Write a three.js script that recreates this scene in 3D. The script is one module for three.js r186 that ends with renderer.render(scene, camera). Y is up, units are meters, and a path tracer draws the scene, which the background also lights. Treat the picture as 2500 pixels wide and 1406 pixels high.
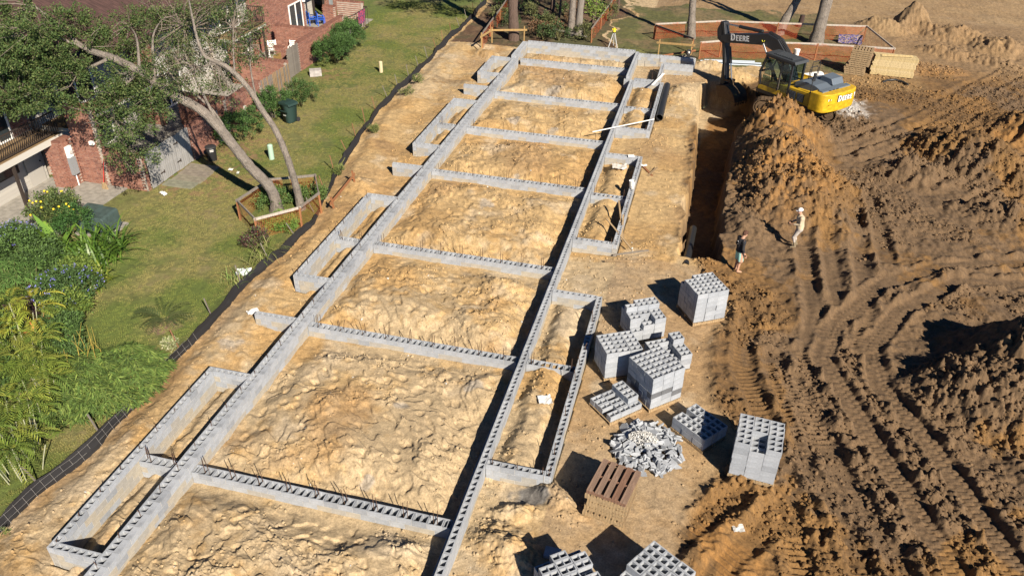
import * as THREE from 'three';
import { Sky } from 'three/addons/objects/Sky.js';
import { mergeGeometries } from 'three/addons/utils/BufferGeometryUtils.js';
import { FontLoader } from 'three/addons/loaders/FontLoader.js';
import { TextGeometry } from 'three/addons/geometries/TextGeometry.js';

// ---------------------------------------------------------------- camera, sky, sun, exposure
const scene = new THREE.Scene();
const rad = (d) => d * Math.PI / 180;
const camera = new THREE.PerspectiveCamera(39.66, 2500 / 1406, 0.5, 900);
{
  const yaw = rad(-13.65), pitch = rad(33.44), roll = rad(1.16);
  const f = new THREE.Vector3(Math.sin(yaw) * Math.cos(pitch), -Math.sin(pitch), -Math.cos(yaw) * Math.cos(pitch));
  const r = new THREE.Vector3(Math.cos(yaw), 0, Math.sin(yaw)), u = r.clone().cross(f);
  camera.position.set(11.884, 16.644, 13.533);
  camera.up.copy(u).multiplyScalar(Math.cos(roll)).addScaledVector(r, -Math.sin(roll));
  camera.lookAt(camera.position.clone().add(f));
}
const sunDir = new THREE.Vector3(0.681 * Math.cos(rad(34.5)), Math.sin(rad(34.5)), 0.732 * Math.cos(rad(34.5))).normalize();
const sky = new Sky();
sky.name = 'sky'; sky.userData.kind = 'structure';
sky.scale.setScalar(800);
{
  const u = sky.material.uniforms;
  u.sunPosition.value.copy(sunDir); u.turbidity.value = 2; u.rayleigh.value = 0.6; u.mieCoefficient.value = 0.003;
  if (u.cloudCoverage) u.cloudCoverage.value = 0;
}
scene.add(sky);
scene.environmentIntensity = 0.1;
const sun = new THREE.DirectionalLight(0xfff1dd, 5);
sun.name = 'sun';
sun.position.copy(sunDir).multiplyScalar(120).add(new THREE.Vector3(5, 0, -20));
sun.target.position.set(5, 0, -20);
sun.castShadow = true;
Object.assign(sun.shadow.camera, { left: -60, right: 60, top: 60, bottom: -60, near: 10, far: 300 });
sun.shadow.mapSize.set(4096, 4096);
scene.add(sun, sun.target);
const renderer = new THREE.WebGLRenderer({ antialias: true });
renderer.toneMapping = THREE.LinearToneMapping;
renderer.toneMappingExposure = 1.9;
renderer.shadowMap.enabled = true;

// ---------------------------------------------------------------- helpers
function rng(seed) { let a = seed >>> 0; return () => { a = (a + 0x6D2B79F5) | 0; let t = Math.imul(a ^ (a >>> 15), 1 | a); t = (t + Math.imul(t ^ (t >>> 7), 61 | t)) ^ t; return ((t ^ (t >>> 14)) >>> 0) / 4294967296; }; }
const lerp = (a, b, t) => a + (b - a) * t, clamp = (x, a = 0, b = 1) => Math.min(b, Math.max(a, x));
const smooth = (a, b, x) => { const t = clamp((x - a) / (b - a)); return t * t * (3 - 2 * t); };
function hash2(i, j) { let h = Math.imul(i, 374761393) + Math.imul(j, 668265263) | 0; h = Math.imul(h ^ (h >>> 13), 1274126177); return ((h ^ (h >>> 16)) >>> 0) / 4294967296; }
function noise(x, y) {
  const i = Math.floor(x), j = Math.floor(y), a = x - i, b = y - j, u = a * a * (3 - 2 * a), v = b * b * (3 - 2 * b);
  return lerp(lerp(hash2(i, j), hash2(i + 1, j), u), lerp(hash2(i, j + 1), hash2(i + 1, j + 1), u), v);
}
function fbm(x, y, n = 4) { let s = 0, a = 0.5, t = 0; for (let k = 0; k < n; k++) { s += a * noise(x, y); t += a; x = x * 2.03 + 17.1; y = y * 2.03 + 9.7; a *= 0.5; } return s / t; }
function worley(x, y) { // distance to the nearest and the second nearest point, and the id of the nearest
  const i = Math.floor(x), j = Math.floor(y); let d1 = 9, d2 = 9, id = 0;
  for (let p = -1; p <= 1; p++) for (let q = -1; q <= 1; q++) {
    const hx = hash2(i + p, j + q), hy = hash2(i + p + 57, j + q + 131), dx = i + p + hx - x, dy = j + q + hy - y, d = dx * dx + dy * dy;
    if (d < d1) { d2 = d1; d1 = d; id = hx; } else if (d < d2) d2 = d;
  }
  return [Math.sqrt(d1), Math.sqrt(d2), id];
}
const V = (x, y, z) => new THREE.Vector3(x, y, z);
const rgb = (r, g, b) => new THREE.Color().setRGB(r, g, b);
const M4 = (p, e = [0, 0, 0], s = [1, 1, 1]) => new THREE.Matrix4().compose(V(...p), new THREE.Quaternion().setFromEuler(new THREE.Euler(...e, 'YXZ')), V(...s));
function along(list, z) { for (let i = 1; i < list.length; i++) if (z >= list[i][1]) { const [x1, z1] = list[i - 1], [x2, z2] = list[i]; return lerp(x1, x2, clamp((z1 - z) / (z1 - z2))); } return list[list.length - 1][0]; }
function toLine(pts, x, z) { // distance to a polyline, signed side and the length walked along it
  let best = 1e9, side = 1, walk = 0, at = 0;
  for (let i = 1; i < pts.length; i++) {
    const [ax, az] = pts[i - 1], [bx, bz] = pts[i], dx = bx - ax, dz = bz - az, L = Math.hypot(dx, dz), t = clamp(((x - ax) * dx + (z - az) * dz) / (L * L));
    const d = Math.hypot(ax + dx * t - x, az + dz * t - z);
    if (d < best) { best = d; side = dx * (z - az) - dz * (x - ax) > 0 ? 1 : -1; at = walk + t * L; }
    walk += L;
  }
  return [best, side, at];
}
const taken = {};
function numbered(name) { const n = taken[name] = (taken[name] ?? -1) + 1; return n ? name + '_' + String(n).padStart(3, '0') : name; }
function shade(o) { o.castShadow = o.receiveShadow = true; return o; }
function mesh(name, geo, mat, parent = scene) {
  const m = shade(new THREE.Mesh(geo, mat)); m.name = parent === scene ? numbered(name) : name; parent.add(m); return m;
}
function thing(name, label, category, p = [0, 0, 0], turn = 0, group) {
  const o = new THREE.Group(); o.name = numbered(name); o.position.set(...p); o.rotation.y = turn; o.userData = { label, category }; if (group) o.userData.group = group; scene.add(o); return o;
}
function tag(o, label, category, group) { Object.assign(o.userData, { label, category }); if (group) o.userData.group = group; return o; }
function struct(o) { o.userData.kind = 'structure'; return o; }
function stuff(o) { o.userData.kind = 'stuff'; return o; }
// a mesh under construction: shapes are added with a matrix and a colour and end up in one geometry
const boxCache = new THREE.BoxGeometry(1, 1, 1);
class Build {
  constructor() { this.p = []; this.n = []; this.u = []; this.c = []; this.i = []; this.colored = false; }
  geo(g, m, col) {
    const P = g.attributes.position, N = g.attributes.normal, U = g.attributes.uv, o = this.p.length / 3, v = V(0, 0, 0), nm = m ? new THREE.Matrix3().getNormalMatrix(m) : null;
    if (col) this.colored = true;
    for (let k = 0; k < P.count; k++) {
      v.fromBufferAttribute(P, k); if (m) v.applyMatrix4(m); this.p.push(v.x, v.y, v.z);
      v.fromBufferAttribute(N, k); if (m) v.applyMatrix3(nm).normalize(); this.n.push(v.x, v.y, v.z);
      this.u.push(U ? U.getX(k) : 0, U ? U.getY(k) : 0);
      const cc = g.attributes.color; this.c.push(...(col ? [col.r, col.g, col.b] : cc ? [cc.getX(k), cc.getY(k), cc.getZ(k)] : [1, 1, 1])); if (cc && !col) this.colored = true;
    }
    if (g.index) for (let k = 0; k < g.index.count; k++) this.i.push(o + g.index.getX(k)); else for (let k = 0; k < P.count; k++) this.i.push(o + k);
    return this;
  }
  box(w, h, d, p, e, col) { return this.geo(boxUV(w, h, d), M4(p, e), col); }
  // box from a minimum to a maximum corner
  span(a, b, col) { return this.geo(boxUV(b[0] - a[0], b[1] - a[1], b[2] - a[2]), M4([(a[0] + b[0]) / 2, (a[1] + b[1]) / 2, (a[2] + b[2]) / 2]), col); }
  bar(a, b, w, h, col) { // a straight beam from a to b of section w x h
    const A = V(...a), B = V(...b), d = B.clone().sub(A), L = d.length(), m = new THREE.Matrix4(), z = d.normalize(), x = Math.abs(z.y) > 0.99 ? V(1, 0, 0) : V(0, 1, 0).cross(z).normalize(), y = z.clone().cross(x);
    m.makeBasis(x, y, z).setPosition(A.add(B).multiplyScalar(0.5)); return this.geo(boxUV(w, h, L), m, col);
  }
  rod(a, b, r, r2 = r, n = 8, col) {
    const A = V(...a), B = V(...b), d = B.clone().sub(A), L = d.length(), g = new THREE.CylinderGeometry(r2, r, L, n, 1), q = new THREE.Quaternion().setFromUnitVectors(V(0, 1, 0), d.normalize());
    return this.geo(g, new THREE.Matrix4().compose(A.add(B).multiplyScalar(0.5), q, V(1, 1, 1)), col);
  }
  tube(pts, radii, n = 8, col) { return this.geo(tubeGeo(pts, radii, n), null, col); }
  quad(a, b, c, d, col) { // flat four-cornered leaf
    const o = this.p.length / 3, A = V(...a), nrm = V(...b).sub(A).cross(V(...d).sub(A)).normalize();
    for (const q of [a, b, c, d]) { this.p.push(...q); this.n.push(nrm.x, nrm.y, nrm.z); this.c.push(...(col ? [col.r, col.g, col.b] : [1, 1, 1])); }
    this.u.push(0, 0, 1, 0, 1, 1, 0, 1); this.i.push(o, o + 1, o + 2, o, o + 2, o + 3); if (col) this.colored = true; return this;
  }
  geometry() {
    const g = new THREE.BufferGeometry();
    g.setAttribute('position', new THREE.Float32BufferAttribute(this.p, 3)); g.setAttribute('normal', new THREE.Float32BufferAttribute(this.n, 3)); g.setAttribute('uv', new THREE.Float32BufferAttribute(this.u, 2));
    if (this.colored) g.setAttribute('color', new THREE.Float32BufferAttribute(this.c, 3));
    g.setIndex(this.i); return g;
  }
  make(name, mat, parent = scene) { return mesh(name, this.geometry(), mat, parent); }
}
function boxUV(w, h, d) { // box with uv in metres
  const g = new THREE.BoxGeometry(w, h, d), U = g.attributes.uv, s = [[d, h], [d, h], [w, d], [w, d], [w, h], [w, h]];
  for (let k = 0; k < 24; k++) U.setXY(k, U.getX(k) * s[k >> 2][0], U.getY(k) * s[k >> 2][1]);
  return g;
}
function tubeGeo(pts, radii, n = 8) { // tapering tube through points with closed ends
  const P = pts.map((p) => (p.isVector3 ? p : V(...p))), pos = [], nor = [], uv = [], idx = []; let up = V(0, 0, 1), len = 0;
  for (let k = 0; k < P.length; k++) {
    const t = P[Math.min(k + 1, P.length - 1)].clone().sub(P[Math.max(k - 1, 0)]).normalize();
    if (Math.abs(t.dot(up)) > 0.95) up = V(1, 0, 0);
    const a = up.clone().addScaledVector(t, -up.dot(t)).normalize(), b = t.clone().cross(a); up = a;
    if (k) len += P[k].distanceTo(P[k - 1]);
    const r = typeof radii === 'number' ? radii : radii[k];
    for (let j = 0; j <= n; j++) { const q = j / n * Math.PI * 2, d = a.clone().multiplyScalar(Math.cos(q)).addScaledVector(b, Math.sin(q)); pos.push(P[k].x + d.x * r, P[k].y + d.y * r, P[k].z + d.z * r); nor.push(d.x, d.y, d.z); uv.push(j / n * 6.283 * r, len); }
    if (k) for (let j = 0; j < n; j++) { const o = (k - 1) * (n + 1) + j; idx.push(o, o + 1, o + n + 2, o, o + n + 2, o + n + 1); }
  }
  for (const [k, s] of [[0, -1], [P.length - 1, 1]]) {
    const o = pos.length / 3, t = P[Math.min(k + 1, P.length - 1)].clone().sub(P[Math.max(k - 1, 0)]).normalize().multiplyScalar(s);
    pos.push(...P[k].toArray()); nor.push(t.x, t.y, t.z); uv.push(0, 0);
    for (let j = 0; j <= n; j++) { const b = (k * (n + 1) + j) * 3; pos.push(pos[b], pos[b + 1], pos[b + 2]); nor.push(t.x, t.y, t.z); uv.push(0, 0); }
    for (let j = 1; j <= n; j++) s > 0 ? idx.push(o, o + j, o + j + 1) : idx.push(o, o + j + 1, o + j);
  }
  const g = new THREE.BufferGeometry();
  g.setAttribute('position', new THREE.Float32BufferAttribute(pos, 3)); g.setAttribute('normal', new THREE.Float32BufferAttribute(nor, 3)); g.setAttribute('uv', new THREE.Float32BufferAttribute(uv, 2)); g.setIndex(idx); return g;
}
// tiling textures: f(u, v, n) with n a tiling noise; grey values 0..1
function tileTex(size, f, color = false, metres = 1) {
  const per = (x, y, p) => { const i = Math.floor(x), j = Math.floor(y), a = x - i, b = y - j, u = a * a * (3 - 2 * a), v = b * b * (3 - 2 * b), w = (k) => ((k % p) + p) % p; return lerp(lerp(hash2(w(i) + p * 7, w(j)), hash2(w(i + 1) + p * 7, w(j)), u), lerp(hash2(w(i) + p * 7, w(j + 1)), hash2(w(i + 1) + p * 7, w(j + 1)), u), v); };
  const data = new Uint8Array(size * size * 4);
  for (let y = 0; y < size; y++) for (let x = 0; x < size; x++) {
    const v = f((fr) => per(x / size * fr, y / size * fr, fr), x / size, y / size, (fx, fy) => { const i = x / size * fx, j = y / size * fy; return per(i, j, Math.max(fx, fy)); }), o = (y * size + x) * 4;
    if (typeof v === 'number') data[o] = data[o + 1] = data[o + 2] = clamp(v) * 255; else for (let k = 0; k < 3; k++) data[o + k] = clamp(v[k]) * 255;
    data[o + 3] = 255;
  }
  const t = new THREE.DataTexture(data, size, size); t.wrapS = t.wrapT = THREE.RepeatWrapping; t.magFilter = THREE.LinearFilter; t.minFilter = THREE.LinearMipmapLinearFilter; t.generateMipmaps = true;
  if (color) t.colorSpace = THREE.SRGBColorSpace; t.repeat.set(1 / metres, 1 / metres); t.needsUpdate = true; return t;
}
const grainMap = tileTex(512, (n) => 0.58 + 0.42 * (0.3 * n(16) + 0.35 * n(64) + 0.35 * n(220)), true, 2.3);
const grainBump = tileTex(512, (n) => 0.45 * n(24) + 0.3 * n(70) + 0.25 * n(200), false, 1.7);
const concreteMap = tileTex(256, (n) => 0.72 + 0.28 * (0.5 * n(6) + 0.25 * n(24) + 0.25 * n(120)), true, 0.8);
const woodMap = tileTex(256, (n, u, v, q) => 0.6 + 0.4 * (0.5 * q(40, 3) + 0.3 * n(60) + 0.2 * q(90, 6)), true, 0.7);
const barkBump = tileTex(256, (n, u, v, q) => 0.6 * q(30, 8) + 0.4 * n(60), false, 0.6);
const std = (color, roughness = 0.9, extra = {}) => new THREE.MeshStandardMaterial({ color, roughness, ...extra });
// ---------------------------------------------------------------- ground
const silt = [[-4.4, 9], [-4.05, 4.5], [-3.9, 2], [-3.55, 0.2], [-3.62, -1.8], [-3.76, -3.5], [-3.67, -5.5], [-3.85, -8.3], [-3.76, -9.7], [-3.55, -11.5], [-3.48, -13.2], [-4.2, -16.3], [-4.6, -18], [-5.26, -22.2], [-5.76, -25.3], [-6, -29.3], [-6, -33], [-6.33, -39.5], [-6.42, -46.6], [-6.7, -52], [-7, -60]];
const cross = [7.2, 0.86, -6.05, -11.76, -18.86, -24.43, -30.01, -36.45, -39.1]; // near faces of the cross walls
const stoops = [[4.06, -3.07, 0.88], [-8.57, -15.58, -11.74], [-21.24, -27.95, -24.41], [-32.69, -36.05, null]];
const porches = [[-1.32, -10.29, -6.06], [-14.05, -22.9, -18.5], [-26.25, -34.05, -29.75]];
const outerTrack = [[34, -20.5], [25.3, -18.06], [22.04, -16.81], [19.47, -14.55], [17.55, -11.4], [17.05, -9.47], [17.55, -7.67], [18.36, -5.3], [19.41, -1.88], [20.6, 2]];
const innerTrack = [[34, -18], [24.9, -16.38], [22.43, -15.68], [19.99, -13.01], [18.67, -10.36], [18.73, -8.41], [19.63, -6.34], [20.77, -2.91], [22, 1.6]];
const oldTracks = [
  [[19.1, -21.4], [18.87, -14.4], [18.4, -10]], [[17.77, -20.2], [17.76, -13.5], [17.2, -11]], [[16.74, -17], [16.95, -12.2], [16.4, -8], [17.2, -4]], [[19.9, -22.5], [20, -16.5]],
  [[13.2, 2], [13.93, 0.28], [15.99, -3.05], [16.4, -6.5]], [[12.2, 0.6], [12.89, -0.39], [14.37, -2.41]], [[17.8, 2], [17.2, -2], [16, -5.5], [15.4, -9]], [[16.2, 1.5], [15.4, -4.6], [14.4, -8], [14.6, -11.5]], [[18.9, 2], [18.2, -1.4], [16.8, -5], [16, -8]],
];
const farRuts = []; for (let k = 0; k < 9; k++) farRuts.push([[18 + k * 0.95, -27 + k * 0.75 - (k % 3) * 0.4], [24 + k * 1.0, -35 + k * 0.9], [31.5 + k * 1.1, -46.3 + k * 1.2], [40 + k * 1.2, -60 + k * 1.6]]);
const mudEdge = [[13.0, 3], [13.2, 0.4], [12.85, -0.6], [13.3, -1.9], [14.1, -2.9], [14.3, -4.9], [13.5, -6.1], [13.1, -7.7], [13.9, -10.2], [13.6, -12.3], [12.5, -14.3], [11.9, -16], [11.7, -20], [11.6, -28], [12.6, -34], [15, -38], [20, -40], [24, -44]];
const mounds = [ // x, z, half-length, half-width, turn, height, roughness
  [15.3, -28.0, 1.6, 1.4, 0.2, 1.1, 1.2], [17.0, -28.4, 1.9, 1.5, 0.4, 1.3, 1.2], [15.9, -25.6, 2.6, 2.0, 1.2, 1.6, 1], [17.2, -22.3, 2.6, 1.9, 1.2, 1.25, 1], [16.2, -19.6, 1.8, 1.8, 0.6, 0.85, 1], [14.9, -22.4, 2.6, 1, 1.5, 0.8, 0.8], [14.4, -17.6, 1.3, 0.8, 1.2, 0.55, 0.8],
  [18, -18.6, 1.4, 1.2, 0.5, 0.45, 0.7], [22.2, -25.3, 1.8, 1.2, 0.3, 0.7, 1], [24.6, -28.3, 2.4, 1.5, 0.9, 1.25, 1], [26.6, -26.6, 2.2, 1.5, 0.6, 1, 1], [29.3, -32.6, 3, 1.5, 0.9, 1.1, 1], [25.6, -21.5, 2.5, 1.1, 0.4, 0.5, 1],
  [22.9, -10.5, 1.6, 1.5, 0.3, 1.55, 1], [21.9, -8.4, 1.9, 1.4, 0.7, 1.1, 1], [24.3, -8.8, 2, 2, 0.3, 1.4, 1], [20.5, -8.4, 1.1, 0.8, 0.7, 0.4, 1], [23.4, -5.2, 1.4, 1.2, 0.3, 0.6, 1],
  [26.4, -53.6, 1.5, 1.5, 0.6, 1.7, 1.2], [24, -52.2, 2, 1, 0.3, 0.9, 1.2], [29, -51.5, 2.2, 1.2, 0.2, 0.9, 1.3], [31.6, -49.2, 1.8, 1.4, 0.2, 0.8, 1.3], [27.6, -47, 2, 0.9, 0.5, 0.5, 1.3], [30.5, -45.6, 1.5, 0.8, 0.5, 0.4, 1.2],
  [9.7, -1.0, 0.8, 0.35, 0.6, 0.24, 0.9], [8.75, 0.9, 0.9, 0.55, 0.5, 0.4, 1], [8.9, 2.9, 1, 0.6, 0.4, 0.35, 1], [8.7, -0.3, 0.6, 0.25, -0.3, 0.18, 1], [13.8, -37.7, 1.2, 0.8, 0.3, 0.5, 1], [12.0, -39.4, 1.3, 0.5, 0.1, 0.35, 1], [10.6, -33.6, 0.9, 1.6, 0.1, 0.42, 0.8],
  [-2.6, -38.2, 1.3, 0.5, 0.5, 0.35, 0.7], [6.6, -41, 1.2, 0.5, 0.1, 0.45, 0.7], [-2.9, -17.3, 0.8, 0.6, 0.4, 0.22, 0.6],
];
const dig = [[12.7, -14.6, 0.9], [12.65, -17, 0.8], [12.7, -22, 0.8], [12.8, -27.5, 0.9], [13.2, -31, 1.5], [13.2, -35, 1.7], [13, -37, 1]]; // centre line of the trench and half width
function ground(x, z) { // height, and what the soil is: 0 lawn, 1 sand, 2 mud, 3 woodland floor, 4 weedy grass
  const sx = along(silt, z);
  let y = 0, kind = 1;
  if (x < sx) { // lawn
    y = 0.06 * (fbm(x * 0.25, z * 0.25, 2) - 0.5) + 0.02 * fbm(x * 2, z * 2, 2) + 0.05 * smooth(0.5, 0, sx - x);
    return [y, 0, 0];
  }
  const warpX = x + 0.5 * (fbm(x * 0.9 + 3, z * 0.9, 3) - 0.5), warpZ = z + 0.5 * (fbm(x * 0.9, z * 0.9 + 40, 3) - 0.5);
  const coarse = fbm(x * 0.45, z * 0.45, 4) - 0.5, fine = fbm(x * 2.1, z * 2.1, 4) - 0.5;
  const inBay = x > -0.2 && x < 7.5 && z < 8 && z > -39.4, me = along(mudEdge, z);
  let mud = smooth(-0.35, 0.35, x - me + 1.2 * (fbm(x * 0.7, z * 0.7, 3) - 0.5));
  if (z < -38) mud = Math.max(mud * smooth(-52, -42, z) * 0.7, smooth(23, 25.5, x + coarse * 3) * smooth(36, 33, x) * smooth(-57, -55, z));
  // sand: soft swells broken into small curved steps
  const st = fbm((warpX + warpZ) * 0.36 + 11, (warpX - warpZ) * 0.62, 4) * 9, fr = st - Math.floor(st), terr = (Math.floor(st) + smooth(0.5, 0.54 + 0.3 * noise(x * 1.3, z * 1.3), fr)) / 8.5 - 0.5;
  const w = worley(warpX * 2.6, warpZ * 2.6), w2 = worley(warpX * 6.5, warpZ * 6.5), w3 = worley(x * 13, z * 13), wf = worley(x * 1.9 + 3, z * 1.9), crumbly = smooth(0.48, 0.62, fbm(x * 0.8 + 5, z * 0.8 + 50, 3));
  const sandLumps = 0.46 * terr + 0.13 * coarse + 0.035 * fine + 0.02 * Math.max(0, 0.55 - w[0]) * (w[2] > 0.6 ? 1.6 : 0.2) + crumbly * (0.035 * (1 - Math.abs(2 * noise(warpX * 4.2 + 8, warpZ * 4.2) - 1)) + 0.035 * (1 - Math.abs(2 * noise(x * 9, z * 9 + 5) - 1)) + 0.03 * Math.max(0, 0.5 - w3[0])) + 0.005 * (0.5 - w3[0]) - (wf[2] > 0.62 ? 0.05 * smooth(0.3, 0.16, wf[0]) : 0);
  if (inBay) {
    let k = 0; while (k < cross.length - 2 && z < cross[k + 1]) k++;
    const near = cross[k] - 0.3, far = cross[k + 1], v = clamp((z - far) / (near - far)), u = clamp(x / 7.32), e = Math.min((near - z), (z - far), x + 0.3, (7.32 - x));
    const rise = smooth(0.15, 1.5, e + 0.7 * coarse + 0.3 * fine);
    y = 0.1 + rise * (0.26 + 0.12 * smooth(0.2, 0.8, v)) + sandLumps * (0.25 + 0.85 * smooth(0.1, 0.8, e));
    
    kind = 1;
  } else {
    const leftSide = x < 0;
    y = leftSide ? -0.02 + 0.06 * smooth(-3.5, -2.4, x) : lerp(0.1, 0.24, smooth(7.6, 10, x));
    let amp = leftSide ? 0.5 : 0.42;
    if (leftSide && z > -40) { // eroded edge along the silt fence and clear strip beside the wall
      const b = x - sx; y += 0.16 * smooth(0.2, 0.9, b) * smooth(2.6, 1.3, b) - 0.05;
      for (const s of stoops) if (x > -1.85 && z < s[0] + 0.05 && z > s[1] - 0.05) { const c = Math.min(x + 1.62, -0.5 - x); y = -0.14 + 0.28 * smooth(0.05, 0.5, c + 0.25 * fine); amp = 0.55; }
    }
    if (!leftSide) for (const s of porches) if (x < 9.45 && x > 7.6 && z < s[0] && z > s[1]) { const c = Math.min(x - 7.62, 9.2 - x, s[0] - z, z - s[1]); y = 0.12 + 0.3 * smooth(0.1, 0.65, c + 0.3 * fine); amp = 0.5; }
    const flat = x > 9.4 && x < me + 0.4 && z > -10 ? 0.4 : 1;
    y += sandLumps * amp * (1 - mud) * flat;
    if (z < -40.2 + 1.6 * coarse - 0.25 * smooth(-1, -4, x)) { // woods, weedy ground and the far field
      const wood = smooth(-6.6, -5.6, x) * smooth(5.6, 4.2, x + coarse * 3), weed = smooth(4.6, 5.6, x + coarse * 3) * smooth(24, 19, x) * smooth(-58, -52, z + coarse * 5);
      if (wood > 0.5) { kind = 3; y += 0.12 * coarse + 0.05 * w[0]; } else if (weed > 0.5 && mud < 0.6) { kind = 4; y += 0.08 * coarse; }
    }
  }
  // mud: broken clods and ruts
  if (mud > 0.01) {
    const smoothing = smooth(0.42, 0.58, fbm(x * 0.35 + 9, z * 0.35 + 4, 2)), clod = (0.62 - Math.min(0.62, w[0])) * 0.2 * (0.4 + w[2]) + (0.6 - Math.min(0.6, w2[0])) * 0.12 * (0.2 + w2[2]) + (0.6 - Math.min(0.6, w3[0])) * 0.06 * (0.2 + w3[2]);
    let my = 0.34 * coarse + 0.2 * fine + clod * (0.5 + 0.8 * smoothing);
    const far = z < -33 ? 0.5 : 1;
    for (const t of oldTracks) { const [d, , a] = toLine(t, x, z); if (d < 0.75) { const q = 1 - smooth(0.2, 0.42, d + 0.08 * fine); my = lerp(my, -0.1 + 0.05 * fine + 0.3 * coarse + 0.05 * Math.sin(a * 2 * Math.PI / 0.19 + 3 * fine) * smooth(0.4, 0.6, noise(a * 0.6, d + 7)), q * 0.72) + 0.13 * Math.exp(-((d - 0.5) ** 2) / 0.012) * (0.5 + fine * 2); } }
    for (const t of farRuts) { const [d, s] = toLine(t, x, z); if (d < 0.7) my += -0.11 * Math.exp(-d * d / 0.03) + 0.12 * Math.exp(-((d - 0.34) ** 2) / 0.02) * (0.6 + fine * 2.2) * (s > 0 ? 1.2 : 0.6); }
    for (const t of [outerTrack, innerTrack]) {
      const [d, s, a] = toLine(t, x, z); if (d > 1) continue;
      const worn = smooth(0.34, 0.56, noise(a * 0.45 + 3, (s + 2) * 3) * 0.6 + (fine + 0.5) * 0.4), q = (1 - smooth(0.3, 0.4, d + 0.14 * fine)) * (0.72 + 0.28 * worn), lug = ((a / 0.24 + (d * s > 0 ? 0.25 : -0.25) * 0) % 1 + 1) % 1, col = Math.floor((d * s + 0.4) / 0.27), l2 = ((a / 0.24 + col * 0.5) % 1 + 1) % 1;
      const cut = Math.min(smooth(0, 0.2, l2), smooth(1, 0.8, l2)), seam = smooth(0, 0.05, Math.abs(((d * s + 0.4) / 0.27) % 1 - 0) * 0.27);
      my = lerp(my, -0.1 + 0.2 * coarse + 0.05 * cut * (0.4 + 0.6 * seam) * (0.3 + 0.7 * worn) + 0.035 * fine, q) + 0.12 * Math.exp(-((d - 0.48) ** 2) / 0.01) * (0.5 + 2.6 * fine);
    }
    y += my * mud * far; if (mud > 0.5 && kind === 1) kind = 2;
  }
  if (x > 7.7 || x < -1.9 || z < -39.6) for (const [mx, mz, l, wd, turn, h, r] of mounds) {
    const dx = x - mx, dz = z - mz; if (dx * dx + dz * dz > 40) continue;
    const c = Math.cos(turn), s = Math.sin(turn), p = (dx * c + dz * s) / l, q = (-dx * s + dz * c) / wd, d = Math.sqrt(p * p + q * q) + (0.5 * coarse + 0.3 * fine) * r;
    const g = smooth(1.45, 0.05, d); if (g > 0) y += h * g * (1 + r * 0.3 * fine) + r * Math.min(1, g * 3) * (0.12 * (0.5 - w[0]) + 0.09 * (0.5 - w2[0]) + 0.05 * (0.5 - w3[0]) + 0.2 * fine);
  }
  { // trench with a stepped bottom
    let d = 9; for (let k = 1; k < dig.length; k++) { const [ax, az, aw] = dig[k - 1], [bx, bz, bw] = dig[k], t = clamp((z - az) / (bz - az)); if (z <= az && z >= bz) d = Math.abs(x - lerp(ax, bx, t)) - lerp(aw, bw, t); }
    if (d < 1) { const e = smooth(0.1, -0.14, d + 0.7 * fine * 0.6 + 0.5 * coarse) * smooth(-14.2, -16.2, z) * smooth(-37, -36, z); y = lerp(y, -1.25 + 0.15 * fine, e); }
  }
  return [y, kind, mud];
}
const groundY = (x, z) => ground(x, z)[0];
let soilTint; // what colour the ground has at a place
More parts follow.
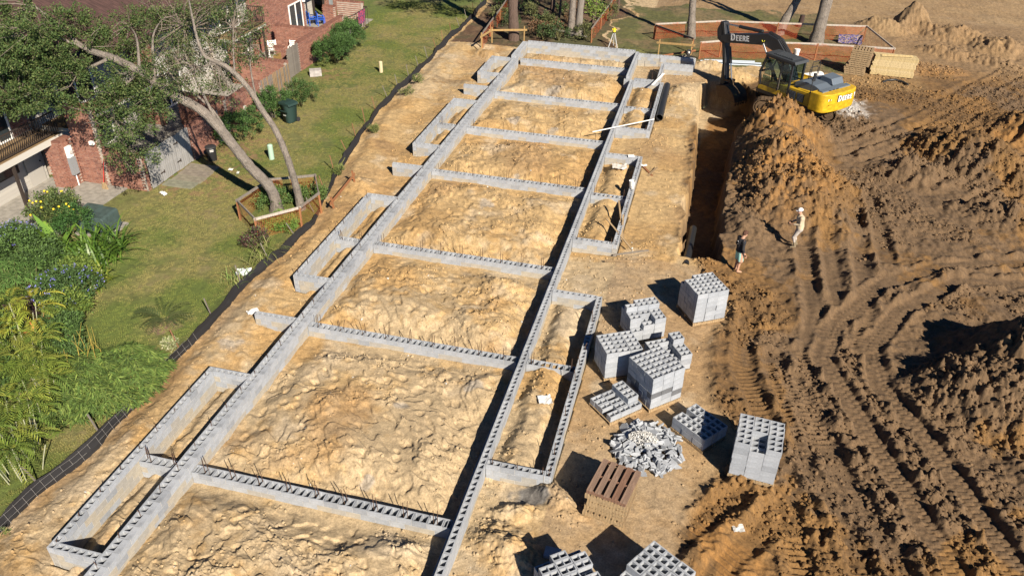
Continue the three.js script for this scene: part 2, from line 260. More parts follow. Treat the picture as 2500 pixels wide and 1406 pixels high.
{
  // rows are spaced by their distance, columns fan out
  const rows = [60, 30, 16, 11]; let z = 8.5; while (z > -72) { rows.push(z); z -= 0.031 * Math.pow((14.5 - z) / 17, 1.22); } rows.push(-76, -82, -92, -110, -150, -220, -320);
  const U = []; for (const e of [-9, -5, -3, -2, -1.5, -1.2, -1.08]) U.push(e); const n = 960; for (let k = 0; k <= n; k++) U.push(-1 + 2 * k / n); for (const e of [1.08, 1.2, 1.5, 2, 3, 5, 9]) U.push(e);
  const nr = rows.length, nc = U.length, pos = new Float32Array(nr * nc * 3), uv = new Float32Array(nr * nc * 2), kind = new Uint8Array(nr * nc), muds = new Float32Array(nr * nc);
  for (let i = 0; i < nr; i++) for (let j = 0; j < nc; j++) {
    const zz = rows[i], depth = clamp(8.5 - zz, 0, 84), half = 14.5 + depth * 0.36, mid = 6.8 - depth * 0.03, x = mid + U[j] * half, o = i * nc + j;
    const [y, k, md] = ground(x, zz); pos.set([x, y, zz], o * 3); uv.set([x, zz], o * 2); kind[o] = k; muds[o] = md;
  }
  const g = new THREE.BufferGeometry(); g.setAttribute('position', new THREE.BufferAttribute(pos, 3)); g.setAttribute('uv', new THREE.BufferAttribute(uv, 2));
  const lawnI = [], soilI = [];
  for (let i = 1; i < nr; i++) for (let j = 1; j < nc; j++) { const a = (i - 1) * nc + j - 1, b = a + 1, c = a + nc, d = c + 1; (kind[a] === 0 && kind[d] === 0 ? lawnI : soilI).push(a, b, c, b, d, c); }
  g.setIndex([...[]]); const all = new Uint32Array(lawnI.length + soilI.length); all.set(lawnI); all.set(soilI, lawnI.length); g.setIndex(new THREE.BufferAttribute(all, 1)); g.computeVertexNormals();
  const N = g.attributes.normal.array, col = new Float32Array(nr * nc * 3);
  const sandA = [0.64, 0.445, 0.215], sandB = [0.58, 0.375, 0.16], sandC = [0.62, 0.475, 0.285], mudA = [0.285, 0.158, 0.054], mudB = [0.205, 0.117, 0.045], mudC = [0.38, 0.198, 0.06], grey = [0.2, 0.127, 0.066];
  const mix = (a, b, t) => [lerp(a[0], b[0], t), lerp(a[1], b[1], t), lerp(a[2], b[2], t)];
  soilTint = (x, zz, k, md) => {
    const b = fbm(x * 0.55 + 30, zz * 0.55, 4), f = fbm(x * 3.1, zz * 3.1 + 70, 3), v = fbm(x * 0.16, zz * 0.16 + 8, 3);
    let c;
    if (k === 0) { // grass with dry and bare patches
      c = mix([0.14, 0.19, 0.036], [0.225, 0.225, 0.07], smooth(0.35, 0.65, b)); c = mix(c, [0.13, 0.17, 0.034], smooth(0.5, 0.75, v) * 0.7);
      c = mix(c, [0.3, 0.225, 0.12], smooth(0.6, 0.78, b * 0.6 + f * 0.4) * 0.6); c = mix(c, [0.3, 0.2, 0.13], smooth(0.62, 0.4, Math.hypot(x + 5.15, zz + 5.3) + (f - 0.5) * 0.5) * 0.9);
      const litter = Math.max(smooth(2.6, 0.8, Math.hypot((x + 10.3) / 1.3, (zz + 16) / 1.2)), smooth(3, 1, Math.hypot((x + 10.6) / 0.9, (zz + 19.3) / 1.3)), smooth(1.6, 0.8, Math.hypot(x + 11, zz + 31.5)));
      c = mix(c, [0.32, 0.19, 0.1], litter * smooth(0.4, 0.6, f) * 0.85);
      c = c.map((q) => q * (0.8 + 0.4 * f));
    } else if (k === 3) { c = mix([0.15, 0.085, 0.045], [0.1, 0.085, 0.035], smooth(0.4, 0.65, b)); c = mix(c, [0.26, 0.17, 0.09], smooth(0.55, 0.75, f) * 0.6); c = mix(c, [0.085, 0.105, 0.03], smooth(0.55, 0.7, v) * 0.7); }
    else if (k === 4) { c = mix([0.15, 0.15, 0.045], [0.24, 0.18, 0.085], smooth(0.4, 0.6, b)); c = mix(c, [0.085, 0.1, 0.03], smooth(0.52, 0.7, f) * 0.6); }
    else {
      c = mix(mix(sandA, sandB, smooth(0.42, 0.62, b)), sandC, smooth(0.5, 0.68, v + (f - 0.5) * 0.3));
      if (x < -1.9 && x > -4.6 && zz > -33) { const d = x - along(silt, zz); c = mix(c, [0.4, 0.24, 0.11], smooth(1.3, 0.4, d + b) * 0.6); c = mix(c, [0.2, 0.14, 0.08], smooth(0.66, 0.74, b) * 0.5); }
      if (x > 9.5 && zz > -14) c = mix(c, [0.46, 0.32, 0.19], 0.55);
      const m = mix(mix(mudA, mudB, smooth(0.4, 0.6, b)), v > 0.5 ? mudC : grey, smooth(0.5, 0.62, Math.abs(v - 0.5) * 2.6 + f * 0.35));
      const orange = Math.max(smooth(3.4, 1.6, Math.hypot((x - 16.2) / 0.9, (zz + 24.5) / 2.4)), smooth(5, 3, Math.hypot((x - 28.5) / 1.1, zz + 49))); c = mix(c, mix(m, mudC, orange * (0.3 + 0.7 * smooth(0.4, 0.6, f))), md); if (md < 0.5 && k === 1) { c = mix(c, [0.48, 0.3, 0.14], smooth(0.6, 0.78, fbm(x * 0.33 + 70, zz * 0.33, 4)) * 0.6); c = mix(c, [0.72, 0.59, 0.41], smooth(0.62, 0.78, fbm(x * 0.7 + 20, zz * 0.7 + 90, 4)) * 0.6); }
      if (zz < -38 && x > 7) c = mix(c, mix([0.4, 0.27, 0.14], [0.33, 0.22, 0.12], b), smooth(-40, -46, zz) * 0.8);
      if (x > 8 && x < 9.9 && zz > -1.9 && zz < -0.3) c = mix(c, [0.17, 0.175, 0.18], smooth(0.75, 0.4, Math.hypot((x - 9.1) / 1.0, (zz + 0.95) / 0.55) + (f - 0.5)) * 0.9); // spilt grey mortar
      for (const [px, pz, pr] of [[3.4, -16.5, 0.45], [2.1, -26.2, 0.5], [4.4, -25.7, 0.4], [4.5, -3.2, 0.25], [6.3, -4.7, 0.3], [4.6, -0.25, 0.2], [3.2, -31.6, 0.6], [3.9, -19.9, 0.3], [-2.3, -4.9, 0.4]]) { const d = Math.hypot(x - px, zz - pz) / pr + (f - 0.5) * 1.6; if (d < 1) c = mix(c, [0.52, 0.47, 0.4], smooth(1, 0.5, d) * 0.7); }
      { const d = Math.hypot((x - 20.1) / 1.2, (zz + 34.3) / 2.1) + (f - 0.5) * 1.3; if (d < 1.1) c = mix(c, [0.66, 0.62, 0.57], smooth(1.1, 0.5, d)); } // white powder spilt behind the machine
    }
    return c;
  };
  for (let o = 0; o < nr * nc; o++) col.set(soilTint(pos[o * 3], pos[o * 3 + 2], kind[o], muds[o]), o * 3);
  g.setAttribute('color', new THREE.BufferAttribute(col, 3));
  const part = (name, idx, mat) => { // own vertices for each of the two sheets
    const map = new Int32Array(nr * nc).fill(-1), keep = []; const ii = new Uint32Array(idx.length);
    for (let k = 0; k < idx.length; k++) { const v = idx[k]; if (map[v] < 0) { map[v] = keep.length; keep.push(v); } ii[k] = map[v]; }
    const q = new THREE.BufferGeometry(), take = (src, w) => { const a = new Float32Array(keep.length * w); keep.forEach((v, k) => { for (let c = 0; c < w; c++) a[k * w + c] = src[v * w + c]; }); return new THREE.BufferAttribute(a, w); };
    q.setAttribute('position', take(pos, 3)); q.setAttribute('normal', take(N, 3)); q.setAttribute('uv', take(uv, 2)); q.setAttribute('color', take(col, 3)); q.setIndex(new THREE.BufferAttribute(ii, 1));
    const m = struct(mesh(name, q, mat)); return m;
  };
  const soil = new THREE.MeshStandardMaterial({ vertexColors: true, map: grainMap, bumpMap: grainBump, bumpScale: 0.012, roughness: 1 });
  const turf = new THREE.MeshStandardMaterial({ vertexColors: true, map: grainMap, bumpMap: grainBump, bumpScale: 0.02, roughness: 1 });
  tag(part('lawn', lawnI, turf), 'mown lawn with dry patches between the townhouses and the black silt fence', 'lawn');
  tag(part('bare_soil', soilI, soil), 'bare sandy and muddy soil of the building site', 'soil');
}
// ---------------------------------------------------------------- concrete blocks
const blockL = 0.4064, blockH = 0.2032;
function blockGeo(w, l = blockL - 0.012, h = blockH - 0.011, shift = 0, cellW = null) { // hollow block with two cells, length along x; origin at the middle of its base
  const s = new THREE.Shape([new THREE.Vector2(-l / 2, -w / 2), new THREE.Vector2(l / 2, -w / 2), new THREE.Vector2(l / 2, w / 2), new THREE.Vector2(-l / 2, w / 2)]);
  const web = 0.026, cw = (l - 3 * web) / 2, hw = (cellW ?? w - 0.06) / 2, ch = 0.014;
  for (const c of [-1, 1]) { const x = c * (cw + web) / 2; s.holes.push(new THREE.Path([[-cw / 2 + ch, -hw], [-cw / 2, -hw + ch], [-cw / 2, hw - ch], [-cw / 2 + ch, hw], [cw / 2 - ch, hw], [cw / 2, hw - ch], [cw / 2, -hw + ch], [cw / 2 - ch, -hw]].map(([a, b]) => new THREE.Vector2(x + a, shift + b)))); }
  const g = new THREE.ExtrudeGeometry(s, { depth: h, bevelEnabled: false }); g.rotateX(-Math.PI / 2); g.computeVertexNormals(); return g;
}
const solidGeo = (w, l = blockL - 0.009, h = blockH - 0.009) => { const g = boxUV(l, h, w); g.translate(0, h / 2, 0); return g; };
const blocks = { b8: blockGeo(0.194), b12: blockGeo(0.295), h8: blockGeo(0.194, 0.194), b16: blockGeo(0.4, undefined, undefined, 0.065, 0.17), s8: solidGeo(0.194), b12s: blockGeo(0.295) };
const tones = [[0.395, 0.425, 0.465], [0.365, 0.395, 0.435], [0.425, 0.455, 0.495], [0.325, 0.35, 0.385], [0.14, 0.148, 0.16], [0.45, 0.415, 0.345], [0.4, 0.385, 0.35]];
const greys = tones.map((c) => std(rgb(...c), 0.95, { map: concreteMap, bumpMap: grainBump, bumpScale: 0.003 }));
const mortarMat = std(rgb(0.6, 0.59, 0.56), 1, { map: concreteMap });
const rebarMat = std(rgb(0.12, 0.07, 0.045), 0.8, { metalness: 0.4 });
const eye = camera.position;
class Masonry { // blocks of one foundation; the nearest become parts, the rest one merged part
  constructor(root) { this.root = root; this.list = []; this.mortar = new Build(); this.rng = rng(7 + root.id); }
  wall(a, b, w, top, courses, geo, o = {}) { // a, b = centre line ends in plan
    const dx = b[0] - a[0], dz = b[1] - a[1], L = Math.hypot(dx, dz), turn = Math.atan2(-dz, dx), ux = dx / L, uz = dz / L, R = this.rng;
    for (let c = 0; c < courses; c++) {
      const y = top - (c + 1) * blockH, gk = Array.isArray(geo) ? geo[Math.min(c, geo.length - 1)] : geo; let s = (c + (o.phase ?? 0)) % 2 ? -blockL / 2 : 0;
      const off = o.offset ? o.offset[Math.min(c, o.offset.length - 1)] : 0;
      for (; s < L - 0.02; s += blockL) {
        const s0 = Math.max(0, s), s1 = Math.min(L, s + blockL); if (s1 - s0 < 0.05) continue;
        const m = (s0 + s1) / 2, px = a[0] + ux * m - uz * off, pz = a[1] + uz * m + ux * off, r = R();
        const mtx = new THREE.Matrix4().makeRotationY(turn + (R() - 0.5) * 0.006).setPosition(px + (R() - 0.5) * 0.005, y + 0.0045 + (R() - 0.5) * 0.003, pz + (R() - 0.5) * 0.005);
        const sc = (s1 - s0 - 0.009) / (blockL - 0.009); if (sc < 0.99) mtx.scale(V(sc, 1, 1));
        const gy = groundY(px, pz); if (y + blockH < Math.min(groundY(px - uz * 0.35, pz + ux * 0.35), groundY(px + uz * 0.35, pz - ux * 0.35)) - 0.12 && c) continue;
        this.list.push({ mtx, geo: gk, mat: c && R() < (c > 1 ? 0.8 : 0.45) ? 5 + (r * 2 | 0) : r < 0.45 ? 0 : r < 0.7 ? 1 : r < 0.9 ? 2 : 3, d: eye.distanceTo(V(px, y, pz)) + c * 6 + (o.late ?? 0) });
      }
    }
    const bot = top - courses * blockH;
    const mo = o.mortar ?? w; for (const sd of [-1, 1]) { const q = sd * (mo / 2 - 0.014); this.mortar.geo(boxUV(L - 0.012, top - bot - 0.012, 0.02), new THREE.Matrix4().makeRotationY(turn).setPosition((a[0] + b[0]) / 2 - uz * (q + (o.mortarShift ?? 0)), (top + bot) / 2 - 0.002, (a[1] + b[1]) / 2 + ux * (q + (o.mortarShift ?? 0)))); }
    return this;
  }
  rebar(x, z, y, h, lean = 0.05) { const R = this.rng, a = R() * 6.28, l = lean * R(); new Build().tube([[x, y - 0.3, z], [x + l * 0.4 * Math.cos(a), y + h * 0.5, z + l * 0.4 * Math.sin(a)], [x + l * Math.cos(a), y + h, z + l * Math.sin(a)]], 0.0105, 5).make('rebar', rebarMat, this.root); }
  finish(most = 300) {
    this.list.sort((p, q) => p.d - q.d);
    const rest = tones.map(() => new Build());
    this.list.forEach((b, k) => {
      if (k < most) { const m = mesh('block', blocks[b.geo], greys[b.mat], this.root); m.applyMatrix4(b.mtx); } else rest[b.mat].geo(blocks[b.geo], b.mtx);
    });
    if (this.list.length > most) {
      const all = new Build(); rest.forEach((r, k) => { if (r.p.length) all.geo(r.geometry(), null, rgb(...tones[k])); });
      stuff(all.make('blocks', std(0xffffff, 0.95, { vertexColors: true, map: concreteMap, bumpMap: grainBump, bumpScale: 0.004 }), this.root));
    }
    this.mortar.make('mortar', mortarMat, this.root);
  }
}
{
  // the long foundation: two long walls, cross walls between them, far wall
  const root = thing('foundation', 'long grey concrete block foundation with cross walls dividing sandy bays', 'foundation');
  const m = new Masonry(root), R = rng(5);
  m.wall([-0.21, 6.6], [-0.21, -35.9], 0.4, 0.7, 4, 'b16');
  m.wall([-0.33, -35.9], [-0.33, -39.1], 0.295, 0.9, 5, 'b12');
  m.wall([7.535, 6.6], [7.535, -34.05], 0.194, 0.7, 1, 'b8');
  m.wall([7.48, 6.6], [7.48, -34.05], 0.295, 0.7 - blockH, 3, 'b12');
  m.wall([7.26, -34.05], [7.26, -39.1], 0.194, 0.9, 1, 'b8'); m.wall([7.2, -34.05], [7.2, -39.1], 0.295, 0.9 - blockH, 4, 'b12');
  m.wall([-0.18, -39.25], [7.1, -39.25], 0.295, 0.9, 5, 'b12');
  for (let k = 0; k < cross.length - 1; k++) {
    if (k === 0) continue;
    const z = cross[k] - 0.15; m.wall([0, z], [7.32, z], 0.295, 0.5, 3, 'b12', { phase: k });
    const gap = k > 5 ? 1.2 : 0.813, top = 0.5;
    for (let x = 0.35; x < 7; x += gap) { m.rebar(x, z + 0.03, top, 0.38 + 0.12 * R(), 0.09); if (k < 5) m.rebar(x + 0.07, z - 0.04, top, 0.36 + 0.12 * R(), 0.09); }
  }
  for (let z = 5; z > -34; z -= 0.813) { m.rebar(-0.3, z, 0.7, 0.1 + 0.08 * R(), 0.06); }
  m.finish(300);
}
const stoopLabels = ['grey block stoop frame beside the tall bay of coarse sand at the unfinished end', 'grey block stoop frame level with the orange fence round the two leaning trees', 'grey block stoop frame level with the green wheeled bin on the lawn', 'smallest grey block stoop frame, undivided, close to the pine tree'];
stoops.forEach(([z0, z1, part], k) => {
  const root = thing('stoop_foundation', stoopLabels[k], 'foundation', [0, 0, 0], 0, 'block stoop frames along the silt fence side'), m = new Masonry(root), R = rng(20 + k);
  m.wall([-1.71, z0], [-1.71, z1], 0.194, 0.7, 4, 'b8'); m.wall([-1.61, z0 - 0.1], [-0.42, z0 - 0.1], 0.194, 0.7, 4, 'b8'); m.wall([-1.61, z1 + 0.1], [-0.42, z1 + 0.1], 0.194, 0.7, 4, 'b8');
  if (part !== null) { m.wall([-1.61, part - 0.15], [-0.42, part - 0.15], 0.295, 0.5, 3, 'b12'); for (const x of [-1.42, -1.34, -0.52, -0.6]) m.rebar(x, part - 0.15, 0.5, 0.4, 0.08); }
  for (let z = z0 - 0.2; z > z1; z -= 0.813) m.rebar(-1.71, z, 0.7, k === 1 ? 0.3 : 0.12, 0.16);
  m.finish(300);
});
[['grey block wing wall stub beside the white sheet dropped at its end', -6.05, -2.0], ['grey block wing wall stub ending between the batter boards and the pale sand', -18.86, -1.98], ['grey block wing wall stub between the smallest stoop frame and the next one', -30.4, -2.0]].forEach(([label, z, x]) => {
  const root = thing('wing_wall', label, 'wall', [0, 0, 0], 0, 'block wing wall stubs'), m = new Masonry(root); m.wall([x, z - 0.12], [-0.42, z - 0.12], 0.194, 0.62, 4, 'b8'); m.finish(300);
});
const porchLabels = ['grey block porch frame beside the many pallets of concrete blocks', 'grey block porch frame with a white bucket standing on it', 'grey block porch frame with a fat black pipe lying along it'];
porches.forEach(([z0, z1, part], k) => {
  const root = thing('porch_foundation', porchLabels[k], 'foundation', [0, 0, 0], 0, 'block porch frames along the trench side'), m = new Masonry(root), R = rng(40 + k);
  m.wall([9.35, z0], [9.35, z1], 0.194, 0.7, 3, 'b8'); m.wall([7.64, z0 - 0.1], [9.25, z0 - 0.1], 0.194, 0.7, 3, 'b8'); m.wall([7.64, z1 + 0.1], [9.25, z1 + 0.1], 0.194, 0.7, 3, 'b8');
  m.wall([7.64, part - 0.15], [9.25, part - 0.15], 0.295, 0.5, 3, 'b12');
  for (let z = z0 - 0.1; z > z1; z -= 0.813) m.rebar(9.35, z, 0.7, 0.12 + 0.3 * R() * (k === 0 ? 1 : 0.4), 0.12);
  for (const x of [7.85, 7.78, 9.1]) m.rebar(x, part - 0.15, 0.5, 0.42, 0.06); for (const x of [7.8, 8.5, 9.2]) m.rebar(x, z0 - 0.1, 0.7, 0.22, 0.06);
  m.finish(300);
});
{
  const root = thing('end_porch_foundation', 'grey block porch frame with two long wing walls at the excavator end', 'foundation'), m = new Masonry(root);
  m.wall([9.1, -34.25], [9.1, -37.15], 0.194, 0.9, 4, 'b8'); m.wall([7.36, -38.75], [11.05, -38.75], 0.194, 0.9, 4, 'b8'); m.wall([9.2, -37.25], [11.0, -37.25], 0.194, 0.9, 4, 'b8'); m.wall([7.64, -34.2], [9.0, -34.2], 0.194, 0.74, 3, 'b8');
  m.rebar(8.8, -37.6, 0.7, 0.75); m.rebar(8.95, -36.6, 0.7, 0.7); m.rebar(8.7, -34.25, 0.7, 0.5); m.finish(300);
}
// ---------------------------------------------------------------- pallets, block stacks, rubble
const paleWood = std(rgb(0.5, 0.36, 0.2), 0.85, { map: woodMap }), paleWood2 = std(rgb(0.43, 0.3, 0.165), 0.85, { map: woodMap }), redWood = std(rgb(0.3, 0.165, 0.105), 0.85, { map: woodMap }), redWood2 = std(rgb(0.36, 0.235, 0.165), 0.85, { map: woodMap }), greyWood = std(rgb(0.3, 0.265, 0.225), 0.9, { map: woodMap }), greyWood2 = std(rgb(0.24, 0.21, 0.18), 0.9, { map: woodMap });
const plankGeo = {}; // shared board shapes
const plank = (w, h, d) => plankGeo[[w, h, d]] ??= boxUV(w, h, d);
function pallet(p, turn, label, group, mats = [paleWood, paleWood2], w = 1.2, d = 1.0, tilt = 0, boards = 7) { // p is the middle of its base
  const t = thing('wooden_pallet', label, 'pallet', p, turn, group), R = rng(Math.round(p[0] * 91 + p[1] * 777 + p[2] * 13)); t.rotation.x = tilt; t.rotation.order = 'YXZ';
  for (const z of [-1, 0, 1]) mesh('stringer', plank(w, 0.085, 0.045), mats[0], t).position.set(0, 0.0625, z * (d / 2 - 0.0225));
  const n = boards, bw = boards === 5 ? 0.15 : 0.11; for (let k = 0; k < n; k++) { const b = mesh('deck_board', plank(bw, 0.018, d), mats[R() < 0.5 ? 0 : 1], t); b.position.set(-w / 2 + bw / 2 + k * (w - bw) / (n - 1), 0.115, (R() - 0.5) * 0.015); b.rotation.y = (R() - 0.5) * 0.02; }
  for (const k of [-1, 0, 1]) mesh('base_board', plank(0.11, 0.018, d), mats[1], t).position.set(k * (w / 2 - 0.055), 0.01, 0);
  return t;
}
const heap = []; // every loose block: what it is, where, how far
function blockAt(mtx, label, group, seen, g = 'b8', dark = false) { const p = V(0, 0, 0).setFromMatrixPosition(mtx); heap.push({ mtx, label, group, g, mat: dark ? 4 : (hash2(Math.round(p.x * 100), Math.round(p.z * 100 + p.y * 37)) * 3.3) | 0, d: seen ? eye.distanceTo(p) : 1e3 }); }
function stack(x, z, turn, courses, nx, nz, label, group, o = {}) {
  const R = rng(Math.round(x * 100 + z * 31) + 999), y0 = groundY(x, z) + (o.lift ?? 0);
  pallet([x, y0 - 0.015, z], turn, o.palletLabel ?? 'pale wooden pallet under the ' + (o.short ?? 'concrete blocks'), 'pallets carrying concrete blocks', undefined, nx * 0.4 + 0.04, nz * 0.2 + 0.04, o.tilt ?? 0);
  const base = new THREE.Matrix4().makeRotationY(turn).setPosition(x, y0, z); if (o.tilt) base.multiply(new THREE.Matrix4().makeRotationX(o.tilt));
  const fill = (c, i, j) => !(o.skip && o.skip(c, i, j));
  for (let c = 0; c < courses; c++) for (let i = 0; i < nx; i++) for (let j = 0; j < nz; j++) {
    if (!fill(c, i, j)) continue;
    const odd = c % 2 && !o.plain, top = c === courses - 1 || !fill(c + 1, i, j), seen = top || j === nz - 1 || i === nx - 1 || i === 0 && o.bothSides || (j < nz - 1 && !fill(c, i, j + 1));
    const lx = (i - (nx - 1) / 2) * 0.402 + (R() - 0.5) * 0.018, lz = (j - (nz - 1) / 2) * 0.202 + (R() - 0.5) * 0.014;
    const m = base.clone().multiply(new THREE.Matrix4().makeRotationY((R() - 0.5) * 0.04).setPosition(lx, 0.122 + c * 0.1955, lz));
    blockAt(m, label, group, seen, 'b8', o.dark ? o.dark(c, i, j, R) : false);
  }
}
const sg = (s) => 'concrete blocks of the ' + s;
stack(12.92, -10.75, 0.55, 6, 3, 6, 'grey concrete block in the tall six-course stack beside the person in mint shorts', sg('stack beside the person in mint shorts'), { short: 'tall stack beside the person in mint shorts', skip: (c, i, j) => c === 5 && i === 0 && j === 0 });
stack(11.02, -9.05, 0.52, 5, 3, 5, 'grey concrete block in the ragged-topped stack by the porch frame corner', sg('ragged-topped stack'), { short: 'ragged-topped block stack', skip: (c, i, j) => (c === 4 && j > 1) || (c === 4 && i === 0 && j < 1) || (c === 3 && i === 0 && j === 4) || (c === 3 && i === 1 && j > 2) || (c === 2 && i === 0 && j === 4) });
stack(10.46, -6.9, 0.5, 5, 3, 5, 'grey concrete block in the five-course stack half shaded by its taller neighbour', sg('half shaded stack'), { short: 'half shaded block stack' });
stack(11.73, -5.95, 0.76, 6, 3, 6, 'grey concrete block in the stack with a dark band of wet blocks', sg('stack with a dark band'), { short: 'block stack with a dark band', dark: (c, i, j, q) => c === 2 && q() < 0.8 || c === 1 && q() < 0.25 });
stack(10.7, -5.02, 0.8, 2, 3, 5, 'grey concrete block in the low broken-up stack between two taller ones', sg('low broken-up stack'), { short: 'low broken-up block stack', skip: (c, i, j) => (c === 1 && !(i === 2 && j < 4)) || (c === 0 && i === 1 && j === 1) || (c === 0 && i === 0 && j === 3) });
stack(12.0, -7.55, 0.55, 4, 3, 5, 'grey concrete block in the stepped leftover stack behind the banded one', sg('stepped leftover stack'), { short: 'stepped leftover block stack', skip: (c, i, j) => (c === 3 && !(i === 2 && j < 2)) || (c === 2 && !(i === 2 || j === 0 || (i === 0 && j === 1))) || (c === 1 && i === 1 && j === 2) });
stack(13.2, -4.52, -0.67, 2, 3, 5, 'grey concrete block in the low shaded stack beside the rubble heap', sg('low shaded stack'), { short: 'low shaded block stack', plain: 1, skip: (c, i, j) => c === 1 && i === 0 && j === 2 });
stack(14.74, -3.5, -0.1, 6, 3, 6, 'grey concrete block in the stack with sunken blocks in its top on the mud edge', sg('stack on the mud edge'), { short: 'block stack on the mud edge', skip: (c, i, j) => c === 5 && i === 1 && (j === 3 || j === 4 || j === 5) });
stack(10.5, 1.9, 0.68, 5, 3, 5, 'grey concrete block in the stack with a solid block on top near the long wall', sg('stack near the long wall'), { short: 'block stack near the long wall', skip: (c, i, j) => c === 4 && (j === 0 && i !== 1 || (i === 2 && j === 3)) });
stack(12.5, 1.4, -0.555, 5, 3, 6, 'grey concrete block in the stack beside the muddy ruts and the brown pallets', sg('stack beside the muddy ruts'), { short: 'block stack beside the muddy ruts', skip: (c, i, j) => c === 4 && (j === 5 && i < 2) });
{ // the nearest visible blocks stay single things, the rest is one mass
  heap.sort((a, b) => a.d - b.d); const rest = new Build();
  heap.forEach((b, k) => { if (k < 300 && b.d < 900) { const o = mesh('concrete_block', blocks[b.g], greys[b.mat]); o.applyMatrix4(b.mtx); tag(o, b.label, 'concrete block', b.group); } else rest.geo(blocks[b.g], b.mtx, rgb(...tones[b.mat])); });
  tag(stuff(rest.make('concrete_blocks', std(0xffffff, 0.95, { vertexColors: true, map: concreteMap, bumpMap: grainBump, bumpScale: 0.004 }))), 'grey concrete blocks packed inside the pallet stacks', 'concrete blocks');
}
{ // brown pallets piled high
  let y = groundY(11.1, -1.2) - 0.01; const R = rng(3);
  for (let k = 0; k < 8; k++) { pallet([11.1 + (R() - 0.5) * 0.1, y, -1.15 + (R() - 0.5) * 0.1], -0.15 + (R() - 0.5) * 0.12, k === 7 ? 'weathered red-brown wooden pallet topping the near pile' : 'weathered wooden pallet in the pile beside the rubble heap', 'brown pallet pile', k === 7 ? [redWood, redWood2] : [paleWood, paleWood2], 1.05, 1.22, 0, k === 7 ? 5 : 7); y += 0.125; }
  y = groundY(21.05, -40.9) - 0.01;
  for (let k = 0; k < 13; k++) { const o = k > 4 ? 0.16 : 0; pallet([21.05 + o + (R() - 0.5) * 0.08, y, -40.9 + o * 0.3 + (R() - 0.5) * 0.08], -0.25 + (R() - 0.5) * 0.1, 'pale wooden pallet in the pile beside the yellow lumber', 'pale pallet pile'); y += 0.125; }
}
{ // heap of broken block pieces
  const R = rng(77), shapes = [];
  for (let k = 0; k < 12; k++) { // flat shards of face shell, angular
    const n = 4 + (R() * 3 | 0), s = new THREE.Shape(), w = 0.07 + R() * 0.13, l = 0.07 + R() * 0.09; const q = []; for (let j = 0; j < n; j++) { const a = (j + 0.5 * R()) / n * Math.PI * 2, c = Math.cos(a), d = Math.sin(a), m = 1 / Math.max(Math.abs(c), Math.abs(d)); q.push([c * w * (0.75 + 0.25 * R()) * Math.min(m, 1.3), d * l * (0.75 + 0.25 * R()) * Math.min(m, 1.3)]); }
    q.forEach(([a, b], j) => (j ? s.lineTo(a, b) : s.moveTo(a, b))); const g = new THREE.ExtrudeGeometry(s, { depth: 0.03 + 0.03 * R(), bevelEnabled: false }); g.rotateX(-Math.PI / 2); shapes.push(g);
  }
  const t = thing('rubble_pile', 'heap of broken grey concrete block pieces and white mortar crumbs', 'rubble', [11.83, groundY(11.83, -3.5), -3.5]);
  for (let k = 0; k < 210; k++) {
    const a = R() * 6.283, r = Math.sqrt(R()) * 0.95, top = 0.36 * Math.pow(1 - r / 1.05, 0.8), m = mesh('shard', shapes[(R() * 12) | 0], greys[(R() * 4) | 0], t), s = 0.7 + 0.7 * R();
    m.position.set(Math.cos(a) * r * 1.02, 0.03 + top * (0.35 + 0.65 * R()), Math.sin(a) * r * 1.1); m.rotation.set((R() - 0.5) * 2.2, R() * 6.28, (R() - 0.5) * 2.2); m.scale.setScalar(s);
  }
  for (const [x, z, tr, tl] of [[0.72, 0.55, 1.0, 0.25], [0.5, 0.62, 0.9, 0.4], [0.45, -0.75, 0.3, 0.6], [-0.6, -0.4, 0.6, 0.3]]) { const m = mesh('block_half', solidGeo(0.19, 0.3, 0.08), greys[2], t); m.position.set(x, 0.1, z); m.rotation.set(tl, tr, 0.2); }
  const crumbs = new Build(); for (let k = 0; k < 500; k++) { const a = R() * 6.283, r = Math.sqrt(R()) * 0.42; crumbs.geo(new THREE.TetrahedronGeometry(0.012 + 0.025 * R()), M4([-0.15 + Math.cos(a) * r, 0.12 + 0.3 * (1 - r) + 0.04 * R(), -0.1 + Math.sin(a) * r * 0.7], [R() * 6, R() * 6, 0])); }
  stuff(crumbs.make('crumbs', std(rgb(0.52, 0.52, 0.5), 1), t));
}
tag(mesh('loose_block', solidGeo(0.3, 0.4, 0.1), greys[2]), 'single pale grey slab lying in shade behind the block stacks', 'concrete block').position.set(9.95, groundY(9.95, 0.75), 0.75);
// ---------------------------------------------------------------- excavator
const font = await new FontLoader().loadAsync('fonts/droid/droid_sans_bold.typeface.json');
function words(parts, size, depth, bevel = 0) { // one line of capitals in two sizes, as geometry centred on the origin
  const out = []; let x = 0; for (const [t, k] of parts) { const g = new TextGeometry(t, { font, size: size * k, depth, curveSegments: 3, bevelEnabled: bevel > 0, bevelSize: bevel, bevelThickness: 0.001, bevelSegments: 1 }); g.computeBoundingBox(); g.translate(x, 0, 0); x += g.boundingBox.max.x + 0.12 * size * k; out.push(g); }
  const m = mergeGeometries(out.map((g) => g.toNonIndexed ? g : g)); m.translate(-x / 2, -size / 2, 0); return m;
}
const yellowPaint = std(rgb(0.72, 0.45, 0.02), 0.42, { map: concreteMap }), blackPaint = std(rgb(0.018, 0.02, 0.024), 0.5), hoodPaint = std(rgb(0.1, 0.125, 0.155), 0.5), steel = std(rgb(0.5, 0.5, 0.5), 0.25, { metalness: 0.9 }), dirtySteel = std(rgb(0.16, 0.1, 0.05), 0.95, { map: grainMap, bumpMap: grainBump, bumpScale: 0.02 }), rubber = std(rgb(0.02, 0.02, 0.022), 0.75), whitePaint = std(rgb(0.78, 0.78, 0.76), 0.6), redPaint = std(rgb(0.5, 0.03, 0.02), 0.5);
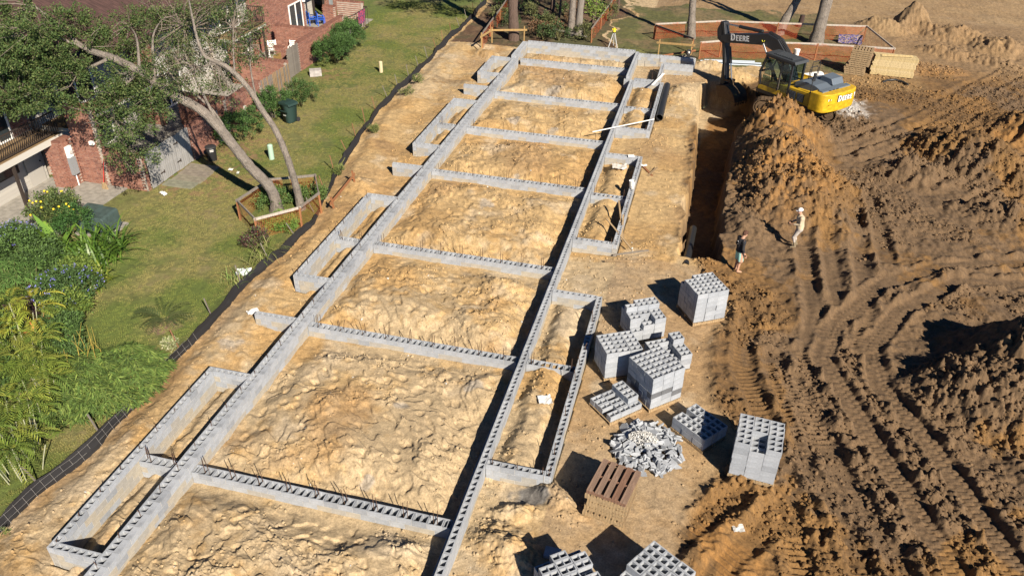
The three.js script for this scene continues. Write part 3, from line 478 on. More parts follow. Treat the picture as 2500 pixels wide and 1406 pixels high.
const glassMat = new THREE.MeshPhysicalMaterial({ color: rgb(0.55, 0.68, 0.66), roughness: 0.06, transmission: 1, thickness: 0 });
function profile(pts, depth, bevel = 0.02) { const s = new THREE.Shape(pts.map(([a, b]) => new THREE.Vector2(a, b))), g = new THREE.ExtrudeGeometry(s, { depth: depth - 2 * bevel, bevelEnabled: true, bevelSize: bevel, bevelThickness: bevel, bevelSegments: 2, curveSegments: 8 }); g.translate(0, 0, -depth / 2 + bevel); return g; }
{
  const t = thing('excavator', 'yellow and black tracked excavator digging the trench behind a spoil mound', 'excavator', [16.9, 0.42, -32.3], rad(138));
  const under = rad(180 - 138 - 3); // the tracks stand turned against the house
  for (const s of [-1, 1]) {
    const tr = new THREE.Group(); tr.name = 'track'; tr.rotation.y = under; tr.position.set(0, 0, 0); t.add(tr);
    const z = s * 1.15, L = 1.75, r = 0.42, loop = []; for (let k = 0; k < 52; k++) { const per = 4 * L + 2 * Math.PI * r; let d = k / 52 * per, p; if (d < 2 * L) p = [-L + d, 2 * r, 0]; else if (d < 2 * L + Math.PI * r) { const a = (d - 2 * L) / r; p = [L + Math.sin(a) * r, r + Math.cos(a) * r, -a]; } else if (d < 4 * L + Math.PI * r) p = [L - (d - 2 * L - Math.PI * r), 0, Math.PI]; else { const a = (d - 4 * L - Math.PI * r) / r; p = [-L - Math.sin(a) * r, r - Math.cos(a) * r, Math.PI - a]; } loop.push(p); }
    for (const [x, y, a] of loop) { const m = mesh('track_shoe', plank(0.17, 0.05, 0.6), dirtySteel, tr); m.position.set(x, y + 0.06, z); m.rotation.z = a; }
    const fr = new Build(); fr.box(3.4, 0.36, 0.34, [0, 0.48, z]); fr.make('track_frame', dirtySteel, tr);
    for (const x of [-1.75, 1.75]) { const m = mesh(x < 0 ? 'sprocket' : 'idler', new THREE.CylinderGeometry(0.34, 0.34, 0.4, 20).rotateX(Math.PI / 2), dirtySteel, tr); m.position.set(x, 0.48, z); const h = mesh('hub', new THREE.CylinderGeometry(0.15, 0.18, 0.52, 14).rotateX(Math.PI / 2), dirtySteel, tr); h.position.set(x, 0.48, z); }
    for (const x of [-1.1, -0.55, 0, 0.55, 1.1]) mesh('roller', new THREE.CylinderGeometry(0.12, 0.12, 0.44, 10).rotateX(Math.PI / 2), dirtySteel, tr).position.set(x, 0.2, z);
  }
  const cf = new Build(); cf.box(1.6, 0.4, 2, [0, 0.55, 0], [0, under, 0]); cf.geo(new THREE.CylinderGeometry(0.7, 0.75, 0.3, 24), M4([0, 0.85, 0])); cf.make('undercarriage', dirtySteel, t);
  // upper body
  const deck = new Build(); deck.geo(profile([[-2.1, 0.88], [1.7, 0.88], [1.7, 1.06], [-2.1, 1.06]], 2.66)); deck.make('deck', blackPaint, t);
  const side = new Build(); // yellow sides
  side.geo(profile([[-2.0, 1.07], [-0.45, 1.07], [-0.45, 1.72], [-2.0, 1.78]], 0.1, 0.015), M4([0, 0, -1.3])); side.geo(profile([[-2.0, 1.07], [1.5, 1.07], [1.5, 1.6], [-2.0, 1.78]], 0.1, 0.015), M4([0, 0, 1.3])); side.geo(profile([[-0.44, 1.07], [1.66, 1.07], [1.66, 1.3], [-0.44, 1.34]], 0.09, 0.012), M4([0, 0, -1.305])); side.make('side_panel', yellowPaint, t);
  const bodyTop = new Build(); bodyTop.geo(profile([[-2.0, 1.08], [1.0, 1.08], [1.0, 1.5], [-0.4, 1.7], [-2.0, 1.8]], 2.5)); bodyTop.make('engine_house', yellowPaint, t);
  for (const x of [-1.25, -0.7]) { const v = mesh('side_vent', plank(0.46, 0.44, 0.02), blackPaint, t); v.position.set(x, 1.4, -1.36); for (let k = 0; k < 6; k++) mesh('louvre', plank(0.42, 0.02, 0.02), hoodPaint, v).position.set(0, -0.18 + k * 0.07, -0.012); }
  // counterweight: rounded slab across the back
  const cw = new THREE.Shape(); cw.moveTo(-1.95, -1.36); cw.lineTo(-2.35, -1.36); cw.bezierCurveTo(-2.62, -1.36, -2.72, -1.2, -2.76, -0.9); cw.bezierCurveTo(-2.86, -0.3, -2.86, 0.3, -2.76, 0.9); cw.bezierCurveTo(-2.72, 1.2, -2.62, 1.36, -2.35, 1.36); cw.lineTo(-1.95, 1.36); cw.closePath();
  const cg = new THREE.ExtrudeGeometry(cw, { depth: 0.88, bevelEnabled: true, bevelSize: 0.06, bevelThickness: 0.06, bevelSegments: 3, curveSegments: 10 }); cg.rotateX(Math.PI / 2); cg.translate(0, 1.9, 0); const cwm = mesh('counterweight', cg, yellowPaint, t);
  const seam = new Build(); seam.box(0.02, 0.02, 2.1, [-2.885, 1.42, 0]); seam.make('groove', std(rgb(0.4, 0.25, 0.012), 0.6), cwm);
  const letters = (geo, mat, p, e, parent = t) => { const m = mesh('lettering', geo, mat, parent); m.position.set(...p); m.rotation.set(...e); return m; };
  const deere = [['D', 1.25], ['EERE', 1]];
  letters(words(deere, 0.26, 0.012, 0.02), blackPaint, [-2.885, 1.63, 0.32], [0, -Math.PI / 2, 0], cwm); letters(words(deere, 0.26, 0.014), whitePaint, [-2.89, 1.63, 0.32], [0, -Math.PI / 2, 0], cwm).position.x = -2.903;
  for (const [z, m] of [[-1.06, whitePaint], [-0.96, blackPaint], [-0.86, whitePaint], [-0.78, redPaint]]) { const d = mesh('decal', plank(0.012, 0.1, 0.08), m, cwm); d.position.set(-2.82 + Math.abs(z + 0.9) * 0.1, 1.66, z); d.rotation.y = 0.15; }
  letters(words([['1', 1]], 0.22, 0.01), whitePaint, [-2.84, 1.66, 1.0], [0, -Math.PI / 2 + 0.15, 0], cwm);
  // hood
  const hood = new Build(); hood.geo(profile([[-2.2, 1.82], [-0.5, 1.72], [-0.5, 1.98], [-0.9, 2.12], [-1.7, 2.12], [-2.25, 1.95]], 2.0)); hood.geo(profile([[-2.1, 2.1], [-1.25, 2.12], [-1.35, 2.4], [-1.95, 2.36]], 0.9), M4([0, 0, 0.45])); hood.geo(profile([[-2.4, 1.9], [-2.15, 1.9], [-2.15, 2.02], [-2.38, 2.0]], 2.3)); hood.make('hood', hoodPaint, t);
  for (const z of [-0.55, -0.25, 0.05]) { const g = mesh('grille', plank(0.012, 0.1, 0.22), blackPaint, t); g.position.set(-2.405, 1.96, z); }
  mesh('exhaust', new THREE.CylinderGeometry(0.07, 0.08, 0.4, 12), blackPaint, t).position.set(-1.1, 2.3, -0.3);
  const rails = new Build(); // hand rails round the engine deck
  for (const [x, z] of [[0.1, 0.15], [-0.75, 0.2], [-0.2, 1.1]]) rails.tube([[x, 1.8, z - 0.5], [x, 2.6, z - 0.5], [x + 0.03, 2.7, z - 0.44], [x + 0.03, 2.7, z + 0.1], [x, 2.6, z + 0.16], [x, 1.8, z + 0.16]], 0.022, 6);
  rails.tube([[-1.72, 1.7, -1.25], [-1.72, 2.35, -1.25], [-1.65, 2.42, -1.2]], 0.025, 6); rails.make('hand_rail', blackPaint, t);
  const mir = new Build(); mir.box(0.05, 0.16, 0.24, [-1.66, 2.44, -1.1]); mir.make('mirror', blackPaint, t);
  // cab
  const cab = new THREE.Group(); cab.name = 'cab'; t.add(cab);
  const fr = new Build(), Z0 = -1.34, Z1 = -0.36, bar = (a, b, w = 0.07) => fr.bar(a, b, w, w);
  fr.box(2.1, 0.28, 0.98, [0.6, 1.2, -0.85]);
  for (const z of [Z0, Z1]) { bar([1.55, 1.3, z], [1.68, 2.0, z]); bar([1.68, 2.0, z], [1.38, 2.98, z]); bar([-0.38, 1.3, z], [-0.38, 2.92, z], 0.1); bar([0.35, 1.3, z], [0.3, 2.95, z], 0.08); bar([-0.4, 2.94, z], [1.4, 2.98, z], 0.09); bar([0.3, 1.95, z], [-0.4, 1.95, z], 0.05); }
  bar([1.38, 2.98, Z0], [1.38, 2.98, Z1]); bar([-0.4, 2.94, Z0], [-0.4, 2.94, Z1]); bar([1.68, 2.0, Z0], [1.68, 2.0, Z1], 0.05); fr.make('cab_frame', blackPaint, cab);
  const rf = new Build(); rf.geo(profile([[-0.55, 2.98], [1.5, 3.03], [1.5, 3.1], [-0.5, 3.08]], 1.1, 0.02), M4([0, 0, -0.85])); rf.box(1.3, 0.05, 0.75, [0.45, 3.12, -0.85]); for (let k = 0; k < 8; k++) rf.box(0.05, 0.03, 0.72, [-0.1 + k * 0.15, 3.16, -0.85]); rf.make('cab_roof', std(rgb(0.035, 0.04, 0.045), 0.6), cab);
  const bars = new Build(); for (let k = 0; k < 9; k++) { const z = Z0 + 0.06 + k * 0.108; bars.bar([1.72, 1.35, z], [1.8, 2.0, z], 0.022, 0.022); bars.bar([1.8, 2.0, z], [1.5, 3.0, z], 0.022, 0.022); } for (const [x, y] of [[1.72, 1.35], [1.8, 2.0], [1.5, 3.0], [1.66, 2.5]]) bars.bar([x, y, Z0], [x, y, Z1], 0.03, 0.03); bars.make('window_guard', blackPaint, cab);
  const pane = (w, h, p, e) => { const m = mesh('cab_window', plank(w, h, 0.012), glassMat, cab); m.position.set(...p); m.rotation.set(...e, 'YXZ'); };
  pane(0.62, 0.95, [-0.03, 2.42, Z0], [0, 0, 0]); pane(0.62, 0.55, [-0.03, 1.62, Z0], [0, 0, 0]); pane(1.05, 0.9, [0.86, 2.42, Z0], [0, 0, 0]); pane(1.1, 0.55, [0.92, 1.62, Z0], [0, 0, 0]); pane(0.86, 0.85, [-0.4, 2.45, -0.85], [0, Math.PI / 2, 0]);
  const seat = new Build(); seat.geo(profile([[0, 0], [0.5, 0], [0.5, 0.14], [0.14, 0.16], [0.02, 0.8], [-0.1, 0.8]], 0.5), M4([0.1, 1.6, -0.85])); seat.box(0.3, 0.3, 0.5, [0.3, 1.45, -0.85]); seat.make('seat', rubber, cab);
  const door = new Build(); door.tube([[0.24, 1.4, Z0 - 0.06], [0.24, 2.0, Z0 - 0.07], [0.24, 2.3, Z0 - 0.06]], 0.016, 5); door.make('door_handle', steel, cab);
  // boom, stick, bucket
  const boom = new Build(); boom.geo(profile([[0.25, 1.25], [0.65, 1.2], [1.3, 2.1], [2.0, 2.85], [2.75, 3.02], [5.6, 2.45], [5.95, 2.5], [6.0, 2.72], [5.8, 2.84], [3.4, 3.42], [2.6, 3.62], [1.9, 3.5], [1.0, 2.75], [0.4, 1.75]], 0.5, 0.03), M4([0, 0, 0.12])); const bm = boom.make('boom', blackPaint, t);
  letters(words(deere, 0.32, 0.012), whitePaint, [4.35, 2.98, -0.145], [0, Math.PI, 0.2], bm);
  const logo = new Build(); logo.tube([[0, 0.08, 0], [0.02, 0, 0], [0.12, -0.02, 0], [0.18, 0.06, 0]], 0.018, 5); const lg = logo.make('emblem', std(rgb(0.7, 0.65, 0.05), 0.6), bm); lg.position.set(2.75, 3.18, -0.15);
  const lines = new Build(); for (const z of [-0.02, 0.1, 0.2]) lines.tube([[0.6, 2.3, z], [1.2, 3.05, z], [2.0, 3.62, z], [2.7, 3.72, z], [3.4, 3.52, z]], 0.025, 6); lines.make('hose', rubber, t);
  const stick = new Build(); stick.geo(profile([[5.62, 2.35], [5.95, 2.35], [6.28, 2.5], [6.4, 3.0], [6.18, 3.5], [5.98, 3.5], [5.76, 2.85], [5.2, 0.1], [5.25, -0.1], [5.5, -0.1]], 0.42, 0.025), M4([0, 0, 0.12])); stick.make('stick', blackPaint, t);
  const cyl = (name, a, b, r, split = 0.55) => { const A = V(...a), B = V(...b), M = A.clone().lerp(B, split); const k = new Build(); k.rod(a, M.toArray(), r, r, 12); const c = k.make(name, blackPaint, t); const q = new Build(); q.rod(M.toArray(), b, r * 0.55, r * 0.55, 10); q.make('piston', steel, c); };
  cyl('stick_cylinder', [3.2, 3.62, 0.12], [6.05, 3.4, 0.12], 0.1, 0.6);
  for (const z of [-0.24, 0.48]) cyl('boom_cylinder', [1.15, 1.1, z], [2.72, 3.1, z], 0.1, 0.62);
  cyl('bucket_cylinder', [5.4, 2.2, 0.12], [4.85, 0.35, 0.12], 0.08, 0.5);
  const link = new Build(); link.bar([5.3, 0.25, -0.08], [4.75, 0.3, -0.08], 0.05, 0.12); link.bar([5.3, 0.25, 0.32], [4.75, 0.3, 0.32], 0.05, 0.12); link.bar([4.8, 0.35, 0.12], [4.6, -0.15, 0.12], 0.3, 0.08); link.make('bucket_link', dirtySteel, t);
  const bk = new THREE.Shape(); bk.moveTo(5.5, -0.1); bk.lineTo(4.75, 0.1); bk.bezierCurveTo(4.3, 0.0, 3.95, -0.25, 3.85, -0.7); bk.lineTo(3.95, -0.72); bk.bezierCurveTo(4.1, -0.38, 4.4, -0.16, 4.75, -0.06); bk.lineTo(5.4, -0.2); bk.closePath();
  const bg = new THREE.ExtrudeGeometry(bk, { depth: 1.1, bevelEnabled: false, curveSegments: 10 }); bg.translate(0, 0, -0.43); const bu = new Build(); bu.geo(bg);
  for (const z of [-0.43, 0.67]) { const ch = new THREE.Shape(); ch.moveTo(5.5, -0.1); ch.lineTo(4.75, 0.1); ch.bezierCurveTo(4.3, 0.0, 3.95, -0.25, 3.85, -0.7); ch.lineTo(5.2, -0.72); ch.closePath(); const g = new THREE.ExtrudeGeometry(ch, { depth: 0.04, bevelEnabled: false, curveSegments: 8 }); g.translate(0, 0, z - 0.02); bu.geo(g); }
  const bum = bu.make('bucket', dirtySteel, t); for (let k = 0; k < 5; k++) { const m = mesh('tooth', plank(0.08, 0.24, 0.1), dirtySteel, bum); m.position.set(3.87, -0.8, -0.33 + k * 0.225); m.rotation.z = 0.15; }
}
// ---------------------------------------------------------------- townhouses and their garden walls
const brickMat = std(0xffffff, 0.95, { vertexColors: true, map: concreteMap }), brickOne = [[0.32, 0.14, 0.095], [0.28, 0.12, 0.085], [0.36, 0.175, 0.125], [0.23, 0.1, 0.075]], brickMats = brickOne.map((c) => std(rgb(...c), 0.95, { map: concreteMap }));
const jointMat = std(rgb(0.5, 0.43, 0.36), 1, { map: concreteMap }), brickGeo = boxUV(0.2, 0.062, 0.028), headGeo = boxUV(0.095, 0.062, 0.028);
// a straight brick wall in plan from a to b with thickness t; faces: which sides carry bricks (+1 is the side on the left hand of a to b seen from above), ends too
function brickWall(parent, a, b, y0, y1, t, o = {}) {
  const dx = b[0] - a[0], dz = b[1] - a[1], L = Math.hypot(dx, dz), turn = Math.atan2(-dz, dx), core = new Build(), base = new THREE.Matrix4().makeRotationY(turn).setPosition(a[0], 0, a[1]), R = rng(Math.round(a[0] * 100 + b[1] * 7 + y1 * 13) + 5000);
  core.geo(boxUV(L, y1 - y0, t), base.clone().multiply(M4([L / 2, (y0 + y1) / 2, 0]))); const wall = core.make(o.name ?? 'wall', jointMat, parent), out = new Build(); let single = o.single ?? 0;
  const put = (m, head) => { const k = R() < 0.4 ? 0 : R() < 0.5 ? 1 : R() < 0.6 ? 2 : 3; if (single > 0 && !head) { single--; const q = mesh('brick', brickGeo, brickMats[k], wall); q.applyMatrix4(m); } else { const v = 0.85 + 0.3 * R(); out.geo(head ? headGeo : brickGeo, m, rgb(...brickOne[k].map((c) => c * v))); } };
  const open = o.hole ?? (() => false);
  for (let c = 0, y = y1 - 0.036; y > y0 + 0.02; y -= 0.073, c++) {
    for (const s of [1, -1]) for (let x = c % 2 ? 0.05 : 0.106; x < L - 0.04; x += 0.212) { if (x + 0.1 > L) continue; if (open(x, y)) continue; put(base.clone().multiply(M4([x, y, s * (t / 2 - 0.006)], [0, 0, 0])), false); }
    for (const [x, e] of [[-0.0, Math.PI / 2], [L, Math.PI / 2]]) for (let z = -t / 2 + 0.052; z < t / 2; z += 0.105) put(base.clone().multiply(M4([x === 0 ? 0.006 : L - 0.006, y, z], [0, e, 0])), true);
  }
  for (let x = 0.04; x < L; x += 0.076) out.geo(boxUV(0.066, 0.1, t + 0.02), base.clone().multiply(M4([x, y1 + 0.045, 0])), rgb(...brickOne[(R() * 4) | 0].map((c) => c * 0.8)));
  stuff(out.make('bricks', brickMat, wall)); return wall;
}
const sidingMats = [[0.4, 0.385, 0.35], [0.375, 0.36, 0.33]].map((c) => std(rgb(...c), 0.85)), darkTrim = std(rgb(0.035, 0.025, 0.02), 0.7), trimMat = std(rgb(0.5, 0.48, 0.43), 0.8), doorGrey = std(rgb(0.36, 0.345, 0.315), 0.8), deckBoards = std(rgb(0.33, 0.22, 0.11), 0.9, { map: woodMap }), concrete = std(rgb(0.36, 0.34, 0.3), 1, { map: concreteMap, bumpMap: grainBump, bumpScale: 0.006 }), paneDark = new THREE.MeshPhysicalMaterial({ color: rgb(0.03, 0.04, 0.045), roughness: 0.05, metalness: 0.1 });
function siding(parent, x, z0, z1, y0, y1, skip = []) { // lapped boards facing +x
  const w = new Build(); w.span([x - 0.2, y0, z1], [x - 0.02, y1, z0]); const wall = w.make('wall', sidingMats[1], parent);
  let k = 0; for (let y = y0; y < y1 - 0.05; y += 0.19, k++) { const m = mesh('siding_board', boxUV(0.03, 0.2, z0 - z1), sidingMats[k % 2], wall); m.position.set(x, y + 0.1, (z0 + z1) / 2); m.rotation.z = 0.07; }
  return wall;
}
function slidingDoor(parent, x, z0, z1, y0, y1, n = 2, name = 'glass_door') {
  const f = new Build(), w = 0.08; f.span([x, y0, z1], [x + 0.07, y0 + w, z0]); f.span([x, y1 - w, z1], [x + 0.07, y1, z0]); for (let k = 0; k <= n; k++) { const z = lerp(z1 + w / 2, z0 - w / 2, k / n); f.span([x + 0.002, y0 + w, z - w / 2], [x + 0.072, y1 - w, z + w / 2]); }
  const d = f.make(name, whitePaint, parent); for (let k = 0; k < n; k++) { const a = lerp(z1, z0, k / n) + 0.06, b = lerp(z1, z0, (k + 1) / n) - 0.06, p = new Build(); p.span([x + 0.02, y0 + 0.06, a], [x + 0.03, y1 - 0.06, b]); p.make('pane', paneDark, d); }
  return d;
}
function railing(parent, pts, y, h = 1, gap = 0.12) { // black rail along plan points
  const r = new Build(); for (let k = 1; k < pts.length; k++) { const a = pts[k - 1], b = pts[k]; r.bar([a[0], y + h, a[1]], [b[0], y + h, b[1]], 0.05, 0.05); r.bar([a[0], y + 0.1, a[1]], [b[0], y + 0.1, b[1]], 0.04, 0.04); }
  const rail = r.make('railing', darkTrim, parent);
  for (let k = 1; k < pts.length; k++) { const a = pts[k - 1], b = pts[k], L = Math.hypot(b[0] - a[0], b[1] - a[1]), n = Math.max(1, Math.round(L / gap)); for (let j = 0; j <= n; j++) mesh('baluster', plank(0.025, h - 0.1, 0.025), darkTrim, rail).position.set(lerp(a[0], b[0], j / n), y + 0.05 + h / 2, lerp(a[1], b[1], j / n)); }
  return rail;
}
function balcony(parent, x0, x1, z0, z1, y) {
  const f = new Build(); f.span([x0, y - 0.2, z1], [x1, y - 0.04, z0]); const d = f.make('balcony', trimMat, parent);
  for (let x = x0 + 0.07; x < x1; x += 0.145) { const m = mesh('deck_board', boxUV(0.135, 0.03, z0 - z1 - 0.02), deckBoards, d); m.position.set(x, y - 0.022, (z0 + z1) / 2); }
  return d;
}
function meter(parent, x, z, y) { // electric meter and cabinet on a wall facing +x
  const c = new Build(); c.span([x, y - 0.85, z - 0.17], [x + 0.16, y - 0.05, z + 0.17]); c.make('meter_cabinet', std(rgb(0.3, 0.33, 0.35), 0.5, { metalness: 0.3 }), parent);
  const b = new Build(); b.span([x, y - 0.03, z - 0.15], [x + 0.12, y + 0.48, z + 0.15]); const m = b.make('meter_box', whitePaint, parent); const g = mesh('dial', new THREE.CylinderGeometry(0.085, 0.085, 0.07, 16).rotateZ(Math.PI / 2), std(rgb(0.5, 0.5, 0.48), 0.3), m); g.position.set(x + 0.15, y + 0.22, z);
  const p = new Build(); p.rod([x + 0.06, 0.02, z], [x + 0.06, y - 0.86, z], 0.03); p.make('conduit', whitePaint, parent);
}
const shingle = std(rgb(0.115, 0.06, 0.052), 0.95, { map: tileTex(256, (n, u, v, q) => 0.6 + 0.3 * q(8, 32) + 0.1 * n(90), true, 2), bumpMap: tileTex(256, (n, u, v) => (v * 16) % 1 * 0.7 + 0.3 * n(40), false, 2), bumpScale: 0.01 });
function roof(parent, z0, z1, ex = -15.5, ey = 4.85) {
  const r = new Build(); for (const [xa, ya, xb, yb] of [[ex, ey, -24.2, 8.4], [-24.2, 8.4, -33, ey]]) { const L = Math.hypot(xb - xa, yb - ya), a = Math.atan2(yb - ya, xb - xa); r.geo(boxUV(L, 0.16, z0 - z1), M4([(xa + xb) / 2, (ya + yb) / 2, (z0 + z1) / 2], [0, 0, a])); }
  const m = r.make('roof', shingle, parent); const e = new Build(); e.span([ex - 0.06, ey - 0.2, z1], [ex - 0.02, ey + 0.03, z0]); e.make('fascia', darkTrim, m); const s = new Build(); s.span([-17.2, ey - 0.2, z1 + 0.02], [ex - 0.08, ey - 0.16, z0 - 0.02]); s.make('soffit', darkTrim, m); return m;
}
function shell(parent, z0, z1) { const b = new Build(); b.span([-32, 0, z1], [-31.8, 4.6, z0]); b.span([-31.8, 0, z1], [-17.4, 4.6, z1 + 0.2]); b.span([-31.8, 0, z0 - 0.2], [-17.4, 4.6, z0]); b.make('party_wall', jointMat, parent); }
{ // the unit with the tall wing wall, its end towards the garden bed
  const t = thing('townhouse', 'brick and grey-sided townhouse with brown balcony above a concrete patio', 'townhouse');
  shell(t, 2, -14.2); siding(t, -17.2, 2, -14.1, 0.0, 2.2); brickWall(t, [-17.3, -8.2], [-17.3, -14.1], 2.46, 4.6, 0.2, { name: 'upper_wall' }); siding(t, -17.25, 2, -8.4, 2.3, 4.6);
  slidingDoor(t, -17.19, -10.6, -12.9, 2.48, 4.35, 3); const d = mesh('door', plank(0.04, 2.0, 0.9), doorGrey, t); d.position.set(-17.1, 1.05, -13.4); mesh('door_knob', new THREE.SphereGeometry(0.04, 8, 6), darkTrim, d).position.set(0.04, 0, -0.36);
  const win = new Build(); win.span([-17.18, 1.0, -12.6], [-17.12, 1.95, -11.2]); const wf = win.make('window', darkTrim, t); const wp = new Build(); wp.span([-17.125, 1.06, -12.54], [-17.112, 1.89, -11.26]); wp.make('pane', paneDark, wf);
  balcony(t, -17.18, -15.75, 2, -14.1, 2.45); railing(t, [[-15.8, 2], [-15.8, -14.05]], 2.45, 1.0); const fs = new Build(); fs.span([-15.75, 2.15, -14.1], [-15.7, 2.42, 2]); fs.make('fascia', trimMat, t);
  for (const z of [-11.2, -7.4, -3.5]) mesh('post', plank(0.11, 2.25, 0.11), darkTrim, t).position.set(-15.85, 1.12, z);
  const pier = brickWall(t, [-15.75, -13.35], [-15.75, -14.14], 0, 2.24, 0.8, { name: 'pier' }); meter(t, -15.34, -13.75, 1.5);
  roof(t, 3, -14.2);
  const light = new Build(); light.box(0.2, 0.16, 0.14, [-14.2, 2.15, -14.05]); light.make('wall_lamp', whitePaint, t);
}
{
  const t = thing('townhouse', 'shaded middle townhouse behind the oak crowns with white-framed doors', 'townhouse');
  shell(t, -14.4, -28.4); siding(t, -17.2, -14.5, -28.2, 0, 2.2); siding(t, -17.25, -14.5, -28.2, 2.3, 4.6); slidingDoor(t, -17.18, -16.5, -18.9, 0.05, 2.1); slidingDoor(t, -17.22, -16, -18.4, 2.48, 4.4); slidingDoor(t, -17.18, -22.5, -25, 0.05, 2.1);
  balcony(t, -17.2, -15.75, -14.6, -21.2, 2.45); railing(t, [[-15.8, -14.6], [-15.8, -21.1], [-17.1, -21.1]], 2.45); for (const z of [-15.1, -18, -21]) mesh('post', plank(0.11, 2.25, 0.11), darkTrim, t).position.set(-15.85, 1.12, z);
  brickWall(t, [-15.8, -21.25], [-17.1, -21.25], 0, 4.5, 0.22, { name: 'wing_wall' }); roof(t, -14.25, -28.6);
  brickWall(t, [-15.5, -28.1], [-15.5, -28.75], 0, 2.2, 0.7, { name: 'pier' }); meter(t, -15.14, -28.45, 1.35);
}
{
  const t = thing('townhouse', 'sunlit brick townhouse with white french door and iron balcony', 'townhouse');
  shell(t, -28.7, -47); siding(t, -17.2, -28.8, -33, 0, 2.2); siding(t, -17.25, -28.8, -33, 2.3, 4.8); brickWall(t, [-17.3, -33], [-17.3, -40.6], 0, 5.4, 0.24, { name: 'wall' });
  slidingDoor(t, -17.17, -29.6, -31.8, 2.48, 4.4); slidingDoor(t, -17.17, -29.8, -32.3, 0.05, 2.1); slidingDoor(t, -17.16, -38.1, -40, 0.15, 2.15, 2, 'french_door');
  balcony(t, -17.2, -15.95, -28.9, -32.9, 2.45); railing(t, [[-15.98, -28.9], [-15.98, -32.85], [-17.1, -32.85]], 2.45, 0.95, 0.14); mesh('post', plank(0.11, 2.25, 0.11), darkTrim, t).position.set(-16.1, 1.12, -32.7);
  siding(t, -18.4, -40.7, -44, 0, 2.4); balcony(t, -18.4, -16.9, -40.8, -44, 2.75); for (const z of [-41.6, -43.2]) mesh('post', plank(0.12, 2.55, 0.12), darkTrim, t).position.set(-17, 1.28, z);
  brickWall(t, [-17.3, -44.1], [-17.3, -47], 0, 5.2, 0.24, { name: 'wall' }); meter(t, -17.16, -44.6, 1.4); roof(t, -28.75, -48, -15.4, 5.6);
  const lamp = new Build(); lamp.box(0.16, 0.2, 0.16, [-17.1, 2, -40.35]); lamp.make('wall_lamp', whitePaint, t);
}
const wallThing = (label, group) => thing('garden_wall', label, 'wall', [0, 0, 0], 0, group);
{ const t = wallThing('red brick wing wall rising tall beside the concrete patio and meter'); brickWall(t, [-15.3, -14.3], [-13.9, -14.3], 0, 3.75, 0.26, { single: 180 }); brickWall(t, [-13.88, -14.3], [-11.98, -14.3], 0, 1.75, 0.26, { single: 120 }); }
{ const t = wallThing('short red brick garden wall between the white board gate and the clipped shrubs'); brickWall(t, [-11.95, -17.75], [-11.95, -20.2], 0, 1.7, 0.24, { single: 60 }); }
{ const t = wallThing('red brick garden wall corner behind the shrubs with a small box on it'); brickWall(t, [-11.98, -21.5], [-11.98, -24.5], 0, 1.75, 0.24, { single: 60 }); brickWall(t, [-15, -21.6], [-12.12, -21.6], 0, 1.75, 0.24, { single: 40 }); const b = new Build(); b.box(0.1, 0.22, 0.14, [-11.78, 0.95, -22.6]); b.rod([-11.8, 0, -22.6], [-11.8, 0.85, -22.6], 0.025); b.make('junction_box', trimMat, t); }
{ const t = wallThing('red brick garden wall behind the open picket fence'); brickWall(t, [-15.1, -28.0], [-12.0, -28.0], 0, 1.75, 0.24, { single: 60 }); }
{ const t = wallThing('long red brick garden wall behind the clipped round hedge'); brickWall(t, [-13.2, -31.5], [-13.2, -38.2], 0, 1.75, 0.24); brickWall(t, [-16.4, -34.7], [-13.34, -34.7], 0, 1.75, 0.24); brickWall(t, [-13.9, -31.2], [-14.6, -31.2], 0, 1.5, 0.24); }
{ const t = wallThing('pierced red brick screen wall beside the iron rail with a rug'); brickWall(t, [-15.3, -42], [-13.2, -42], 0, 1.75, 0.1, { hole: (x, y) => Math.floor(y / 0.073) % 2 === 0 && Math.floor(x / 0.106) % 2 === 0 }); brickWall(t, [-16.4, -41.9], [-15.4, -41.9], 0, 1.3, 0.24);
  railing(t, [[-13.2, -38.3], [-12.9, -39.6], [-12.9, -41.9], [-13.2, -41.95]], 0, 1.5, 0.4); }
{ const g = new THREE.PlaneGeometry(1.3, 0.9, 16, 6), P = g.attributes.position; for (let k = 0; k < P.count; k++) P.setZ(k, 0.05 * Math.sin(P.getX(k) * 9) + 0.02 * Math.sin(P.getY(k) * 7)); g.computeVertexNormals(); const m = tag(mesh('rug', g, std(rgb(0.32, 0.09, 0.16), 1, { map: tileTex(64, (n, u, v) => [0.5 + 0.5 * Math.round(n(10)), 0.5 + 0.4 * n(14), 0.6 + 0.4 * n(9)], true, 0.5) })), 'pink and purple patterned rug hung over the iron rail', 'rug'); m.position.set(-12.84, 1.08, -40.7); m.rotation.y = Math.PI / 2; }
function boardFence(name, label, cat, x, z0, z1, h, w, mats, o = {}) { // upright boards facing the lawn
  const t = thing(name, label, cat, [x, 0, 0]), R = rng(Math.round(z0 * 77)), n = Math.round((z0 - z1) / (w + (o.gap ?? 0.006)));
  const r = new Build(); for (const y of [0.3, h - 0.3]) r.span([-0.08, y - 0.045, z1], [-0.03, y + 0.045, z0]); r.make('rail', mats[0], t);
  for (let k = 0; k < n; k++) { const m = mesh(o.part ?? 'board', plank(0.022, h, w), mats[(R() * mats.length) | 0], t); m.position.set(o.alt && k % 2 ? -0.09 : 0, h / 2 + (R() - 0.5) * 0.05 + 0.02 + (o.top ? o.top(k / n) / 2 : 0), z0 - (k + 0.5) * (z0 - z1) / n); m.rotation.y = (R() - 0.5) * 0.03; if (o.top) m.scale.y = 1 + o.top(k / n) / h; }
  return t;
}
const greyWhite = [[0.46, 0.455, 0.44], [0.42, 0.415, 0.4], [0.49, 0.485, 0.47]].map((c) => std(rgb(...c), 0.9, { map: woodMap }));
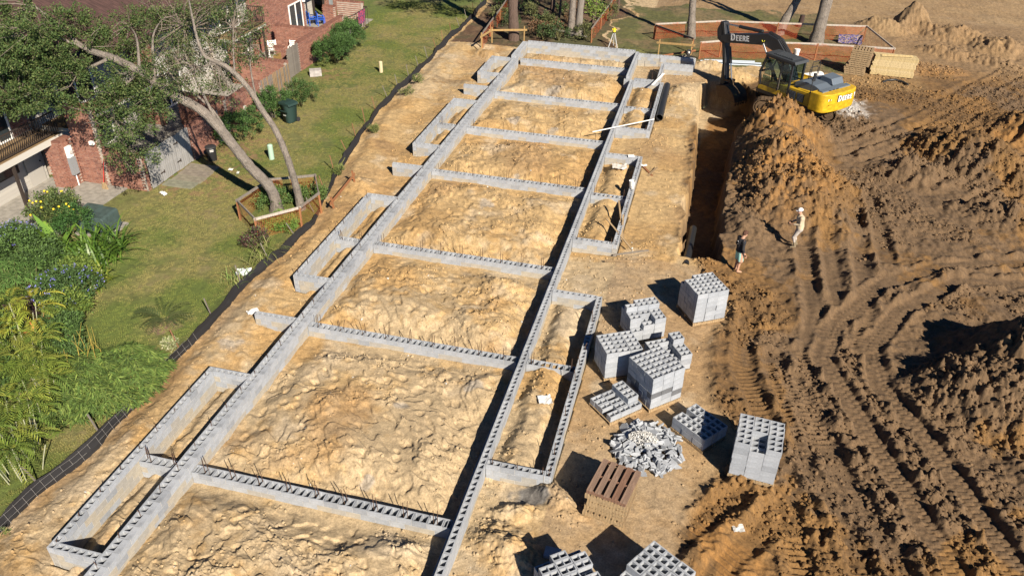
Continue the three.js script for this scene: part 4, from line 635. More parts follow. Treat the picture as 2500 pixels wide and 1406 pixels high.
{ const t = boardFence('board_gate', 'white painted board fence panel with iron hinges and tree shadow', 'gate', -11.92, -14.45, -17.72, 1.72, 0.136, greyWhite); for (const [y, z] of [[0.45, -15.3], [1.35, -15.3], [0.45, -16.6], [1.35, -16.6]]) { const b = new Build(); b.box(0.02, 0.05, 0.28, [0.02, y, z]); b.box(0.02, 0.16, 0.05, [0.022, y, z - 0.14]); b.make('hinge', darkTrim, t); } }
boardFence('picket_fence', 'weathered grey-brown picket fence with open gaps beside the shrubs', 'fence', -11.85, -24.6, -28, 1.72, 0.1, [greyWood, paleWood2, greyWood], { gap: 0.06, alt: false, part: 'picket' });
boardFence('board_fence', 'narrow grey board fence panel beside the white concrete block', 'fence', -13.08, -30.0, -31.4, 1.8, 0.14, [greyWood, greyWood2, greyWood]);
boardFence('board_fence', 'short honey-coloured board fence panel behind the grey one', 'fence', -13.5, -29.1, -30.0, 1.6, 0.12, [std(rgb(0.4, 0.24, 0.07), 0.9, { map: woodMap })]);
const slab = (name, label, a, b, y) => { const s = new Build(); s.span([a[0], y - 0.14, b[1]], [b[0], y, a[1]]); return struct(tag(s.make(name, concrete), label, 'paving')); };
slab('patio', 'bare concrete patio slab under the brown balcony', [-17.1, -9], [-13.05, -14.14], 0.07); slab('patio', 'walled concrete patio behind the white board fence panel', [-17.1, -14.5], [-12.1, -28.3], 0.06); slab('patio', 'walled concrete patio with white chairs', [-18.3, -28.4], [-13.4, -44], 0.06);
{ const R = rng(8); for (let k = 0; k < 4; k++) { const m = tag(mesh('paving_slab', boxUV(1.5, 0.07, 0.58), std(rgb(0.25 + 0.05 * R(), 0.235 + 0.04 * R(), 0.19), 1, { map: concreteMap })), 'long grey weathered paving slab in front of the white board fence panel', 'paving slab', 'paving slabs'); m.position.set(-10.95 + (R() - 0.5) * 0.15, 0.055, -15.15 - k * 0.61); m.rotation.y = (R() - 0.5) * 0.06; } }
function chair(x, z, turn, label, mat, group) {
  const t = thing('garden_chair', label, 'chair', [x, 0.062, z], turn, group); for (const [a, b] of [[-1, -1], [1, -1], [-1, 1], [1, 1]]) mesh('leg', plank(0.05, b < 0 ? 0.95 : 0.6, 0.05), mat, t).position.set(a * 0.26, b < 0 ? 0.475 : 0.3, b * 0.25);
  for (let k = 0; k < 5; k++) mesh('seat_slat', plank(0.5, 0.025, 0.085), mat, t).position.set(0, 0.42, -0.2 + k * 0.1); for (let k = 0; k < 4; k++) mesh('back_slat', plank(0.5, 0.07, 0.02), mat, t).position.set(0, 0.55 + k * 0.11, -0.26); for (const a of [-1, 1]) mesh('armrest', plank(0.06, 0.03, 0.55), mat, t).position.set(a * 0.27, 0.62, 0);
}
chair(-16.2, -33.7, 0.6, 'white slatted garden chair on the patio with a dark cushion beside it', whitePaint); chair(-14.9, -34.1, 0.2, 'white slatted garden chair against the brick patio wall', whitePaint);
const bluePlastic = std(rgb(0.02, 0.1, 0.5), 0.5); chair(-16.4, -41.3, 2.2, 'blue chair nearer the brick screen on the far patio', bluePlastic); chair(-17.1, -41.2, 2.4, 'blue chair beside the bicycle on the far patio', bluePlastic);
{ // bicycle leaning under the far balcony
  const t = thing('bicycle', 'dark bicycle parked under the far balcony', 'bicycle', [-17.6, 0.06, -41.1], 0.7); for (const x of [-0.52, 0.52]) { const w = mesh('wheel', new THREE.TorusGeometry(0.32, 0.022, 6, 24), rubber, t); w.position.set(x, 0.34, 0); for (let k = 0; k < 6; k++) { const s = mesh('spoke', plank(0.62, 0.006, 0.006), steel, w); s.rotation.z = k * Math.PI / 6; } }
  const f = new Build(); f.tube([[-0.52, 0.34, 0], [-0.12, 0.3, 0], [0.4, 0.78, 0]], 0.018, 6); f.tube([[-0.12, 0.3, 0], [-0.22, 0.82, 0], [0.4, 0.78, 0], [0.52, 0.34, 0]], 0.018, 6); f.tube([[-0.52, 0.34, 0], [-0.2, 0.72, 0]], 0.014, 5); f.make('frame', std(rgb(0.04, 0.06, 0.12), 0.4), t); const h = new Build(); h.tube([[0.4, 0.78, 0], [0.38, 0.98, 0], [0.36, 1.0, -0.26]], 0.014, 5); h.tube([[0.38, 0.98, 0], [0.36, 1.0, 0.26]], 0.014, 5); h.make('handlebar', rubber, t); const s = new Build(); s.geo(profile([[-0.36, 0.84], [-0.1, 0.84], [-0.1, 0.88], [-0.36, 0.9]], 0.12, 0.012)); s.make('saddle', rubber, t);
}
{ const t = thing('broom', 'red-handled broom leaning on the brick wing wall', 'broom', [-13.9, 0.07, -13.75]); const h = new Build(); h.rod([0, 0.28, 0], [0.02, 1.3, -0.36], 0.016, 0.016, 7); h.make('handle', redPaint, t); const b = new Build(); b.geo(profile([[-0.14, 0], [0.14, 0], [0.08, 0.3], [-0.08, 0.3]], 0.07)); b.make('brush', paleWood, t); }
// ---------------------------------------------------------------- vegetation
const leafMat = std(0xffffff, 0.75, { vertexColors: true, side: THREE.DoubleSide }), glossyLeaf = std(0xffffff, 0.45, { vertexColors: true, side: THREE.DoubleSide }), barkMat = std(rgb(0.33, 0.285, 0.24), 1, { map: concreteMap, bumpMap: barkBump, bumpScale: 0.06 }), pineBark = std(rgb(0.2, 0.135, 0.105), 1, { map: woodMap, bumpMap: barkBump, bumpScale: 0.05 }), stemMat = std(rgb(0.16, 0.15, 0.06), 0.9);
// one leaf: a bent rhomb of two halves, so that it catches light on both sides of its rib
function leaf(B, p, dir, up, l, w, col) {
  const side = V(0, 0, 0).crossVectors(dir, up).normalize().multiplyScalar(w / 2), n = V(0, 0, 0).crossVectors(side, dir).normalize(), o = B.p.length / 3, e = p.clone().addScaledVector(dir, l), m = p.clone().addScaledVector(dir, l * 0.45).addScaledVector(n, -w * 0.12);
  for (const q of [p, m.clone().add(side), e, m.clone().sub(side)]) { B.p.push(q.x, q.y, q.z); B.n.push(n.x, n.y, n.z); B.u.push(0, 0); B.c.push(col.r, col.g, col.b); }
  B.i.push(o, o + 1, o + 2, o, o + 2, o + 3); B.colored = true;
}
const pick = (cols, R) => { const c = cols[(R() * cols.length) | 0], v = 0.75 + 0.5 * R(); return rgb(c[0] * v, c[1] * v, c[2] * v); };
const onBall = (R) => { const z = R() * 2 - 1, a = R() * 6.2832, s = Math.sqrt(1 - z * z); return V(s * Math.cos(a), z, s * Math.sin(a)); };
// leaves through an ellipsoid, denser towards its skin, gathered in clumps
function blob(B, c, r, n, size, cols, R, o = {}) {
  const clumps = []; const nc = o.clumps ?? Math.max(6, n / 60 | 0); for (let k = 0; k < nc; k++) { const d = onBall(R), s = Math.pow(R(), o.fill ?? 0.22); if (d.y < -0.3 && o.dome) d.y *= -0.5; clumps.push([V(c[0] + d.x * r[0] * s, c[1] + d.y * r[1] * s, c[2] + d.z * r[2] * s), d]); }
  const cr = o.clump ?? Math.max(...r) * 0.28;
  for (let k = 0; k < n; k++) {
    const [q, d] = clumps[(R() * nc) | 0], p = q.clone().add(onBall(R).multiplyScalar(cr * Math.pow(R(), 0.5))); p.y = Math.max(p.y, 0.03);
    const dir = onBall(R).multiplyScalar(0.9).add(d).normalize(); if (o.droop) { dir.y -= o.droop; dir.normalize(); } const up = V(0, 1, 0).add(onBall(R).multiplyScalar(0.8)).normalize(), s = size * (0.7 + 0.6 * R()); leaf(B, p, dir, up, s, s * (o.width ?? 0.5), pick(cols, R));
  }
}
function grow(tree, path, radii, name = 'trunk', mat = barkMat, n = 10) { const c = new THREE.CatmullRomCurve3(path.map((p) => V(...p))), m = path.length * 4, pts = c.getPoints(m), rr = pts.map((_, k) => { const f = k / m * (radii.length - 1), i = Math.min(radii.length - 2, Math.floor(f)); return lerp(radii[i], radii[i + 1], f - i) * (1 + 0.06 * Math.sin(k * 2.3)); }); const b = new Build(); b.tube(pts, rr, n); return b.make(name, mat, tree); }
const oakLeaf = [[0.036, 0.072, 0.013], [0.052, 0.092, 0.018], [0.074, 0.108, 0.025], [0.03, 0.058, 0.011], [0.085, 0.105, 0.03]], twigMat = std(rgb(0.17, 0.14, 0.115), 1);
function twigs(B, from, to, R, n = 5) { for (let k = 0; k < n; k++) { const e = V(...to).add(onBall(R).multiplyScalar(0.75)), a = V(...from), m = a.clone().lerp(e, 0.5).add(onBall(R).multiplyScalar(0.25)); B.tube([a, m, e], [0.022, 0.014, 0.005], 4); } }
{
  const R = rng(101);
  const t1 = thing('oak_tree', 'thick pale-barked oak leaning over the townhouses from the orange fence', 'tree'), path = [[-5.54, -0.1, -14.1], [-5.5, 0.5, -14.1], [-5.64, 1.22, -14], [-6.14, 2.13, -13.7], [-6.47, 2.88, -13.5], [-7.02, 4.11, -13.2], [-7.62, 4.79, -13.1], [-8.65, 5.33, -13], [-10.08, 6.04, -13.2], [-11.52, 6.39, -13.5], [-13.03, 6.58, -13.8], [-14.29, 7.28, -14.2], [-15.4, 7.9, -14.4]];
  grow(t1, path, [0.36, 0.24, 0.23, 0.22, 0.21, 0.2, 0.19, 0.18, 0.17, 0.15, 0.12, 0.08, 0.04]);
  const limbs = [[[-6.6, 3.3, -13.4], [-7.3, 4.6, -13.5], [-8.0, 5.35, -13.4], [-8.9, 5.9, -13.5], [-9.6, 6.4, -14.3]], [[-6.94, 4.04, -13.2], [-7.48, 5.15, -13.4], [-7.95, 6.04, -13.6], [-8.32, 6.9, -13.8]], [[-10.2, 6.0, -13.2], [-10.8, 5.3, -12.6], [-10.9, 4.4, -12.1], [-10.3, 3.4, -11.7]], [[-11.5, 6.4, -13.5], [-12.6, 5.9, -12.7], [-14, 5.3, -12.1], [-15.2, 4.8, -11.9]], [[-12.6, 6.5, -13.7], [-13.4, 7.2, -13], [-13.6, 7.7, -12.4]], [[-10.1, 6, -13.2], [-11, 6.9, -14.6], [-12, 7.1, -15.6]], [[-8.7, 5.4, -13], [-9, 5.2, -12.4], [-8.9, 5.3, -12]], [[-9.4, 5.8, -13.1], [-10.1, 7.1, -14.5], [-10.3, 7.5, -15.5]]];
  for (const l of limbs) grow(t1, l, [0.075, 0.05, 0.032, 0.014], 'limb', barkMat, 8);
  const cl = [[-13.46, 7.61, -12], [-14.99, 5.69, -12.5], [-13.77, 7.66, -13.5], [-16.08, 7.84, -14], [-15.41, 4.71, -11.8], [-12.76, 5.91, -12], [-12.63, 6.6, -14.5], [-14.3, 6.9, -11.6], [-12.1, 6.44, -15], [-12.01, 7.2, -16], [-10.36, 7.31, -15.7], [-9.85, 5.73, -13], [-10.61, 5.24, -12.2], [-11.37, 4.37, -12], [-8.93, 5.31, -12.3], [-9.8, 4.47, -11.8], [-10.32, 3.83, -11.5], [-10.17, 2.99, -11.7], [-14.76, 6.29, -13.4], [-15.56, 6.51, -12.4], [-13.45, 7.24, -14.6], [-16.4, 6.9, -12.8], [-16.3, 5.5, -12.3], [-15.2, 7.3, -11.8], [-14.5, 5.1, -11.5], [-13.6, 6.8, -12.4], [-17, 7.6, -13.2], [-12.03, 5.02, -11.9], [-12.91, 6.43, -12.4], [-13.99, 5.11, -12], [-9.77, 5.08, -12.4], [-10.9, 5.94, -13]];
  const crown = new Build(), tw = new Build(), at = (p) => { let b = path[6], m = 1e9; for (const l of [path, ...limbs]) for (const q of l) { const d = V(...q).distanceTo(V(...p)); if (d < m && q[1] > 2.5) { m = d; b = q; } } return b; };
  for (const c of cl) { blob(crown, c, [1.05, 0.7, 1.05], c[0] < -12.5 ? 2500 : c[1] < 4.6 ? 1100 : 1500, 0.1, oakLeaf, R, { clumps: 26, clump: 0.26, fill: 0.5, width: 0.48 }); twigs(tw, at(c), c, R, 7); }
  crown.make('crown', leafMat, t1); stuff(tw.make('twigs', twigMat, t1));
  const t2 = thing('oak_tree', 'slender pale-barked oak with thin grey twigs beside the thick leaning one', 'tree'), p2 = [[-4.55, -0.1, -14.5], [-4.59, 0.63, -14.5], [-4.59, 1.7, -14.3], [-4.66, 2.81, -14.1], [-4.93, 3.91, -14], [-5.3, 4.69, -13.9], [-5.71, 5.62, -13.8], [-6.47, 6.37, -13.8], [-7.45, 6.68, -13.9], [-7.7, 7.09, -14], [-8.04, 7.91, -14.4], [-8.18, 8.63, -14.6]];
  grow(t2, p2, [0.24, 0.17, 0.15, 0.14, 0.13, 0.12, 0.11, 0.1, 0.08, 0.06, 0.045, 0.03]);
  const l2 = [[[-6.2, 6.2, -13.8], [-6.4, 7, -14.3], [-6.7, 7.6, -15]], [[-6.9, 6.5, -13.8], [-7.8, 6.3, -13.7], [-8.8, 6.4, -14]], [[-7.7, 7.09, -14], [-8.6, 7.4, -15], [-9.4, 7.3, -15.6]], [[-5.5, 5.2, -13.9], [-5.9, 6.2, -14.5], [-6.2, 6.9, -15.2]]]; for (const l of l2) grow(t2, l, [0.045, 0.03, 0.012], 'limb', barkMat, 7);
  const c2 = new Build(), w2 = new Build(), cl2 = [[-7.77, 6.16, -13.6], [-7.98, 7.44, -15.6], [-6.73, 7.0, -14.6], [-6.49, 6.58, -15.2], [-9.23, 6.28, -13.6], [-9.29, 6.98, -15.4], [-9.6, 6.45, -14.8], [-9.14, 7.67, -16], [-7.76, 7.95, -16], [-8.04, 5.95, -12.8], [-8.5, 6.8, -14.4], [-7.2, 7.4, -15.2], [-11.69, 5.58, -15], [-10.79, 6.55, -15.5], [-10.01, 7.17, -16], [-8.83, 7.81, -16.5], [-8.82, 6.73, -15.5], [-7.85, 6.29, -15], [-6.41, 7.6, -15.5], [-6.1, 6.63, -15], [-9.1, 6.06, -14.8], [-7.27, 5.82, -14.5], [-10.41, 7.69, -16.5], [-11.86, 7.4, -16.5], [-6.79, 8.09, -16], [-9.79, 5.49, -14.2], [-7.1, 5.2, -14.6]];
  for (const c of cl2) { blob(c2, c, [1.0, 0.6, 1.0], 900, 0.09, [...oakLeaf, [0.11, 0.105, 0.055], [0.13, 0.115, 0.07]], R, { clumps: 22, clump: 0.25, fill: 0.5, width: 0.45 }); let b = p2[8], m = 1e9; for (const l of [p2, ...l2]) for (const q of l) { const d = V(...q).distanceTo(V(...c)); if (d < m && q[1] > 4) { m = d; b = q; } } twigs(w2, b, c, R, 8); }
  c2.make('crown', leafMat, t2); stuff(w2.make('twigs', twigMat, t2));
}
// shrubs: many small leaves on a rough dome over a few stems
function shrub(name, label, cat, p, r, n, size, cols, seed, o = {}, group) {
  const t = thing(name, label, cat, [p[0], groundY(p[0], p[1]), p[1]], 0, group), R = rng(seed), b = new Build(), h = r[1];
  blob(b, [0, h * (o.lift ?? 0.95), 0], r, n, size, cols, R, { dome: true, fill: 0.25, ...o }); for (const q of o.more ?? []) blob(b, q.c, q.r, q.n, size, cols, R, { dome: true, fill: 0.25, ...o });
  b.make('foliage', o.mat ?? leafMat, t); const s = new Build(); for (let k = 0; k < 6; k++) { const e = onBall(R); s.tube([[e.x * 0.08, -0.05, e.z * 0.08], [e.x * r[0] * 0.4, h * 0.7, e.z * r[2] * 0.4], [e.x * r[0] * 0.7, h * 1.2, e.z * r[2] * 0.7]], [0.03, 0.02, 0.008], 5); } s.make('stems', o.stem ?? stemMat, t); return t;
}
const hedge = [[0.035, 0.085, 0.014], [0.05, 0.115, 0.02], [0.028, 0.06, 0.012], [0.07, 0.14, 0.03]];
shrub('round_hedge', 'large clipped dark green hedge against the long brick garden wall', 'hedge', [-11.65, -33.6], [1.3, 1.0, 1.7], 14000, 0.085, hedge, 201, { clumps: 170, clump: 0.2, more: [{ c: [-0.35, 0.95, -2.6], r: [1.1, 1.0, 1.5], n: 9000 }, { c: [-0.9, 1.1, -4.4], r: [0.6, 0.7, 0.9], n: 2500 }] });
shrub('shrub', 'green shrub beside the green wheeled bin, nearer the picket fence', 'shrub', [-10.35, -26.0], [0.95, 0.78, 1.15], 6500, 0.07, [...hedge, [0.09, 0.1, 0.03]], 202, { clumps: 90, clump: 0.17 });
shrub('shrub', 'clipped dark green shrub on bare grey stems in front of the brick corner', 'shrub', [-10.9, -23.9], [1.05, 0.85, 1.1], 7500, 0.075, hedge, 203, { clumps: 90, clump: 0.17, stem: barkMat });
shrub('shrub', 'wide dark green shrub behind the black bin and thick leaning trunk', 'shrub', [-11.0, -20.6], [1.0, 0.8, 1.7], 9500, 0.075, hedge, 204, { clumps: 110, clump: 0.18 });
const tall = [[0.05, 0.1, 0.02], [0.08, 0.15, 0.03], [0.035, 0.07, 0.016]];
// the planted bed beside the patio
{ const t = shrub('citrus_tree', 'small citrus tree with yellow fruit in front of the grey-sided wall', 'tree', [-13.0, -9.9], [1.1, 0.75, 1.0], 4200, 0.11, [[0.06, 0.09, 0.02], [0.1, 0.125, 0.03], [0.04, 0.07, 0.016]], 210, { lift: 1.5, clumps: 70, clump: 0.24 }), R = rng(5); const y = std(rgb(0.75, 0.55, 0.03), 0.5); for (let k = 0; k < 16; k++) { const e = onBall(R); const f = mesh('fruit', new THREE.SphereGeometry(0.045, 8, 6), y, t); f.position.set(e.x * 0.95, 1.25 + Math.abs(e.y) * 0.65, e.z * 0.9 + 0.1); } }
shrub('shrub', 'deep green feathery shrub touching the green transformer box', 'shrub', [-12.05, -9.6], [0.7, 0.75, 0.75], 4200, 0.07, [[0.03, 0.085, 0.014], [0.045, 0.12, 0.02]], 211, { clumps: 70, clump: 0.2, lift: 1.1 });
shrub('flowering_shrub', 'sprawling shrub with small violet blue flowers behind the banana leaves', 'shrub', [-12.5, -7.3], [1.6, 0.7, 1.3], 7500, 0.09, tall, 212, { clumps: 110, clump: 0.28 });
{ const spots = [[-9.3, -5.7, 1.2, 1.0, 213, 'dark shrub dotted with violet blue flowers at the lawn edge'], [-13.8, -8.4, 0.9, 0.9, 214, 'shrub with violet flowers pressed against the low brick wall']], fl = std(rgb(0.2, 0.2, 0.62), 0.8); for (const [x, z, r, h, sd, lb] of spots) { const t = shrub('flowering_shrub', lb, 'shrub', [x, z], [r, 0.55 * h, r], 6000, 0.085, [[0.035, 0.075, 0.018], [0.05, 0.1, 0.022]], sd, { clumps: 100, clump: 0.25 }), R = rng(sd); const b = new Build(); for (let k = 0; k < 90; k++) { const e = onBall(R); for (let j = 0; j < 4; j++) { const c = V(e.x * r * 1.05, 0.55 * h * 0.95 + Math.abs(e.y) * 0.72 * h, e.z * r * 1.05).add(onBall(R).multiplyScalar(0.04)); leaf(b, c, onBall(R), V(0, 1, 0), 0.045, 0.04, rgb(0.2, 0.2, 0.6)); } } b.make('flowers', std(0xffffff, 0.8, { vertexColors: true, side: THREE.DoubleSide }), t); } }
// arching strap leaves
function strap(name, label, cat, p, n, len, w, cols, seed, o = {}, group) {
  const t = thing(name, label, cat, [p[0], groundY(p[0], p[1]), p[1]], 0, group), R = rng(seed), b = new Build();
  for (let k = 0; k < n; k++) {
    const a = R() * 6.283, rise = lerp(o.rise?.[0] ?? 0.5, o.rise?.[1] ?? 1.3, R()), L = len * (0.6 + 0.5 * R()), cx = (R() - 0.5) * (o.spread ?? 0.5), cz = (R() - 0.5) * (o.spread ?? 0.5) * (o.long ?? 1), col = pick(cols, R); let pos = V(cx, 0.02, cz), dir = V(Math.cos(a) * Math.cos(rise), Math.sin(rise), Math.sin(a) * Math.cos(rise)); const sd = V(-Math.sin(a), 0, Math.cos(a)); let prev = null; const S = 6;
    for (let s = 0; s <= S; s++) { const f = s / S, ww = w * (f < 0.2 ? 0.6 + 2 * f : 1) * (1 - Math.pow(f, 3)) + 0.004, q = [pos.clone().addScaledVector(sd, ww / 2), pos.clone().addScaledVector(sd, -ww / 2)]; if (prev) b.quad(prev[0].toArray(), prev[1].toArray(), q[1].toArray(), q[0].toArray(), col); prev = q; pos = pos.clone().addScaledVector(dir, L / S); if (pos.y < 0.02) pos.y = 0.02; dir.y -= (o.bend ?? 0.32) * (0.6 + 0.8 * f); dir.normalize(); }
  }
  b.make('leaves', o.mat ?? glossyLeaf, t); return t;
}
const lime = [[0.1, 0.155, 0.022], [0.14, 0.19, 0.03], [0.065, 0.115, 0.018]];
strap('strap_lily', 'big clump of glossy arching strap leaves beside the transformer box', 'plant', [-10.45, -8.5], 330, 1.5, 0.075, [[0.065, 0.125, 0.016], [0.095, 0.165, 0.024], [0.042, 0.09, 0.013]], 220, { spread: 1.7, long: 1.3 });
strap('strap_lily', 'yellow-green clump of strap leaves spilling on the lawn', 'plant', [-9.2, -6.9], 110, 1.0, 0.065, [[0.17, 0.2, 0.028], [0.12, 0.17, 0.025]], 221, { spread: 0.8 });
strap('banana_plant', 'young banana plant with broad upright leaves among the flowers', 'plant', [-12.1, -8.6], 8, 1.7, 0.34, [[0.09, 0.17, 0.025], [0.12, 0.21, 0.03]], 222, { rise: [0.9, 1.4], bend: 0.16, spread: 0.3 });
// umbrella sedge: tall stems each with a star of thin leaves
function sedge(p, n, h, r, cols, seed, label, name = 'umbrella_sedge') { const t = thing(name, label, 'plant', [p[0], groundY(p[0], p[1]), p[1]]), R = rng(seed), b = new Build(), s = new Build(); for (let k = 0; k < n; k++) { const a = R() * 6.28, q = Math.sqrt(R()) * r, hh = h * (0.7 + 0.5 * R()), e = V(Math.cos(a) * q, hh, Math.sin(a) * q); s.tube([[e.x * 0.6, 0, e.z * 0.6], [e.x * 0.85, hh * 0.6, e.z * 0.85], e], [0.012, 0.01, 0.007], 4); for (let j = 0; j < 16; j++) { const g = j / 16 * 6.28 + R(), d = V(Math.cos(g), -0.1 - 0.35 * R(), Math.sin(g)).normalize(); leaf(b, e, d, V(0, 1, 0), 0.26 + 0.12 * R(), 0.026, pick(cols, R)); } } s.make('stems', stemMat, t); b.make('leaves', leafMat, t); return t; }
sedge([-11.3, -5.4], 80, 1.1, 1.0, [[0.07, 0.15, 0.03], [0.11, 0.2, 0.045]], 230, 'umbrella sedge with starry grass tops among the flowering shrubs');
sedge([-10.6, -4.3], 40, 0.9, 0.7, lime, 231, 'yellow-green umbrella sedge in front of the purple foliage');
shrub('purple_shrub', 'dark purple leaved shrub between the yellow palms and sedge', 'shrub', [-9.75, -4.1], [0.4, 0.55, 0.45], 1600, 0.1, [[0.03, 0.012, 0.018], [0.05, 0.02, 0.025]], 232, { clumps: 30, clump: 0.18 });
strap('bromeliad', 'orange-red bromeliad leaves in the planted bed', 'plant', [-8.9, -4.0], 60, 0.5, 0.06, [[0.5, 0.13, 0.05], [0.38, 0.14, 0.05], [0.3, 0.16, 0.06]], 233, { spread: 0.8, mat: leafMat });
// low running bamboo: thousands of pointed leaves over a mound
{ const t = thing('bamboo_thicket', 'low thicket of bright green pointed bamboo leaves reaching the silt fence', 'bamboo', [-4.9, 0, -1.9]), R = rng(240), b = new Build(), s = new Build(), cols = [[0.06, 0.105, 0.016], [0.085, 0.135, 0.024], [0.042, 0.078, 0.013], [0.12, 0.165, 0.032]];
  for (let k = 0; k < 2300; k++) { const x = (R() * 2 - 1), z = (R() * 2 - 1), edge = 1 + 0.35 * (fbm(x * 2 + 4, z * 2 + 9, 2) - 0.5); if (x * x + z * z > edge) continue; const px = x * 1.6 - z * 0.4, pz = z * 1.85, lump = fbm(px * 2.2 + 30, pz * 2.2, 3), h = 0.95 * Math.sqrt(Math.max(0.06, 1 - (x * x + z * z) / edge)) * (0.35 + 1.1 * lump) * (0.8 + 0.4 * R()), top = V(px, h, pz), tone = 0.75 + 0.6 * R(); if (k % 4 === 0) s.tube([[px * 0.97, 0, pz * 0.97], [px, h, pz]], 0.006, 4); const a0 = R() * 6.28; for (let j = 0; j < 8; j++) { const a = a0 + j * 0.8 + R() * 0.4, d = V(Math.cos(a), -0.1 - 0.5 * R(), Math.sin(a)).normalize(), c = pick(cols, R).multiplyScalar(tone); leaf(b, top.clone().add(onBall(R).multiplyScalar(0.05)), d, V(0, 1, 0).add(onBall(R).multiplyScalar(0.5)), 0.2 + 0.14 * R(), 0.042, c); } }
  b.make('leaves', leafMat, t); stuff(s.make('stems', stemMat, t)); const c = new Build(); for (let k = 0; k < 14; k++) { const x = -1.4 + 0.9 * R(), z = -1 + 1.3 * R(); c.tube([[x, 0, z], [x - 0.1 + 0.2 * R(), 0.8, z - 0.1], [x - 0.25 + 0.5 * R(), 1.3 + 0.4 * R(), z - 0.35 * R()]], [0.01, 0.008, 0.004], 5); } stuff(c.make('bare_canes', std(rgb(0.4, 0.3, 0.06), 0.8), t)); }
for (const [x, z, r, h, sd, l] of [[-11.3, -6.7, 1.0, 0.7, 280, 'leafy green shrub filling the bed behind the sedge'], [-13.2, -6, 1.2, 0.75, 281, 'broad green shrub deep in the planted bed'], [-8.5, -4.9, 0.7, 0.5, 282, 'mid green shrub beside the orange bromeliads'], [-7.8, -3.6, 0.75, 0.5, 283, 'light green shrub at the foot of the bare canes'], [-6.7, -2.6, 0.6, 0.45, 284, 'yellowish green shrub next to the bamboo thicket'], [-9.8, -6.9, 0.7, 0.5, 285, 'dark green shrub between the strap leaves and blue flowers'], [-9.9, -2.6, 1, 0.7, 286, 'leafy shrub under the golden palm'], [-8, -0.8, 1.1, 0.6, 287, 'leafy shrub filling the gap among the palms']]) shrub('shrub', l, 'shrub', [x, z], [r, h, r], 4200, 0.1, sd % 3 ? tall : lime, sd, { clumps: 70, clump: 0.22, width: 0.4 }, 'green shrubs filling the planted bed');
// feather palms with clustered thin canes
function palm(p, n, h, len, cols, seed, label, o = {}, group) {
  const t = thing(o.name ?? 'bamboo_palm', label, 'palm', [p[0], groundY(p[0], p[1]), p[1]], 0, group), R = rng(seed), b = new Build(), c = new Build();
  for (let k = 0; k < n; k++) { const a0 = R() * 6.28, q = (o.r ?? 0.5) * Math.sqrt(R()), hh = h * (0.55 + 0.6 * R()), base = V(Math.cos(a0) * q, 0, Math.sin(a0) * q), top = V(base.x * 1.6, hh, base.z * 1.6); if (hh > 0.25) c.tube([base, top.clone().lerp(base, 0.5).add(V(0, 0.03, 0)), top], 0.018, 5);
    for (let j = 0; j < (o.fronds ?? 5); j++) { const a = R() * 6.28, col = pick(cols, R), L = len * (0.7 + 0.5 * R()); let pos = top.clone(), dir = V(Math.cos(a) * 0.7, 0.75, Math.sin(a) * 0.7).normalize(); const sd = V(-Math.sin(a), 0, Math.cos(a)), S = 12; for (let s = 0; s < S; s++) { pos = pos.clone().addScaledVector(dir, L / S); dir.y -= (o.bend ?? 0.17); dir.normalize(); if (s < 2) continue; for (const g of [-1, 1]) { const d = sd.clone().multiplyScalar(g).addScaledVector(dir, 0.75).add(V(0, -0.15 + 0.25 * R(), 0)).normalize(); leaf(b, pos, d, V(0, 1, 0), (o.leaf ?? 0.24) * (1 - 0.5 * Math.abs(s / S - 0.5)), o.w ?? 0.032, col); } } } }
  b.make('fronds', leafMat, t); if (c.p.length) c.make('canes', std(rgb(0.33, 0.34, 0.22), 0.8), t); return t;
}
const gp = 'feathery palms in the planted bed', palmCols = [[0.115, 0.17, 0.02], [0.165, 0.215, 0.028], [0.085, 0.135, 0.018], [0.21, 0.235, 0.035]];
palm([-6.9, -1.6], 9, 1.1, 0.9, palmCols, 250, 'feathery palm whose fronds touch the bamboo canes', {}, gp); palm([-6.0, -0.3], 9, 1.2, 0.9, palmCols, 251, 'feathery palm behind the bamboo thicket', {}, gp); palm([-5.3, 0.9], 9, 1.3, 0.95, palmCols, 252, 'feathery palm with pale canes between two others', {}, gp); palm([-4.75, 1.75], 8, 1.3, 0.85, palmCols, 253, 'feathery palm with pale canes at the grass edge by the silt fence', {}, gp);
palm([-8.9, -3.0], 8, 1.5, 0.9, [[0.3, 0.31, 0.03], [0.36, 0.34, 0.04], [0.22, 0.27, 0.03]], 254, 'golden yellow palm beside the purple shrub', {}, gp); palm([-7.9, -2.1], 7, 1.2, 0.85, palmCols, 255, 'lime green palm in front of the golden one', {}, gp); palm([-6.2, 0.9], 8, 1.2, 0.9, palmCols, 256, 'feathery palm deep in the bed', {}, gp); palm([-7.3, -0.4], 8, 1.2, 0.9, palmCols, 257, 'lime palm at the middle of the bed', {}, gp);
palm([-5.3, -5.5], 2, 0.12, 0.95, [[0.04, 0.065, 0.018], [0.06, 0.085, 0.022], [0.09, 0.105, 0.035]], 258, 'low spreading cycad alone on the lawn in a ring of mulch', { name: 'cycad', r: 0.08, fronds: 13, leaf: 0.2, w: 0.034, bend: 0.11 });
shrub('shrub', 'small pale variegated shrub beside the silt fence', 'shrub', [-4.1, -4.2], [0.24, 0.26, 0.24], 500, 0.08, [[0.24, 0.26, 0.12], [0.14, 0.18, 0.06], [0.32, 0.32, 0.2]], 259, { clumps: 16, clump: 0.12 });
shrub('fern_patch', 'feathery bright green fern at the corner of the orange tree fence', 'fern', [-4.4, -12.7], [0.75, 0.32, 0.6], 3600, 0.12, [[0.1, 0.19, 0.03], [0.14, 0.23, 0.035]], 260, { width: 0.18, clumps: 60, clump: 0.2 });
